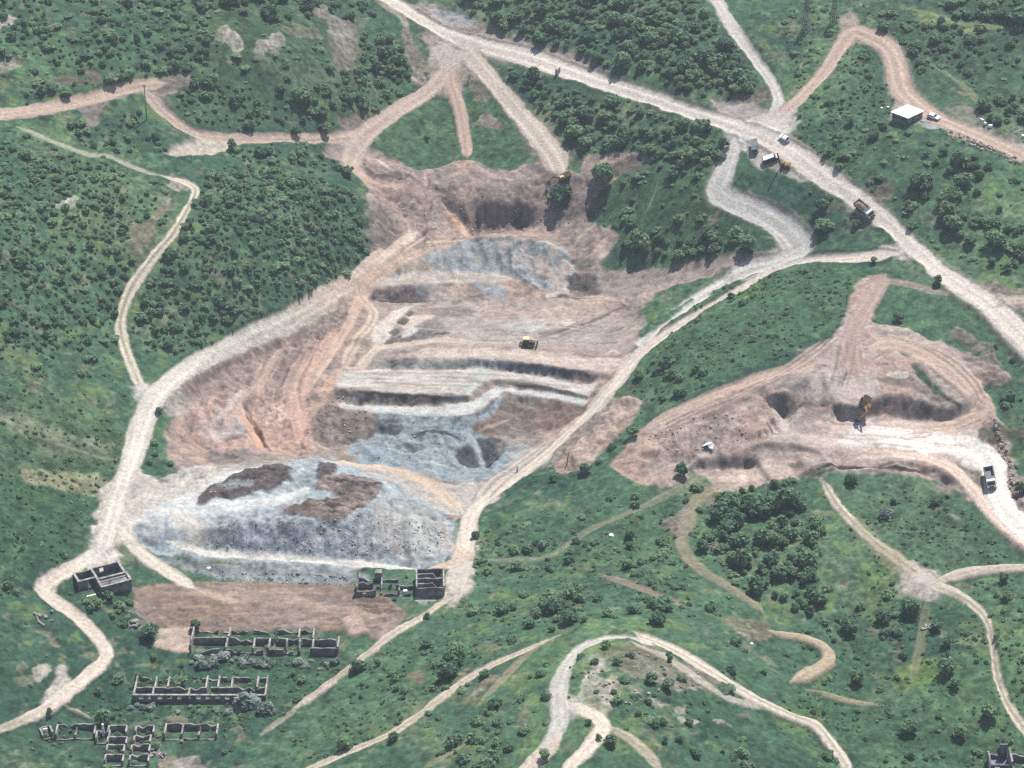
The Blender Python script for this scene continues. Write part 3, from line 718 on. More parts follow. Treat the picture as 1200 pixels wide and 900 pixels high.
# dark seams and hollows, and shade painted on the right quarry face
for p_, c_, d_ in [([(426,190),(434,199),(450,203),(468,201),(482,207),(486,213),(470,211),(450,211),(434,206),(427,198)], (104,92,90), -.8),
    ([(505,222),(520,218),(532,230),(530,242),(515,236)], (128,112,106), -.5), ([(515,234),(532,240),(545,252),(540,262),(528,250)], (116,100,96), -.8),
    ([(470,238),(486,240),(490,250),(478,252),(468,246)], (124,110,106), -.6), ([(486,246),(498,250),(502,262),(492,262)], (132,118,112), -.6), ([(430,268),(450,270),(470,280),(455,286),(436,282)], (130,118,112), -.3),
    ([(498,270),(510,268),(508,273),(497,273)], (124,108,104), -.4),
    ([(910,459),(925,461),(945,467),(980,473.5),(1004,476.5),(1010,491),(985,489),(960,483.5),(938,477),(923,489),(911,477)], (108,95,96), 0),  # left quarry face and its corner shadow, darkened in the ground colour
    ([(1022,467),(1050,464),(1080,470),(1110,478),(1134,480),(1138,485),(1120,490),(1090,492),(1060,489),(1030,485),(1016,484)], (128,114,108), 0),  # right part of the face, its shade put into the colour too
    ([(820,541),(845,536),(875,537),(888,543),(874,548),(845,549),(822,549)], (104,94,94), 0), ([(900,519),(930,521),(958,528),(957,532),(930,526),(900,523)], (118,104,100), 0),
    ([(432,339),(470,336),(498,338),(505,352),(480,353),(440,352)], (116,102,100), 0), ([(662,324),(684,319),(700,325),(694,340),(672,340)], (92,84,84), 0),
    ([(265,511),(282,512),(278,517),(263,516)], (92,82,80), -.7), ([(340,410),(352,412),(350,424),(338,420)], (136,120,114), -.5), ([(318,436),(340,432),(342,446),(326,450)], (140,122,116), -.5),
    ([(375,422),(392,418),(388,432),(372,436)], (128,114,112), -.4), ([(385,527),(400,526),(398,531),(384,531)], (108,98,94), -.5), ([(250,498),(262,492),(258,502)], (150,132,124), -.3),
    ([(300,470),(330,474),(338,492),(322,500),(308,488)], (226,186,166), 0), ([(345,455),(362,440),(372,446),(356,480),(344,478)], (208,170,154), 0),
    ([(470,520),(492,518),(500,524),(486,528)], (120,134,142), -.6), ([(475,508),(520,506),(545,512),(520,512)], (110,122,132), -.5), ([(446,488),(462,490),(472,500),(468,507),(452,508)], (96,102,104), -.7),
    ([(735,452),(745,448),(748,456),(738,460)], (124,112,106), 0), ([(700,492),(712,488),(716,496),(704,500)], (148,126,116), -.3), ([(722,474),(740,470),(744,476),(726,480)], (160,132,120), -.3),
    ([(664,528),(676,516),(690,508),(682,522),(668,534)], (212,176,156), 0), ([(745,535),(762,528),(772,532),(758,540)], (146,118,108), -.5)]:
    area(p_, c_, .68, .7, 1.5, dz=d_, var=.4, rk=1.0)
# pale runnels of tipped rock down the heaps
_rh = random.Random(9)
for k in range(26):
    x_ = _rh.uniform(500, 655); y_ = _rh.uniform(286, 300)
    road([(x_, y_), (x_ + _rh.uniform(0, 10), y_ + 14), (x_ + _rh.uniform(2, 22), y_ + 28)], _rh.uniform(.8, 1.8), _rh.choice([(196,200,198), (132,152,164), (190,168,148), (208,196,180)]), .55, .4, .6, ruts=False)
for k in range(40):
    x_ = _rh.uniform(440, 520); y_ = 585 + (x_ - 440) * .25
    road([(x_, y_), (x_ + (x_ - 440) * .1, y_ + 25), (x_ + (x_ - 440) * .16, min(y_ + 55, 655))], _rh.uniform(.8, 1.8), _rh.choice([(204,206,200), (150,158,160), (176,160,152), (192,196,190)]), .5, .4, .6, ruts=False)
for k in range(46):
    x_ = _rh.uniform(180, 430); y_ = _rh.uniform(606, 618)
    road([(x_, y_), (x_ + _rh.uniform(-3, 3), y_ + 16), (x_ + _rh.uniform(-6, 6), y_ + 34)], _rh.uniform(.8, 2.0), _rh.choice([(184,192,196), (128,140,154), (150,160,172), (196,200,200)]), .5, .4, .6, ruts=False)
DKL, LTL, ORL = (112,98,94), (224,206,190), (214,176,152)
for pts, w_, c_, o_ in [
    ([(427,190),(432,198),(442,204),(455,205),(467,208),(484,213)], 1.6, DKL, .9), ([(438,186),(448,191),(457,198)], 2.4, LTL, .8), ([(497,200),(499,212),(494,222)], 2.2, LTL, .6),
    ([(507,215),(517,229),(532,237)], 1.8, DKL, .8), ([(520,240),(530,252),(540,264),(547,276)], 2.6, ORL, .85), ([(528,240),(540,250),(550,264),(556,275)], 1.6, DKL, .9),
    ([(478,262),(480,272),(472,282),(460,296)], 1.2, LTL, .8), ([(486,262),(487,276),(474,290)], 1.0, LTL, .8), ([(505,274),(490,282),(474,296),(460,308)], 1.6, LTL, .8), ([(540,285),(520,288),(500,293),(484,304)], 2.0, LTL, .7),
    ([(440,215),(462,222),(490,224),(520,228)], 2.4, (210,186,170), .7), ([(560,194),(575,204),(600,212)], 2.0, (206,182,168), .6), ([(548,200),(556,214),(552,230)], 1.6, (200,174,160), .6), ([(450,240),(470,246),(484,258)], 1.0, DKL, .7), ([(436,226),(446,240),(440,258)], 1.0, DKL, .6),
    ([(612,214),(606,228),(612,244),(602,262)], 1.2, DKL, .8), ([(640,244),(626,254),(612,268)], 1.6, (176,152,140), .8), ([(630,206),(640,216),(636,232)], 1.2, (120,104,98), .6), ([(586,206),(592,216),(586,224)], 1.0, (120,104,98), .6),
    ([(670,292),(683,274),(697,263)], 1.6, (196,180,160), .8), ([(660,262),(676,258),(690,262)], 1.4, (196,170,154), .7), ([(676,292),(690,286),(700,274)], 1.0, DKL, .6), ([(704,264),(716,272),(722,278)], 1.0, (210,190,172), .8),
    ([(625,282),(640,283),(660,293),(674,303)], 1.5, (206,208,204), .9), ([(600,292),(606,304),(622,314)], 1.2, (206,200,190), .8), ([(622,300),(640,312),(652,330),(656,342)], 1.3, (202,186,172), .8), ([(640,298),(652,310),(664,330)], 1.3, (140,156,164), .8), ([(578,290),(584,304),(596,314)], 1.2, (132,152,164), .8), ([(540,300),(556,306),(570,304)], 1.4, (126,146,156), .8), ([(520,308),(540,312),(560,311)], 1.4, (126,146,156), .7), ([(556,288),(560,298),(570,306)], 1.2, (206,214,214), .8),
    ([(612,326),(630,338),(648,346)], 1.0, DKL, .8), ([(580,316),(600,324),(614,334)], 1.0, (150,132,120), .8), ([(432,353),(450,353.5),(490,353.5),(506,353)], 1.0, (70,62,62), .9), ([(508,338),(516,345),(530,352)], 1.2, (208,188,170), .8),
    ([(640,352),(655,348),(690,350),(705,347)], 1.4, DKL, .8), ([(652,354),(660,362),(652,370)], .9, DKL, .6), ([(668,354),(674,364)], .9, DKL, .6), ([(684,354),(692,362)], .9, DKL, .6), ([(640,394),(662,386),(690,378),(712,368),(726,360)], 1.6, DKL, .75), ([(648,398),(672,388),(700,378)], 1.0, (140,124,116), .7),
    ([(718,356),(732,358),(742,366)], 1.4, (120,106,100), .8), ([(700,392),(720,388),(740,380)], 1.0, DKL, .6), ([(690,404),(712,402),(735,398)], 1.0, DKL, .6), ([(665,410),(684,416),(715,418),(742,416)], 1.0, (150,132,120), .7), ([(712,415),(718,411),(726,414)], 2.4, (222,202,184), .9),
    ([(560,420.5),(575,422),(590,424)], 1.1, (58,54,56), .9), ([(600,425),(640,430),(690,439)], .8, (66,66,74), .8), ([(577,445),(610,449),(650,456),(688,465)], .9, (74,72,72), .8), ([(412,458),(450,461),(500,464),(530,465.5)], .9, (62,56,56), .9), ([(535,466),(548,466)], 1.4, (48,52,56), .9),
    ([(440,486),(480,488),(520,489)], .9, (120,136,146), .7), ([(540,489),(562,484),(580,469)], .9, (104,116,124), .8), ([(455,503),(490,500),(530,503)], 1.0, (120,134,144), .7), ([(478,508),(505,505),(525,508),(545,516)], 1.2, (66,74,84), .9), ([(466,520),(480,521),(492,527)], 1.4, (92,104,114), .9), ([(430,530),(460,526),(500,534)], 1.0, (186,198,204), .7), ([(490,540),(520,545),(545,552)], 1.2, (196,206,210), .7),
    ([(560,505),(580,498),(600,492)], 1.2, (196,172,152), .8), ([(610,500),(630,494),(655,488)], 1.0, (170,146,132), .6), ([(600,486),(625,490)], 1.0, (116,98,90), .6), ([(570,498),(590,502)], 1.0, (116,98,90), .6),
    # left pink slope
    ([(287,474),(292,488),(304,506),(316,526)], 1.7, (92,72,64), .9), ([(280,474),(284,490),(298,510),(308,526)], 2.2, (222,176,148), .8), ([(360,414),(350,440),(340,470),(330,500)], 1.4, (226,190,172), .75), ([(372,416),(362,440),(354,470),(350,500)], 1.4, (216,180,164), .75), ([(380,420),(366,446),(360,476)], 1.0, DKL, .7), ([(344,416),(336,440),(322,462)], 1.0, DKL, .6), ([(310,420),(300,440),(286,462)], 1.0, (220,190,174), .7), ([(296,420),(284,444),(270,470)], .9, (140,118,108), .6), ([(352,516),(358,526),(366,536)], 1.0, DKL, .8), ([(352,512),(370,520),(400,530)], 1.4, (222,192,174), .7),
    ([(232,432),(246,430),(262,424)], 1.0, (110,98,90), .7), ([(232,446),(228,456),(236,462)], 1.2, (112,100,92), .7), ([(230,470),(240,490),(262,504)], 1.2, (214,180,164), .6), ([(214,470),(226,490),(222,510)], 1.0, DKL, .5),
    # right quarry
    ([(948,429),(960,428),(974,430)], .9, DKL, .9), ([(994,408),(996,424),(990,442),(986,458)], .8, DKL, .8), ([(1008,410),(1008,425),(1002,436)], .8, DKL, .7), ([(982,412),(980,428),(984,440)], .8, DKL, .6), ([(940,478),(965,480),(1003,490)], 1.0, (222,188,170), .8), ([(930,486),(960,490),(1000,498)], 1.0, (186,156,142), .7), ([(925,496),(960,500),(995,505)], .9, (224,196,178), .7), ([(940,470),(960,476),(985,485)], .8, (190,160,146), .6),
    ([(1050,402),(1078,410),(1107,425),(1133,458),(1160,484)], 1.0, (120,104,96), .8), ([(1052,398),(1066,400),(1084,406)], 1.4, (236,222,206), .8), ([(1086,428),(1112,448),(1136,474)], .9, (150,128,116), .7), ([(1020,432),(1030,420),(1044,414)], .9, (220,194,176), .7), ([(1012,436),(1024,420),(1040,410)], .8, (150,128,118), .7),
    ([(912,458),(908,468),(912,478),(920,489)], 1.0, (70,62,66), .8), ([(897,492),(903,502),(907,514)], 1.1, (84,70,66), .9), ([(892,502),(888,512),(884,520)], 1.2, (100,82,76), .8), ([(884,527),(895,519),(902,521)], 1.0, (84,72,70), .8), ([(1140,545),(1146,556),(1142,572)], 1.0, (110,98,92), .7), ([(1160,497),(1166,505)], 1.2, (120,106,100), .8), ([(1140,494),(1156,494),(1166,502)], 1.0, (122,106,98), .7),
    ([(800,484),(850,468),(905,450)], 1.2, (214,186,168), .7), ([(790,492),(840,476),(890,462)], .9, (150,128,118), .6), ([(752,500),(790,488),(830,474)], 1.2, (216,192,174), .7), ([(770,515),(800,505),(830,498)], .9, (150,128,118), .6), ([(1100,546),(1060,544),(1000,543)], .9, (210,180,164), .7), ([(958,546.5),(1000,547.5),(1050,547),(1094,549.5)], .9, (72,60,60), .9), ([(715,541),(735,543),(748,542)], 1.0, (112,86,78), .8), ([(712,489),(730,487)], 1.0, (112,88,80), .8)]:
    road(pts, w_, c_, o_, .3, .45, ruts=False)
# --- scars of pale rock and dry earth on the hillsides
for p, c in [
    ([(255,28),(272,32),(288,48),(285,62),(272,58),(258,45)], (206,192,172)), ([(262,62),(272,66),(270,78),(262,76)], (196,184,168)),
    ([(300,48),(322,36),(335,42),(325,58),(300,70)], (190,180,162)), ([(345,32),(368,42),(350,40)], (186,176,160)),
    ([(355,2),(380,5),(415,30),(418,70),(400,88),(390,60),(378,25)], (160,150,136)), ([(395,30),(408,40),(412,62),(402,70)], (182,168,154)),
    ([(-5,18),(22,18),(25,26),(-5,36)], (196,184,166)), ([(-5,72),(22,68),(22,78),(-5,90)], (190,178,160)),
    ([(98,85),(115,88),(112,96)], (168,150,138)), ([(28,205),(40,225),(52,238),(42,236),(30,218)], (176,166,148)),
    ([(60,234),(85,230),(84,240),(64,240)], (206,198,184)), ([(158,275),(168,262),(185,248),(197,228),(201,240),(186,258),(178,275),(165,298),(157,296)], (172,158,140)),
    ([(45,740),(60,738),(72,758),(68,762),(55,750)], (150,146,120)), ([(40,782),(55,778),(62,790),(50,800),(40,795)], (204,192,174)),
    ([(680,800),(700,772),(712,780),(705,800),(690,820)], (204,198,182)), ([(700,800),(722,795),(722,825),(705,838),(695,830)], (206,196,176)),
    ([(720,765),(770,760),(800,785),(840,800),(800,815),(760,800),(730,790)], (160,150,134)), ([(790,842),(840,838),(855,845),(810,850)], (186,178,160)),
    ([(740,810),(790,822),(800,835),(760,828)], (176,170,150)), ([(800,770),(840,785),(830,800),(800,790)], (164,150,140)),
    ([(850,725),(895,727),(898,733),(855,733)], (160,150,128)), ([(848,740),(885,738),(884,746),(852,745)], (176,164,144)),
    ([(880,735),(910,735),(900,748),(882,748)], (160,148,128)), ([(940,838),(970,835),(965,845),(945,848)], (150,140,116)),
    ([(1090,590),(1120,600),(1128,612),(1098,603)], (140,146,124)), ([(1150,505),(1200,500),(1200,512),(1160,512)], (120,120,104)),
    ([(1110,388),(1130,380),(1170,415),(1160,420)], (150,136,124)), ([(1130,340),(1165,330),(1200,345),(1200,362),(1160,358)], (176,160,148)),
    ([(1000,240),(1030,218),(1045,222),(1035,238),(1015,250)], (150,134,124)), ([(1115,100),(1140,105),(1138,112),(1118,108)], (150,146,120)),
    ([(560,130),(580,135),(590,148),(572,150),(556,145)], (160,142,128)), ([(553,80),(565,95),(570,115),(556,110),(545,90)], (176,158,144)),
    ([(470,25),(485,55),(497,70),(500,95),(490,105),(480,90),(478,60)], (182,160,148)), ([(395,140),(435,135),(425,160),(398,165)], (150,130,122)),
    ([(710,200),(740,185),(758,182),(755,196),(735,206)], (132,120,112)), ([(826,252),(842,250),(840,268),(826,270)], (150,136,120)),
    ([(560,795),(590,780),(580,800),(545,825),(555,805)], (158,144,116)), ([(535,790),(548,785),(540,800)], (166,150,130)),
    ([(480,788),(494,785),(492,798),(482,798)], (158,142,122)), ([(930,545),(955,547),(950,556),(935,556)], (188,162,146)),
    ([(775,610),(800,590),(815,600),(800,632),(785,625)], (150,138,122)), ([(190,888),(232,886),(240,905),(186,905)], (184,170,156)),
    ([(150,730),(172,726),(176,738),(158,740)], (166,160,146)), ([(198,842),(214,840),(214,847),(200,847)], (176,160,136)),
    ([(415,690),(430,700),(470,712),(462,720),(430,712)], (150,128,116)), ([(90,90),(60,100),(110,96)], (150,136,124)),
    ([(485,700),(512,694),(508,702),(490,706)], (190,180,164)), ([(335,35),(370,32),(372,38)], (150,146,126)),
    ([(820,585),(850,578),(835,598)], (160,142,126)), ([(200,205),(222,212),(225,222),(200,224),(192,216)], (178,166,148)),
    ([(880,110),(900,108),(898,122),(870,125),(838,122),(840,116)], (150,132,124))]:
    area(p, c, .86, .5, 3.0, rk=.9, var=.3, isbare=.9, mix2=(c[0] * .74, c[1] * .78, c[2] * .74))
area([(75,135),(110,118),(160,105),(175,90),(215,85),(228,96),(215,105),(195,112),(190,125),(170,112),(130,125),(115,150),(95,148),(92,130)], (158,140,130), .9, 1, 1.8, rk=.6, var=.2)
area([(185,184),(215,170),(265,160),(290,165),(262,178),(225,184)], (214,196,174), .9, .8, 1.2)
area([(390,165),(430,160),(420,185),(395,188),(375,180)], (172,150,140), .9, 1, 1.5, rk=.5)
area([(470,0),(520,10),(600,42),(660,62),(712,88),(650,86),(560,55),(500,35)], (172,152,142), .9, 1, 1.6, rk=.6)
area([(505,12),(535,14),(555,22),(548,30),(520,26)], (178,178,178), .9, .8, 1, rk=.8)
area([(495,42),(530,40),(560,58),(555,80),(540,105),(515,110),(500,95),(505,65)], (190,164,150), .85, 1, 1.6, rk=.3)
area([(832,118),(870,122),(908,128),(925,138),(912,168),(870,160),(845,142)], (190,176,164), .9, 1, 1.5)
area([(862,160),(880,165),(925,190),(960,205),(950,215),(905,200),(880,190),(878,170)], (196,182,168), .9, 1, 1.2)
area([(920,160),(935,165),(955,185),(948,190),(925,172)], (150,140,130), .7, .8, 1.5)
area([(1050,108),(1075,115),(1100,135),(1200,170),(1200,190),(1150,172),(1105,155),(1085,145),(1045,140)], (190,172,158), .9, 1, 1.5)
area([(1060,140),(1100,140),(1105,155),(1085,152)], (190,192,188), .7, 1, 1.2)
area([(1105,128),(1130,122),(1150,140),(1130,145)], (156,146,132), .7, 1, 1.5)
area([(985,20),(1000,15),(1015,35),(1040,48),(1010,52),(985,50)], (178,158,146), .9, 1, 1.4)
area([(838,215),(855,205),(850,190),(862,188),(858,215),(870,235),(850,238)], (196,192,186), .8, 1, 1.2)
area([(905,255),(940,285),(935,300),(900,308),(880,312),(910,290)], (200,192,182), .7, 1, 1.2)
area([(1035,288),(1065,290),(1080,305),(1050,303)], (196,184,170), .8, 1, 1.2)
area([(118,575),(150,545),(170,555),(215,562),(260,552),(235,575),(185,590),(150,625),(125,660),(110,650)], (214,202,184), .95, 1.2, 2.2)
area([(1070,655),(1100,665),(1110,690),(1085,705),(1060,690),(1050,665)], (200,184,168), .8, 1.2, 1.8)
area([(50,675),(62,680),(62,705),(48,695)], (200,190,176), .8, .8, 1)
area([(62,790),(75,775),(85,800),(60,825),(45,820)], (208,196,180), .9, .8, 1.2)
area([(535,680),(555,660),(560,640),(545,690),(540,705),(520,712)], (204,184,166), .8, .8, 1.2)
area([(975,860),(990,890),(1000,905),(985,905)], (200,188,170), .5, .8, 1)

# --- roads and tracks
PALE1, PALE2, GREYR, PNK = (226,216,203), (214,202,188), (206,203,196), (198,176,160)
road([(405,-35),(470,8),(520,38),(560,52),(620,68),(700,96),(780,122),(850,145),(905,165),(960,203),(1010,237),(1060,280),(1110,325),(1160,358),(1200,398),(1250,450)], 6.0, PALE1, shoulder=(186,168,154), berm=.5)
road([(1165,360),(1185,352),(1230,350)], 4, (190,174,160))
road([(826,-25),(845,10),(860,35),(885,70),(903,95),(912,118),(908,140),(900,155)], 4.6, (206,200,190))
road([(905,152),(920,132),(945,108),(970,80),(985,55),(1000,38),(1018,42),(1040,55),(1050,75),(1055,100),(1065,115),(1095,137),(1130,152),(1165,167),(1215,190)], 6, PNK, shoulder=(168,150,138))
road([(862,160),(855,185),(848,205),(840,222),(850,234),(880,246),(905,258),(925,275),(936,292),(918,306),(880,318),(850,333),(815,353),(790,371),(765,390),(748,410)], 7.2, GREYR, berm=.4, shoulder=(180,166,152))
road([(1050,297),(1000,303),(940,308),(900,322),(870,339),(835,359),(800,380),(770,400),(745,420),(728,442),(708,464),(690,485),(665,508),(640,533),(600,562),(570,585),(552,605),(547,632),(540,664),(532,692)], 5.2, PALE2, berm=.5)
road([(532,692),(500,718),(460,742),(430,765),(400,788),(345,828)], 2.3, (206,192,176), twin=.4)
road([(352,824),(330,842),(305,862)], 1.5, (186,178,158), .7, twin=.5)
road([(530,640),(545,655),(500,668)], 3.5, (204,184,166))
regrass([(750,390),(765,380),(800,358),(810,352),(795,365),(770,385),(752,396)])
regrass([(835,345),(850,338),(870,328),(890,320),(880,326),(850,345)])
road([(488,272),(450,300),(420,325),(380,352)], 4.6, (208,190,174))
road([(395,343),(380,352),(340,375),(290,396),(240,420),(205,442),(182,465),(170,490),(160,520),(150,550),(138,585),(128,620),(118,648)], 5.4, (216,209,196), berm=.5, rough=.55)
road([(420,325),(380,352),(340,375)], 5, (206,186,170), .6)
road([(122,640),(85,666),(60,680),(52,694),(75,712),(100,732),(123,758),(120,775),(95,797),(60,825),(20,845)], 3.7, (218,205,190))
road([(60,825),(20,845),(-30,866)], 2.6, (204,190,174), .75, twin=.3)
road([(135,615),(165,648),(200,672),(230,690)], 3.8, (214,204,188))
road([(225,688),(248,698),(285,706)], 2.6, (196,178,162), .6)
road([(168,462),(155,430),(143,395),(142,370),(155,335),(180,300),(205,270),(225,235),(228,220),(212,212),(190,207)], 2.8, (216,205,186), twin=.7)
road([(190,207),(165,200),(130,185),(100,180),(60,165),(20,148)], 2.2, (178,176,156), .8)
road([(-20,136),(60,126),(110,115),(160,101),(195,97)], 4.4, (198,176,160))
road([(170,105),(190,130),(215,150),(238,160),(290,163),(350,163),(410,161),(435,150),(470,125),(510,100),(524,75),(528,52)], 4.2, (192,172,158), twin=.2)
road([(532,60),(528,90),(538,125),(544,160),(548,186)], 5, (196,172,156), twin=.3)
road([(540,52),(562,78),(585,105),(610,135),(632,160),(650,185),(658,204)], 6.5, (216,202,186), shoulder=(156,134,124))
road([(524,80),(508,102),(470,128),(435,152),(416,175),(408,196)], 6, (198,178,164))
road([(412,190),(430,212),(450,220),(490,220)], 4, (196,170,156), .7)
road([(540,282),(500,292),(470,305),(440,325),(425,345),(415,365),(400,395),(375,430),(360,455)], 4, (206,180,162), .8)
road([(420,330),(422,345),(432,358),(438,368),(430,385),(415,405),(403,430)], 3, (206,186,170), .9, twin=.4)
road([(403,430),(420,432),(440,410),(470,404),(520,398),(560,402)], 3, (206,190,172), .8)
road([(400,430),(380,460),(360,490),(350,510)], 3.5, (200,168,152), .6)
road([(330,405),(320,430),(300,455),(285,475),(262,500)], 3, (190,164,150), .6)
road([(395,385),(370,420),(350,455),(345,490),(360,525)], 3.5, (210,176,158), .6)
for o_ in range(5):
    road([(690 - 3 * o_, 480 + 3 * o_),(660 - 5 * o_, 508 + 2 * o_),(625 - 6 * o_, 538 + o_),(590 - 6 * o_, 566),(570 - 4 * o_, 588)], 1.0, (222,208,192) if o_ % 2 else (176,160,148), .7, .3, .4, ruts=False)
road([(385,540),(430,546),(470,553),(500,565),(525,585),(545,602)], 3.6, (212,190,168), .8)
road([(195,634),(230,644),(280,650),(340,655),(420,661),(495,667)], 2.1, (226,222,212), rough=.5)
road([(200,600),(230,620),(215,640)], 5, (214,206,194), .7)
road([(1240,655),(1200,632),(1165,602),(1140,572),(1118,550),(1090,538),(1040,530),(1000,526)], 4, (226,206,190))
road([(1240,650),(1200,622),(1178,595),(1166,568),(1162,545),(1140,527),(1100,519),(1050,512),(1005,510)], 7, (248,240,228), rough=1.1)
road([(1020,408),(1050,402),(1090,420),(1120,442),(1145,466),(1150,480),(1125,496),(1080,502)], 6, (206,182,166), .8)
road([(1040,400),(1080,412),(1115,432),(1150,462),(1165,490)], 3, (196,170,156), .7)
road([(1037,322),(1024,345),(1008,372),(996,398),(1000,425),(1005,445)], 6, (180,158,146), .85)
road([(1022,330),(1050,330),(1090,340),(1110,345)], 3, (168,152,138), .7)
road([(960,424),(910,437),(860,454),(800,478),(755,500)], 4, (200,176,160), .8)
for o_ in range(3):
    road([(985 + 9 * o_, 395),(982 + 9 * o_, 420),(975 + 10 * o_, 445),(970 + 9 * o_, 460)], .9, (150,132,122), .6, .3, .4, ruts=False)
road([(865,565),(830,575),(812,592),(805,615),(800,640),(820,665),(860,690),(900,718)], 3.6, (160,148,128), .65)
road([(545,656),(600,655),(645,650),(690,622),(740,600),(790,575),(832,556)], 2.0, (150,148,126), .6)
road([(706,672),(750,690),(800,712)], 3, (148,132,118), .8)
road([(610,905),(640,875),(655,848),(655,815),(660,788),(675,765),(700,752),(730,748),(775,760)], 3.7, (198,195,186))
road([(600,915),(635,885),(655,860)], 3.8, (206,192,176))
road([(660,822),(690,835),(706,850),(690,875),(655,910)], 3.6, (224,210,194))
road([(706,848),(735,862),(760,885),(775,905)], 2.4, (200,184,164), .8, twin=.4)
road([(735,742),(780,757),(830,785),(880,815),(930,838),(958,850),(985,885),(1000,910)], 3.6, (216,204,188), twin=.5)
road([(730,752),(775,768),(810,790),(850,815),(900,828)], 2.6, (196,186,170), .7)
road([(655,746),(620,760),(580,778),(540,800),(500,830),(460,858),(410,880),(345,908)], 2.5, (206,192,174), twin=.3)
road([(640,750),(610,775),(585,800),(560,825)], 2, (170,154,130), .6)
road([(556,860),(530,880),(490,905)], 2, (160,148,124), .6)
road([(962,562),(985,595),(1020,630),(1060,660),(1095,684),(1130,700),(1155,725),(1163,755),(1168,790),(1180,825),(1205,860),(1225,890)], 3.0, (208,195,178), twin=.6)
road([(1000,605),(1030,640),(1070,670)], 6, (160,152,124), .6, 1.5, 2)
road([(1098,680),(1140,668),(1220,660)], 3.2, (200,186,170))
road([(1088,700),(1080,745),(1068,800)], 2.2, (140,138,112), .6, twin=.5)
road([(900,738),(945,745),(968,758),(970,772),(945,788),(928,796)], 3.4, (194,174,152), .85)
road([(945,802),(985,816),(1030,825)], 2.4, (168,156,130), .7)
road([(1065,8),(1120,25),(1200,35)], 1.8, (150,164,112), .6)
road([(1085,70),(1130,100),(1150,125)], 1.6, (160,162,130), .6)
road([(20,500),(60,515),(105,530),(150,538)], 1.2, (150,156,128), .6)
road([(120,865),(160,845),(205,835)], 1.5, (170,160,136), .3)
road([(75,822),(95,832),(112,838)], 1.6, (200,186,166), .8)
road([(440,0),(470,20),(480,40)], 2.2, (190,176,160), .6)
road([(835,640),(850,660)], 1.2, (170,160,140), .5)
for a_, b_ in [((747,228),(733,268)), ((772,212),(755,255)), ((707,240),(695,262)), ((720,245),(705,265))]:
    road([a_, ((a_[0] + b_[0]) / 2 + 1, (a_[1] + b_[1]) / 2), b_], .7, (150,168,140), .7, .3, .3, ruts=False)
for k in range(34):
    x_ = random.Random(400 + k).uniform(398, 640); y_ = 434 + random.Random(500 + k).uniform(0, 20)
    if y_ > 448 and x_ > 540: continue
    road([(x_, y_), (x_ + 30, y_ + (1 if x_ < 560 else 4)), (x_ + 62, y_ + (2 if x_ < 560 else 8))], .9, [(226,216,200), (176,162,148), (150,148,142)][k % 3], .6, .3, .5, ruts=False)
for k in range(30):
    x_ = random.Random(600 + k).uniform(740, 880); y_ = 520 - (x_ - 740) * .35 + random.Random(700 + k).uniform(-14, 14)
    road([(x_, y_), (x_ + 22, y_ - 10), (x_ + 44, y_ - 18)], .9, [(214,190,174), (158,138,128)][k % 2], .55, .3, .6, ruts=False)
for k in range(20):
    x_ = random.Random(800 + k).uniform(330, 400)
    road([(x_, 385 + (400 - x_) * .3), (x_ - 14, 420), (x_ - 30, 455), (x_ - 22, 490)], .8, [(214,186,170), (150,130,120), (190,164,150)][k % 3], .6, .3, .6, ruts=False)
for k in range(5):
    o_ = k * 3.2
    road([(1036 + o_, 398 - k), (1066 + o_, 402), (1100 + o_, 420 - k), (1130 + o_, 446 - k), (1152 + o_, 474 - k)], .9, [(224,204,188), (150,130,120)][k % 2], .65, .3, .45, ruts=False)
for k in range(4):
    road([(1148 + 4 * k, 482), (1138 + 5 * k, 494 + k), (1105, 502 + 2 * k), (1060, 506 + 3 * k)], .8, [(228,208,192), (176,152,140)][k % 2], .6, .3, .45, ruts=False)
for k in range(6):
    road([(960 + 6 * k, 400 - 2 * k), (930 + 4 * k, 424), (890, 446 + 2 * k), (840, 466 + 3 * k), (780, 494 + 3 * k)], .8, [(218,194,178), (152,132,122)][k % 2], .55, .3, .5, ruts=False)
# pale wheel lines over the worked floors
_rt = random.Random(5)
for k in range(26):
    x_ = _rt.uniform(470, 640); y_ = _rt.uniform(358, 412)
    road([(x_, y_), (x_ + 40, y_ + _rt.uniform(-4, 4)), (x_ + _rt.uniform(70, 110), y_ + _rt.uniform(-6, 8))], .9, _rt.choice([(214,194,178), (156,138,128), (200,176,160)]), .55, .3, .4, ruts=False)
for k in range(22):
    x_ = _rt.uniform(900, 1080); y_ = _rt.uniform(496, 538)
    road([(x_, y_), (x_ + 30, y_ + _rt.uniform(1, 5)), (x_ + 70, y_ + _rt.uniform(2, 10))], .9, _rt.choice([(236,214,198), (186,160,146)]), .5, .3, .4, ruts=False)
for k in range(14):
    x_ = _rt.uniform(245, 350); y_ = _rt.uniform(455, 480)
    road([(x_, y_), (x_ + _rt.uniform(-8, 4), y_ + 20), (x_ + _rt.uniform(-14, 12), y_ + 42)], .8, _rt.choice([(226,194,176), (170,140,128)]), .6, .3, .4, ruts=False)
for k in range(14):
    x_ = _rt.uniform(170, 420); y_ = _rt.uniform(690, 728)
    road([(x_, y_), (x_ + 40, y_ + _rt.uniform(-1, 2)), (x_ + 80, y_ + _rt.uniform(-1, 4))], .9, _rt.choice([(194,166,148), (140,118,106)]), .55, .3, .4, ruts=False)
crack([(287,478),(300,500),(312,522)], 1.6, 1.6)
crack([(918,487),(908,470)], 1.0, .8)
crack([(897,505),(890,515)], 1.6, 1.4); crack([(905,492),(912,505)], 1.4, 1.4)
crack([(360,535),(352,520)], .8, .6)
crack([(958,546),(1030,547),(1095,550)], 1.0, 1.0)

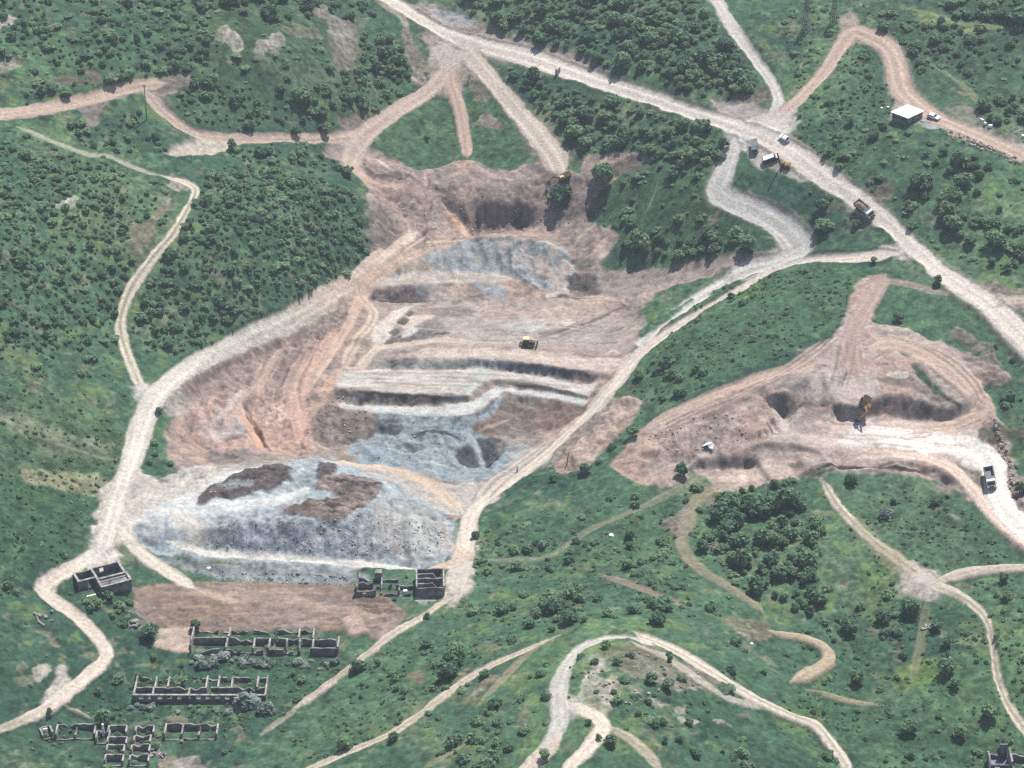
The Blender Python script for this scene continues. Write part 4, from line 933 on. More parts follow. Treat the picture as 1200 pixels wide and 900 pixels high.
# worn aprons where tracks run together
for p_, c_, o_ in [([(872,148),(900,132),(930,134),(935,146),(918,166),(895,168)], (218,208,196), .8), ([(845,150),(862,146),(880,160),(876,176),(858,178),(850,168)], (214,206,196), .8), ([(505,55),(530,44),(556,54),(545,76),(520,86)], (214,198,184), .75),
    ([(152,455),(170,446),(182,462),(170,480)], (216,206,190), .8), ([(525,668),(548,655),(556,680),(535,702),(520,700)], (214,198,182), .8), ([(1035,292),(1056,286),(1078,300),(1060,306)], (216,206,194), .8), ([(100,655),(122,640),(140,650),(128,668),(108,668)], (220,210,196), .8),
    ([(1072,668),(1096,672),(1106,684),(1090,694),(1074,684)], (214,202,186), .8), ([(645,806),(668,815),(680,832),(660,845),(648,832)], (210,200,186), .7), ([(920,294),(940,288),(944,300),(920,312),(900,314)], (212,206,196), .8), ([(1090,505),(1135,515),(1160,530),(1150,548),(1120,535)], (242,232,218), .7), ([(400,165),(425,158),(430,180),(412,192)], (204,184,170), .7)]:
    area(p_, c_, o_, 1.4, 2.2, var=.14)
# --- small relief: broken ground, clods, tussocks
rk = blur(rough_m.astype(float), .6).astype(np.float32)
bb = blur(bare.astype(float), .5).astype(np.float32)
H = H + relief
sy_, sx_ = np.gradient(H, STEP)
steep = (sstep(.45, 1.0, np.hypot(sx_, sy_)) * bb).astype(np.float32)
steep = blur(steep.astype(float), .6).astype(np.float32)
H = H + steep * (.7 * fbm(GX32, GY32 / 3.0, 1.8, 48, 3) + .4 * fbm(GX32, GY32, 3.2, 49, 3))
# clods, clefts and wheel churn over everything bare
churn = fbm(GX32, GY32, 2.2, 51, 4); cleft = np.clip(.16 - np.abs(fbm(GX32, GY32 / 1.3, 7.5, 52, 4)), 0, 1) / .16
loose = bb * (1 - .8 * blur(roadm.astype(float), .5).astype(np.float32))
H = H + loose * (.55 * churn * (.35 + rk) - .55 * cleft * rk)
gcol *= (1 + loose * (.22 * churn - .20 * cleft * np.minimum(rk, 1)))[..., None]
ridg = 1 - np.abs(fbm(GX32, GY32, 5.5, 41, 3)) * 2
H = H + rk * (.75 * fbm(GX32, GY32, 4.5, 42, 4) + .45 * (ridg - .6) + .22 * fbm(GX32, GY32, 1.1, 43, 2))
H = H + (1 - bb) * (2.6 * fbm(GX32, GY32, 42, 44, 3) + .5 * fbm(GX32, GY32, 7, 45, 3) + .42 * fbm(GX32, GY32, 1.6, 46, 3))
H = H + bb * (.12 * fbm(GX32, GY32, 3, 47, 3) + .05 * n_f)
gcol *= (1 + (1 - bb) * (.30 * n_f + .30 * n_s + .22 * n_ff))[..., None]
gcol = np.clip(gcol, .012, .86)

# --- level standing ground under the buildings
for pad in ([(66,690),(84,706),(118,712),(160,696),(132,672),(100,672)], [(414,706),(524,704),(524,672),(414,672)], [(218,772),(400,773),(400,742),(218,742)], [(152,828),(316,828),(316,798),(152,798)], [(48,874),(262,874),(262,852),(48,852)], [(112,905),(190,905),(190,862),(112,862)], [(1150,918),(1215,918),(1215,884),(1150,884)], [(1040,138),(1061,152),(1085,141),(1066,128)]):
    s_, m_ = poly_mask(pad, 2.5, 0.0, False)
    if m_ is None: continue
    H[s_] = H[s_] * (1 - m_) + (H[s_] * m_).sum() / max(m_.sum(), 1e-6) * m_
# --- one sheet: fine in the valley, coarse and far-reaching around it
def grow(start, sgn):
    out = []; d = 8.0; v = start
    while abs(v - start) < 9000:
        v += sgn * d; out.append(v); d *= 1.5
    return out
gx = np.array(grow(X0, -1)[::-1] + list(fx) + grow(X1, 1)); gy = np.array(grow(Y0, -1)[::-1] + list(fy) + grow(Y1, 1))
ax_, ay_ = np.meshgrid(gx, gy)
ii = np.clip(np.rint((np.clip(gx, X0, X1) - X0) / STEP).astype(int), 0, NX - 1); jj = np.clip(np.rint((np.clip(gy, Y0, Y1) - Y0) / STEP).astype(int), 0, NY - 1)
AH = H[np.ix_(jj, ii)]; AC = gcol[np.ix_(jj, ii)]
far = np.hypot(np.maximum(np.abs(ax_) - X1, 0), np.maximum(np.maximum(Y0 - ay_, ay_ - Y1), 0))
AH = AH * np.exp(-far / 2500.0)
tf = np.clip(far / 60.0, 0, 1)[..., None]
AC = AC * (1 - tf) + (G_MID * .8 + G_DARK * .2) * tf
ny_, nx_ = ax_.shape
def grid_mesh(name, X, Y, Z):
    ny, nx = X.shape
    me = bpy.data.meshes.new(name)
    idx = np.arange(nx * ny).reshape(ny, nx)
    q = np.stack([idx[:-1, :-1], idx[:-1, 1:], idx[1:, 1:], idx[1:, :-1]], -1).reshape(-1, 4)
    me.vertices.add(nx * ny); me.vertices.foreach_set("co", np.stack([X, Y, Z], -1).astype(np.float32).ravel())
    me.loops.add(q.size); me.loops.foreach_set("vertex_index", q.ravel().astype(np.int32))
    me.polygons.add(len(q)); me.polygons.foreach_set("loop_start", (np.arange(len(q)) * 4).astype(np.int32))
    me.polygons.foreach_set("use_smooth", np.ones(len(q), bool))
    me.update()
    return me
gme = grid_mesh("ground", ax_, ay_, AH)
ca = gme.color_attributes.new("cover", 'FLOAT_COLOR', 'POINT')
ca.data.foreach_set("color", np.concatenate([AC, np.ones(AC.shape[:2] + (1,), np.float32)], -1).astype(np.float32).ravel())
ground = bpy.data.objects.new("ground", gme)
ground['kind'] = 'structure'
C.objects.link(ground)

def new_mat(name, col=(.5, .5, .5), rough=.8, spec=.2):
    m = bpy.data.materials.new(name); m.use_nodes = True
    b = m.node_tree.nodes['Principled BSDF']
    b.inputs['Base Color'].default_value = (*col, 1); b.inputs['Roughness'].default_value = rough
    b.inputs['Specular IOR Level'].default_value = spec
    return m, m.node_tree.nodes, m.node_tree.links, b
gm, n, l, b = new_mat("ground_cover", rough=.95, spec=.05)
at = n.new('ShaderNodeAttribute'); at.attribute_name = "cover"
tc = n.new('ShaderNodeTexCoord')
mp = n.new('ShaderNodeMapping'); l.new(tc.outputs['Object'], mp.inputs[0])
nz = n.new('ShaderNodeTexNoise'); nz.inputs['Scale'].default_value = 1.1; nz.inputs['Detail'].default_value = 6; nz.inputs['Roughness'].default_value = .78
l.new(mp.outputs[0], nz.inputs['Vector'])
mr = n.new('ShaderNodeMapRange'); mr.inputs[1].default_value = .25; mr.inputs[2].default_value = .75; mr.inputs[3].default_value = .55; mr.inputs[4].default_value = 1.45
l.new(nz.outputs[0], mr.inputs[0])
vm = n.new('ShaderNodeVectorMath'); vm.operation = 'SCALE'
l.new(at.outputs['Color'], vm.inputs[0]); l.new(mr.outputs[0], vm.inputs['Scale'])
l.new(vm.outputs[0], b.inputs['Base Color'])
bp = n.new('ShaderNodeBump'); bp.inputs['Strength'].default_value = .7; bp.inputs['Distance'].default_value = .5
l.new(nz.outputs[0], bp.inputs['Height']); l.new(bp.outputs[0], b.inputs['Normal'])
gme.materials.append(gm)

# ================================================================== helpers for things
def hz(x, y): return float(hf(x, y))
def spot(px, py):
    x, y, z = march([px], [py], hf)
    return float(x[0]), float(y[0]), float(z[0])
def spots(pts):
    p = np.array(pts, float); x, y, z = march(p[:, 0], p[:, 1], hf)
    return np.stack([x, y, z], 1)
def px_per_m(y, z): return FPX / (y * CP - (z - CAM_H) * SP)

class MB:
    """collects boxes, tubes and prisms into one mesh"""
    def __init__(self): self.v = []; self.f = []
    def add(self, v, f):
        s = len(self.v); self.v += [tuple(p) for p in v]; self.f += [tuple(s + i for i in q) for q in f]; return self
    def box(self, c, s, rz=0.0, ry=0.0, top=(1, 1), shift=(0, 0)):
        hx, hy, hz_ = s[0] / 2, s[1] / 2, s[2] / 2
        P = []
        for z, (tx, ty), (ox, oy) in ((-hz_, (1, 1), (0, 0)), (hz_, top, shift)):
            for x, y in ((-hx, -hy), (hx, -hy), (hx, hy), (-hx, hy)):
                P.append(Vector((x * tx + ox, y * ty + oy, z)))
        M = Matrix.Translation(c) @ Matrix.Rotation(rz, 4, 'Z') @ Matrix.Rotation(ry, 4, 'Y')
        return self.add([M @ p for p in P], [(3, 2, 1, 0), (4, 5, 6, 7), (0, 1, 5, 4), (1, 2, 6, 5), (2, 3, 7, 6), (3, 0, 4, 7)])
    def tube(self, a, b, r0, r1=None, n=8, cap=True):
        r1 = r0 if r1 is None else r1
        a, b = Vector(a), Vector(b); d = (b - a).normalized()
        u = d.orthogonal().normalized(); w = d.cross(u)
        P = [a + (u * math.cos(t) + w * math.sin(t)) * r0 for t in [2 * math.pi * k / n for k in range(n)]]
        P += [b + (u * math.cos(t) + w * math.sin(t)) * r1 for t in [2 * math.pi * k / n for k in range(n)]]
        F = [(k, (k + 1) % n, n + (k + 1) % n, n + k) for k in range(n)]
        if cap: F += [tuple(range(n))[::-1], tuple(range(n, 2 * n))]
        return self.add(P, F)
    def prism(self, prof, y0, y1):   # profile in x,z extruded along y
        n = len(prof)
        P = [(x, y0, z) for x, z in prof] + [(x, y1, z) for x, z in prof]
        F = [(k, (k + 1) % n, n + (k + 1) % n, n + k) for k in range(n)] + [tuple(range(n))[::-1], tuple(range(n, 2 * n))]
        return self.add(P, F)
    def mesh(self, name, mat):
        me = bpy.data.meshes.new(name); me.from_pydata([tuple(p) for p in self.v], [], self.f); me.update()
        bm = bmesh.new(); bm.from_mesh(me); bmesh.ops.recalc_face_normals(bm, faces=bm.faces); bm.to_mesh(me); bm.free()
        me.materials.append(mat)
        return me
    def build(self, name, mat, parent=None):
        o = bpy.data.objects.new(name, self.mesh(name, mat)); C.objects.link(o)
        if parent: o.parent = parent
        return o
def tag(o, label=None, cat=None, group=None, kind=None):
    if label: o['label'] = label
    if cat: o['category'] = cat
    if group: o['group'] = group
    if kind: o['kind'] = kind
    return o
def empty(name, loc, rz=0.0, label=None, cat=None, group=None, tilt=None):
    o = bpy.data.objects.new(name, None); C.objects.link(o); o.location = loc; o.rotation_euler = (0, 0, rz)
    o.empty_display_size = .5
    return tag(o, label, cat, group)
def copy_tree(o, parent=None):
    c = o.copy(); C.objects.link(c)
    if parent: c.parent = parent
    for ch in list(o.children): copy_tree(ch, c)
    return c
def ground_tilt(o, rz):
    """sit a vehicle on the slope beneath it"""
    x, y = o.location.x, o.location.y; e = 2.0
    nx = (hz(x - e, y) - hz(x + e, y)) / (2 * e); ny = (hz(x, y - e) - hz(x, y + e)) / (2 * e)
    nrm = Vector((nx, ny, 1)).normalized()
    q = Vector((0, 0, 1)).rotation_difference(nrm)
    o.rotation_mode = 'QUATERNION'
    o.rotation_quaternion = q @ Matrix.Rotation(rz, 3, 'Z').to_quaternion()

def worn(name, col, rough=.7, spec=.25, scale=1.5, amt=.25, dirt=None):
    m, n, l, b = new_mat(name, col, rough, spec)
    tc = n.new('ShaderNodeTexCoord'); nz = n.new('ShaderNodeTexNoise'); nz.inputs['Scale'].default_value = scale; nz.inputs['Detail'].default_value = 6
    l.new(tc.outputs['Object'], nz.inputs['Vector'])
    cr = n.new('ShaderNodeValToRGB'); e = cr.color_ramp.elements
    d = dirt or tuple(c * (1 - amt * 1.6) for c in col)
    e[0].position = .35; e[0].color = (*d, 1); e[1].position = .62; e[1].color = (*col, 1)
    l.new(nz.outputs[0], cr.inputs[0]); l.new(cr.outputs[0], b.inputs['Base Color'])
    return m
M_CONC = worn("old_concrete", (.25, .24, .23), .95, .05, .6, .4)
M_CONCTOP = worn("weathered_coping", (.31, .295, .275), .95, .05, .8, .35)
M_CONCD = worn("stained_concrete", (.2, .2, .195), .95, .05, .5, .45)
M_WHITE = worn("white_paint", (.78, .78, .76), .5, .3, 1.2, .12)
M_ROOF = worn("white_sheet_roof", (.84, .83, .80), .55, .3, .5, .14)
M_YEL = worn("yellow_paint", (.36, .21, .035), .6, .3, 1.4, .3, (.16, .11, .06))
M_DIRTY_SHADE = worn("shaded_dirty_yellow", (.13, .09, .04), .85, .1, 1.6, .4, (.045, .04, .035))  # dirty yellow, with the bodywork's shaded side darkened into the paint
M_PALEYEL = worn("faded_yellow_paint", (.74, .60, .28), .55, .3, 1.5, .2)
M_DARK = worn("dark_steel", (.035, .035, .04), .6, .3, 2, .4)
M_STEEL = worn("grey_steel", (.16, .165, .17), .55, .35, 2, .3)
M_RUB = new_mat("rubber", (.025, .025, .027), .85, .15)[0]
M_GLASS = new_mat("dark_glass", (.02, .028, .035), .12, .5)[0]
M_BLUE = worn("blue_grey_paint", (.10, .15, .22), .45, .4, 1.2, .3)
M_NAVY = worn("dark_navy_paint", (.03, .04, .065), .45, .4, 1.2, .3)
M_BED = worn("dump_bed_paint", (.075, .09, .12), .6, .3, 1.2, .4, (.16, .13, .11))
M_LOAD = worn("loaded_earth", (.26, .20, .165), 1, 0, 2.2, .4)
M_WOOD = worn("grey_timber", (.20, .17, .14), .9, .1, 2.5, .35)
M_LAMP = new_mat("lamp_glass", (.7, .7, .66), .2, .5)[0]
M_RED = new_mat("tail_lamp_red", (.35, .03, .02), .3, .5)[0]
M_PALEPOST = worn("pale_concrete_pole", (.45, .43, .40), .9, .1, 2, .2)

# ================================================================== vehicles
def wheel(parent, c, r, w, hub=True):
    o = MB().tube((c[0], c[1] - w / 2, c[2]), (c[0], c[1] + w / 2, c[2]), r, n=16).build('wheel', M_RUB, parent)
    if hub:
        s = 1 if c[1] > 0 else -1
        MB().tube((c[0], c[1] + s * w / 2, c[2]), (c[0], c[1] + s * (w / 2 + .05), c[2]), r * .5, r * .42, n=12).build('rim', M_STEEL, o)
    return o
def tipper(loc, rz, label, load=True, bedmat=None, group=None):
    t = empty('dump_truck', loc, rz, label, 'truck', group)
    MB().box((-.2, 0, .95), (7.6, .95, .3)).box((-3.9, 0, .8), (.15, 2.3, .2)).build('chassis', M_DARK, t)
    cab = MB().prism([(1.9, .75), (3.75, .75), (3.85, 1.7), (3.55, 2.95), (1.95, 3.0)], -1.2, 1.2).box((2.7, 0, 3.06), (1.6, 2.2, .12)).build('cab', M_WHITE, t)
    MB().add([(3.86, -1.05, 1.8), (3.86, 1.05, 1.8), (3.60, 1.05, 2.8), (3.60, -1.05, 2.8)], [(0, 1, 2, 3)]).build('windscreen', M_GLASS, cab)
    for s in (-1, 1):
        MB().add([(2.2, s * 1.215, 1.85), (3.5, s * 1.215, 1.85), (3.35, s * 1.215, 2.7), (2.2, s * 1.215, 2.7)], [(0, 1, 2, 3)]).build('side_window', M_GLASS, cab)
        MB().box((3.84, s * .9, 1.15), (.06, .35, .22)).build('headlight', M_LAMP, cab)
        MB().box((3.9, s * 1.42, 2.35), (.12, .14, .55)).build('mirror', M_DARK, cab)
    MB().box((3.86, 0, 1.3), (.06, 1.2, .5)).build('grille', M_DARK, cab)
    MB().box((3.9, 0, .72), (.2, 2.4, .32)).build('bumper', M_STEEL, t)
    b = MB()
    b.box((-1.1, 0, 1.35), (5.4, 2.4, .16))
    for s in (-1, 1):
        b.box((-1.1, s * 1.2, 2.1), (5.5, .12, 1.4))
        for k in range(6): b.box((-3.5 + k * .98, s * 1.3, 2.1), (.12, .12, 1.4))
    b.box((1.66, 0, 2.3), (.14, 2.52, 1.8)).box((2.15, 0, 3.16), (1.0, 2.4, .08))
    b.box((-3.86, 0, 1.95), (.12, 2.52, 1.1), ry=-.12)
    bed = b.build('dump_bed', bedmat or M_BED, t); t.scale = (1.02, 1.02, 1.02)
    if load:
        lv = []; nx_, ny2 = 12, 6
        rr = random.Random(3)
        for i in range(nx_):
            for j in range(ny2):
                u, v = i / (nx_ - 1), j / (ny2 - 1)
                lv.append((-3.75 + 5.3 * u, -1.13 + 2.26 * v, 2.2 + .75 * math.sin(math.pi * u) * math.sin(math.pi * v) + rr.uniform(-.1, .1)))
        MB().add(lv, [(i * ny2 + j, (i + 1) * ny2 + j, (i + 1) * ny2 + j + 1, i * ny2 + j + 1) for i in range(nx_ - 1) for j in range(ny2 - 1)]).build('load', M_LOAD, bed)
    for x in (2.9, -1.5, -2.85):
        for s in (-1, 1):
            wheel(t, (x, s * 1.0, .55), .55, .42 if x > 0 else .6)
    for s in (-1, 1):
        MB().box((-4.0, s * .95, .95), (.06, .3, .16)).build('tail_light', M_RED, t)
    MB().tube((.6, -1.05, .75), (1.5, -1.05, .75), .3, n=12).build('fuel_tank', M_STEEL, t)
    ground_tilt(t, rz)
    return t
def car(loc, rz, label, mat, group=None):
    t = empty('car', loc, rz, label, 'car', group)
    prof = [(-2.1, .35), (2.05, .35), (2.15, .6), (2.05, .85), (.95, .98), (-2.0, 1.0), (-2.15, .7)]
    b = MB().prism(prof, -.85, .85).build('body', mat, t)
    roof = MB().add([(x, y * .82, z) if z > 1.2 else (x, y * .9, z) for y in (-.88, .88) for x, z in [(-1.95, .97), (1.0, .95), (.25, 1.46), (-1.35, 1.48)]], [(0, 1, 2, 3), (7, 6, 5, 4), (2, 6, 7, 3), (0, 3, 7, 4), (1, 5, 6, 2)]).build('cabin', mat, t)
    MB().add([(1.0, -.7, 1.0), (1.0, .7, 1.0), (.34, .62, 1.42), (.34, -.62, 1.42)], [(0, 1, 2, 3)]).build('windscreen', M_GLASS, roof)
    MB().add([(-1.98, -.7, 1.02), (-1.98, .7, 1.02), (-1.46, .62, 1.42), (-1.46, -.62, 1.42)], [(3, 2, 1, 0)]).build('rear_window', M_GLASS, roof)
    for s in (-1, 1):
        MB().add([(-1.7, s * .80, 1.03), (.75, s * .80, 1.02), (.2, s * .745, 1.38), (-1.3, s * .745, 1.38)], [(0, 1, 2, 3)]).build('side_window', M_GLASS, roof)
        MB().box((2.1, s * .6, .68), (.08, .3, .14)).build('headlight', M_LAMP, b)
        MB().box((-2.12, s * .65, .78), (.06, .22, .2)).build('tail_light', M_RED, b)
        for x in (1.3, -1.3): wheel(t, (x, s * .78, .32), .32, .2)
    ground_tilt(t, rz)
    return t
def box_van(loc, rz, label, body_mat, roof_mat, L=4.9):
    t = empty('van', loc, rz, label, 'van')
    b = MB().prism([(-L / 2, .4), (L / 2, .4), (L / 2 + .05, 1.0), (L / 2 - .55, 1.25), (L / 2 - 1.1, 2.02), (-L / 2, 2.06)], -.92, .92).build('body', body_mat, t)
    MB().box((-.4, 0, 2.09), (L - 1.3, 1.74, .07)).build('roof', roof_mat, t)
    MB().add([(L / 2 - .53, -.78, 1.3), (L / 2 - .53, .78, 1.3), (L / 2 - 1.06, .72, 1.96), (L / 2 - 1.06, -.72, 1.96)], [(0, 1, 2, 3)]).build('windscreen', M_GLASS, b)
    for s in (-1, 1):
        for k in range(3):
            x = L / 2 - 2.0 - k * 1.05
            MB().add([(x - .42, s * .93, 1.3), (x + .42, s * .93, 1.3), (x + .42, s * .93, 1.85), (x - .42, s * .93, 1.85)], [(0, 1, 2, 3)]).build('side_window', M_GLASS, b)
        MB().box((L / 2 + .02, s * .65, .8), (.08, .26, .2)).build('headlight', M_LAMP, b)
        for x in (L / 2 - .9, -L / 2 + .9): wheel(t, (x, s * .84, .36), .36, .22)
    MB().box((L / 2 + .05, 0, .5), (.14, 1.8, .2)).build('bumper', M_DARK, t)
    ground_tilt(t, rz)
    return t
def flatbed(loc, rz, label):
    t = empty('truck', loc, rz, label, 'truck')
    MB().box((-.2, 0, .72), (5.2, .8, .22)).build('chassis', M_DARK, t)
    cab = MB().prism([(1.2, .6), (2.6, .6), (2.7, 1.3), (2.4, 2.15), (1.25, 2.2)], -.95, .95).build('cab', M_BLUE, t)
    MB().add([(2.71, -.8, 1.4), (2.71, .8, 1.4), (2.46, .75, 2.05), (2.46, -.75, 2.05)], [(0, 1, 2, 3)]).build('windscreen', M_GLASS, cab)
    for s in (-1, 1):
        MB().add([(1.45, s * .96, 1.4), (2.4, s * .96, 1.4), (2.25, s * .96, 2.0), (1.45, s * .96, 2.0)], [(0, 1, 2, 3)]).build('side_window', M_GLASS, cab)
        MB().box((2.7, s * .7, .9), (.06, .26, .18)).build('headlight', M_LAMP, cab)
    b = MB().box((-.9, 0, .95), (3.8, 2.0, .1))
    for s in (-1, 1): b.box((-.9, s * 1.0, 1.5), (3.8, .08, 1.0))
    b.box((-2.8, 0, 1.5), (.08, 2.08, 1.0)).box((1.0, 0, 1.55), (.08, 2.08, 1.2))
    bed = b.build('cargo_body', M_BLUE, t)
    MB().box((-.9, 0, 2.02), (3.84, 2.1, .06)).build('cover', M_STEEL, bed)
    for x in (1.8, -1.7):
        for s in (-1, 1): wheel(t, (x, s * .85, .42), .42, .3)
    ground_tilt(t, rz)
    return t
def tracks(t, L, W, gauge, h, name='track'):
    for s in (-1, 1):
        r = h / 2
        prof = [(-L / 2 + r + r * math.cos(a), r + r * math.sin(a)) for a in [math.pi * (.5 + k / 6) for k in range(7)]]
        prof += [(L / 2 - r + r * math.cos(a), r + r * math.sin(a)) for a in [math.pi * (-.5 + k / 6) for k in range(7)]]
        tr = MB().prism(prof, s * gauge / 2 - W / 2, s * gauge / 2 + W / 2)
        for k in range(12):
            x = -L / 2 + r + (L - 2 * r) * k / 11
            tr.box((x, s * gauge / 2, h + .03), (.12, W, .06))
        tk = tr.build(name, M_DARK, t)
        MB().tube((-L / 2 + r, s * (gauge / 2 + W / 2), r), (-L / 2 + r, s * (gauge / 2 + W / 2 + .05), r), r * .6, n=10).build('sprocket', M_STEEL, tk)
        MB().tube((L / 2 - r, s * (gauge / 2 + W / 2), r), (L / 2 - r, s * (gauge / 2 + W / 2 + .05), r), r * .6, n=10).build('idler', M_STEEL, tk)
def limb(a, b, w0, w1, th):   # flat tapered boom piece in the x,z plane
    ax, az = a; bx2, bz = b
    L = math.hypot(bx2 - ax, bz - az); nx_, nz_ = -(bz - az) / L, (bx2 - ax) / L
    return MB().prism([(ax - nx_ * w0 / 2, az - nz_ * w0 / 2), (bx2 - nx_ * w1 / 2, bz - nz_ * w1 / 2), (bx2 + nx_ * w1 / 2, bz + nz_ * w1 / 2), (ax + nx_ * w0 / 2, az + nz_ * w0 / 2)], -th / 2, th / 2)
def excavator(loc, rz, label, joints, tilt=True, cabmat=None, house_rz=0.0):
    """joints: boom foot, elbow, stick end, bucket tip in the machine's x,z plane"""
    t = empty('excavator', loc, rz, label, 'excavator')
    tracks(t, 4.2, .6, 2.4, .95)
    MB().box((0, 0, .72), (2.0, 1.9, .4)).tube((0, 0, .85), (0, 0, 1.15), .7, n=16).build('undercarriage', M_DARK, t)
    hs = MB().prism([(-2.6, 1.2), (1.3, 1.2), (1.3, 1.75), (-.3, 2.15), (-2.3, 2.2), (-2.7, 1.9)], -1.25, 1.25).build('house', M_DIRTY_SHADE, t)
    MB().box((-2.45, 0, 1.65), (.7, 2.66, .9), top=(.85, .96)).build('counterweight', M_DARK, hs)
    MB().tube((-1.4, -.6, 2.1), (-1.4, -.6, 2.7), .07, n=8).build('exhaust', M_DARK, hs)
    cb = MB().prism([(-.2, 1.7), (1.4, 1.7), (1.45, 2.3), (1.15, 3.0), (-.2, 3.05)], .25, 1.28).build('cab', cabmat or M_YEL, t)
    MB().add([(1.42, .33, 1.85), (1.42, 1.2, 1.85), (1.18, 1.2, 2.9), (1.18, .33, 2.9)], [(0, 1, 2, 3)]).build('windscreen', M_GLASS, cb)
    MB().add([(-.05, 1.29, 2.0), (1.2, 1.29, 2.0), (1.05, 1.29, 2.9), (-.05, 1.29, 2.9)], [(0, 1, 2, 3)]).build('side_window', M_GLASS, cb)
    a, e, s, bk = joints
    m1 = ((a[0] + e[0]) / 2, (a[1] + e[1]) / 2 + .25)
    bo = limb(a, m1, .5, .62, .42)
    l2 = limb(m1, e, .62, .4, .42); bo.add(l2.v, l2.f)
    bo.tube((a[0], -.35, a[1]), (a[0], .35, a[1]), .16, n=10).tube((e[0], -.3, e[1]), (e[0], .3, e[1]), .13, n=10)
    bob = bo.build('boom', M_YEL, t)
    MB().tube((a[0] + .45, -.32, a[1] - .3), (m1[0], -.32, m1[1] - .2), .09, n=8).tube((a[0] + .45, .32, a[1] - .3), (m1[0], .32, m1[1] - .2), .09, n=8).build('ram', M_STEEL, bob)
    ds = Vector((s[0] - e[0], s[1] - e[1])).normalized()
    st = limb((e[0] - ds.x * .7, e[1] - ds.y * .7), s, .45, .26, .3).build('stick', M_YEL, t)
    MB().tube((m1[0] + .2, 0, m1[1] + .42), (e[0] - ds.x * .6, 0, e[1] - ds.y * .6 + .1), .08, n=8).build('ram', M_STEEL, st)
    d = Vector((bk[0] - s[0], bk[1] - s[1])); dn = d.normalized(); n2 = Vector((-dn.y, dn.x))
    pts = [Vector(s) + n2 * .3, Vector(s) - n2 * .2, Vector(s) + dn * d.length * .7 - n2 * .75, Vector(bk) - n2 * .55, Vector(bk) + n2 * .1, Vector(s) + dn * .3 + n2 * .45]
    bu = MB().prism([(p.x, p.y) for p in pts], -.6, .6)
    for k in range(5): bu.box((bk[0], -.5 + k * .25, bk[1]), (.18, .1, .18))
    bu.build('bucket', M_DARK, t)
    if tilt: ground_tilt(t, rz)
    t.scale = (.88, .88, .88)
    return t
def bulldozer(loc, rz, label):
    t = empty('bulldozer', loc, rz, label, 'bulldozer')
    tracks(t, 3.9, .6, 2.1, 1.05)
    MB().prism([(-1.7, .6), (2.0, .6), (2.05, 1.75), (.3, 1.9), (.2, 1.5), (-1.7, 1.5)], -.72, .72).build('hood', M_DIRTY_SHADE, t)
    cb = MB().prism([(-1.3, 1.5), (.25, 1.5), (.1, 2.7), (-1.2, 2.7)], -.75, .75).build('cab', M_DARK, t)
    MB().box((-.55, 0, 2.8), (1.9, 1.75, .16)).build('roof', M_PALEYEL, cb)
    for s in (-1, 1):
        MB().add([(-1.1, s * .76, 1.75), (.05, s * .76, 1.75), (-.03, s * .76, 2.55), (-1.05, s * .76, 2.55)], [(0, 1, 2, 3)]).build('side_window', M_GLASS, cb)
        MB().box((1.4, s * 1.5, .75), (2.9, .16, .28)).build('push_arm', M_DIRTY_SHADE, t)
    bl = MB()
    prof = [(2.75, .05), (2.95, .5), (2.95, 1.0), (2.8, 1.4), (2.68, 1.4), (2.82, 1.0), (2.82, .5), (2.62, .05)]
    bl.prism(prof, -1.75, 1.75).build('blade', M_DARK, t)
    MB().tube((1.2, -.4, 1.85), (1.2, -.4, 2.5), .08, n=8).build('exhaust', M_DARK, t)
    rp = MB().box((-2.2, 0, 1.0), (.9, 1.4, .25))
    for y in (-.5, 0, .5): rp.box((-2.6, y, .6), (.16, .12, 1.1))
    rp.build('ripper', M_DARK, t)
    ground_tilt(t, rz)
    return t
def drill_rig(loc, rz, label):
    t = empty('drill_rig', loc, rz, label, 'drill rig')
    tracks(t, 3.2, .45, 1.9, .75)
    MB().box((0, 0, .85), (3.0, 1.6, .3)).build('deck', M_DARK, t)
    MB().box((-.8, .1, 1.5), (1.5, 1.4, 1.0), top=(.9, .95)).build('engine_housing', M_YEL, t)
    cb = MB().box((.55, -.45, 1.6), (.9, .85, 1.3), top=(.85, .9)).build('cab', M_YEL, t)
    MB().add([(1.01, -.8, 1.5), (1.01, -.1, 1.5), (.95, -.12, 2.15), (.95, -.78, 2.15)], [(0, 1, 2, 3)]).build('windscreen', M_GLASS, cb)
    ms = MB()
    for s in (-.16, .16): ms.tube((1.55, s, .3), (1.15, s, 7.2), .06, n=6).tube((1.85, s, .3), (1.42, s, 7.2), .06, n=6)
    for k in range(10):
        z = .8 + k * .65; x = 1.55 - .4 * (z - .3) / 6.9
        ms.tube((x, -.16, z), (x + .28, .16, z + .55), .035, n=5).tube((x, .16, z), (x + .28, -.16, z + .55), .035, n=5)
    ms.box((1.28, 0, 7.25), (.45, .45, .18)); ms.build('mast', M_DARK, t)
    MB().tube((.2, 0, 1.1), (1.35, 0, 3.6), .1, n=8).build('mast_brace', M_YEL, t)
    MB().tube((1.75, 0, 0.05), (1.4, 0, 6.2), .07, n=8).build('drill_rod', M_STEEL, t)
    ground_tilt(t, rz)
    return t

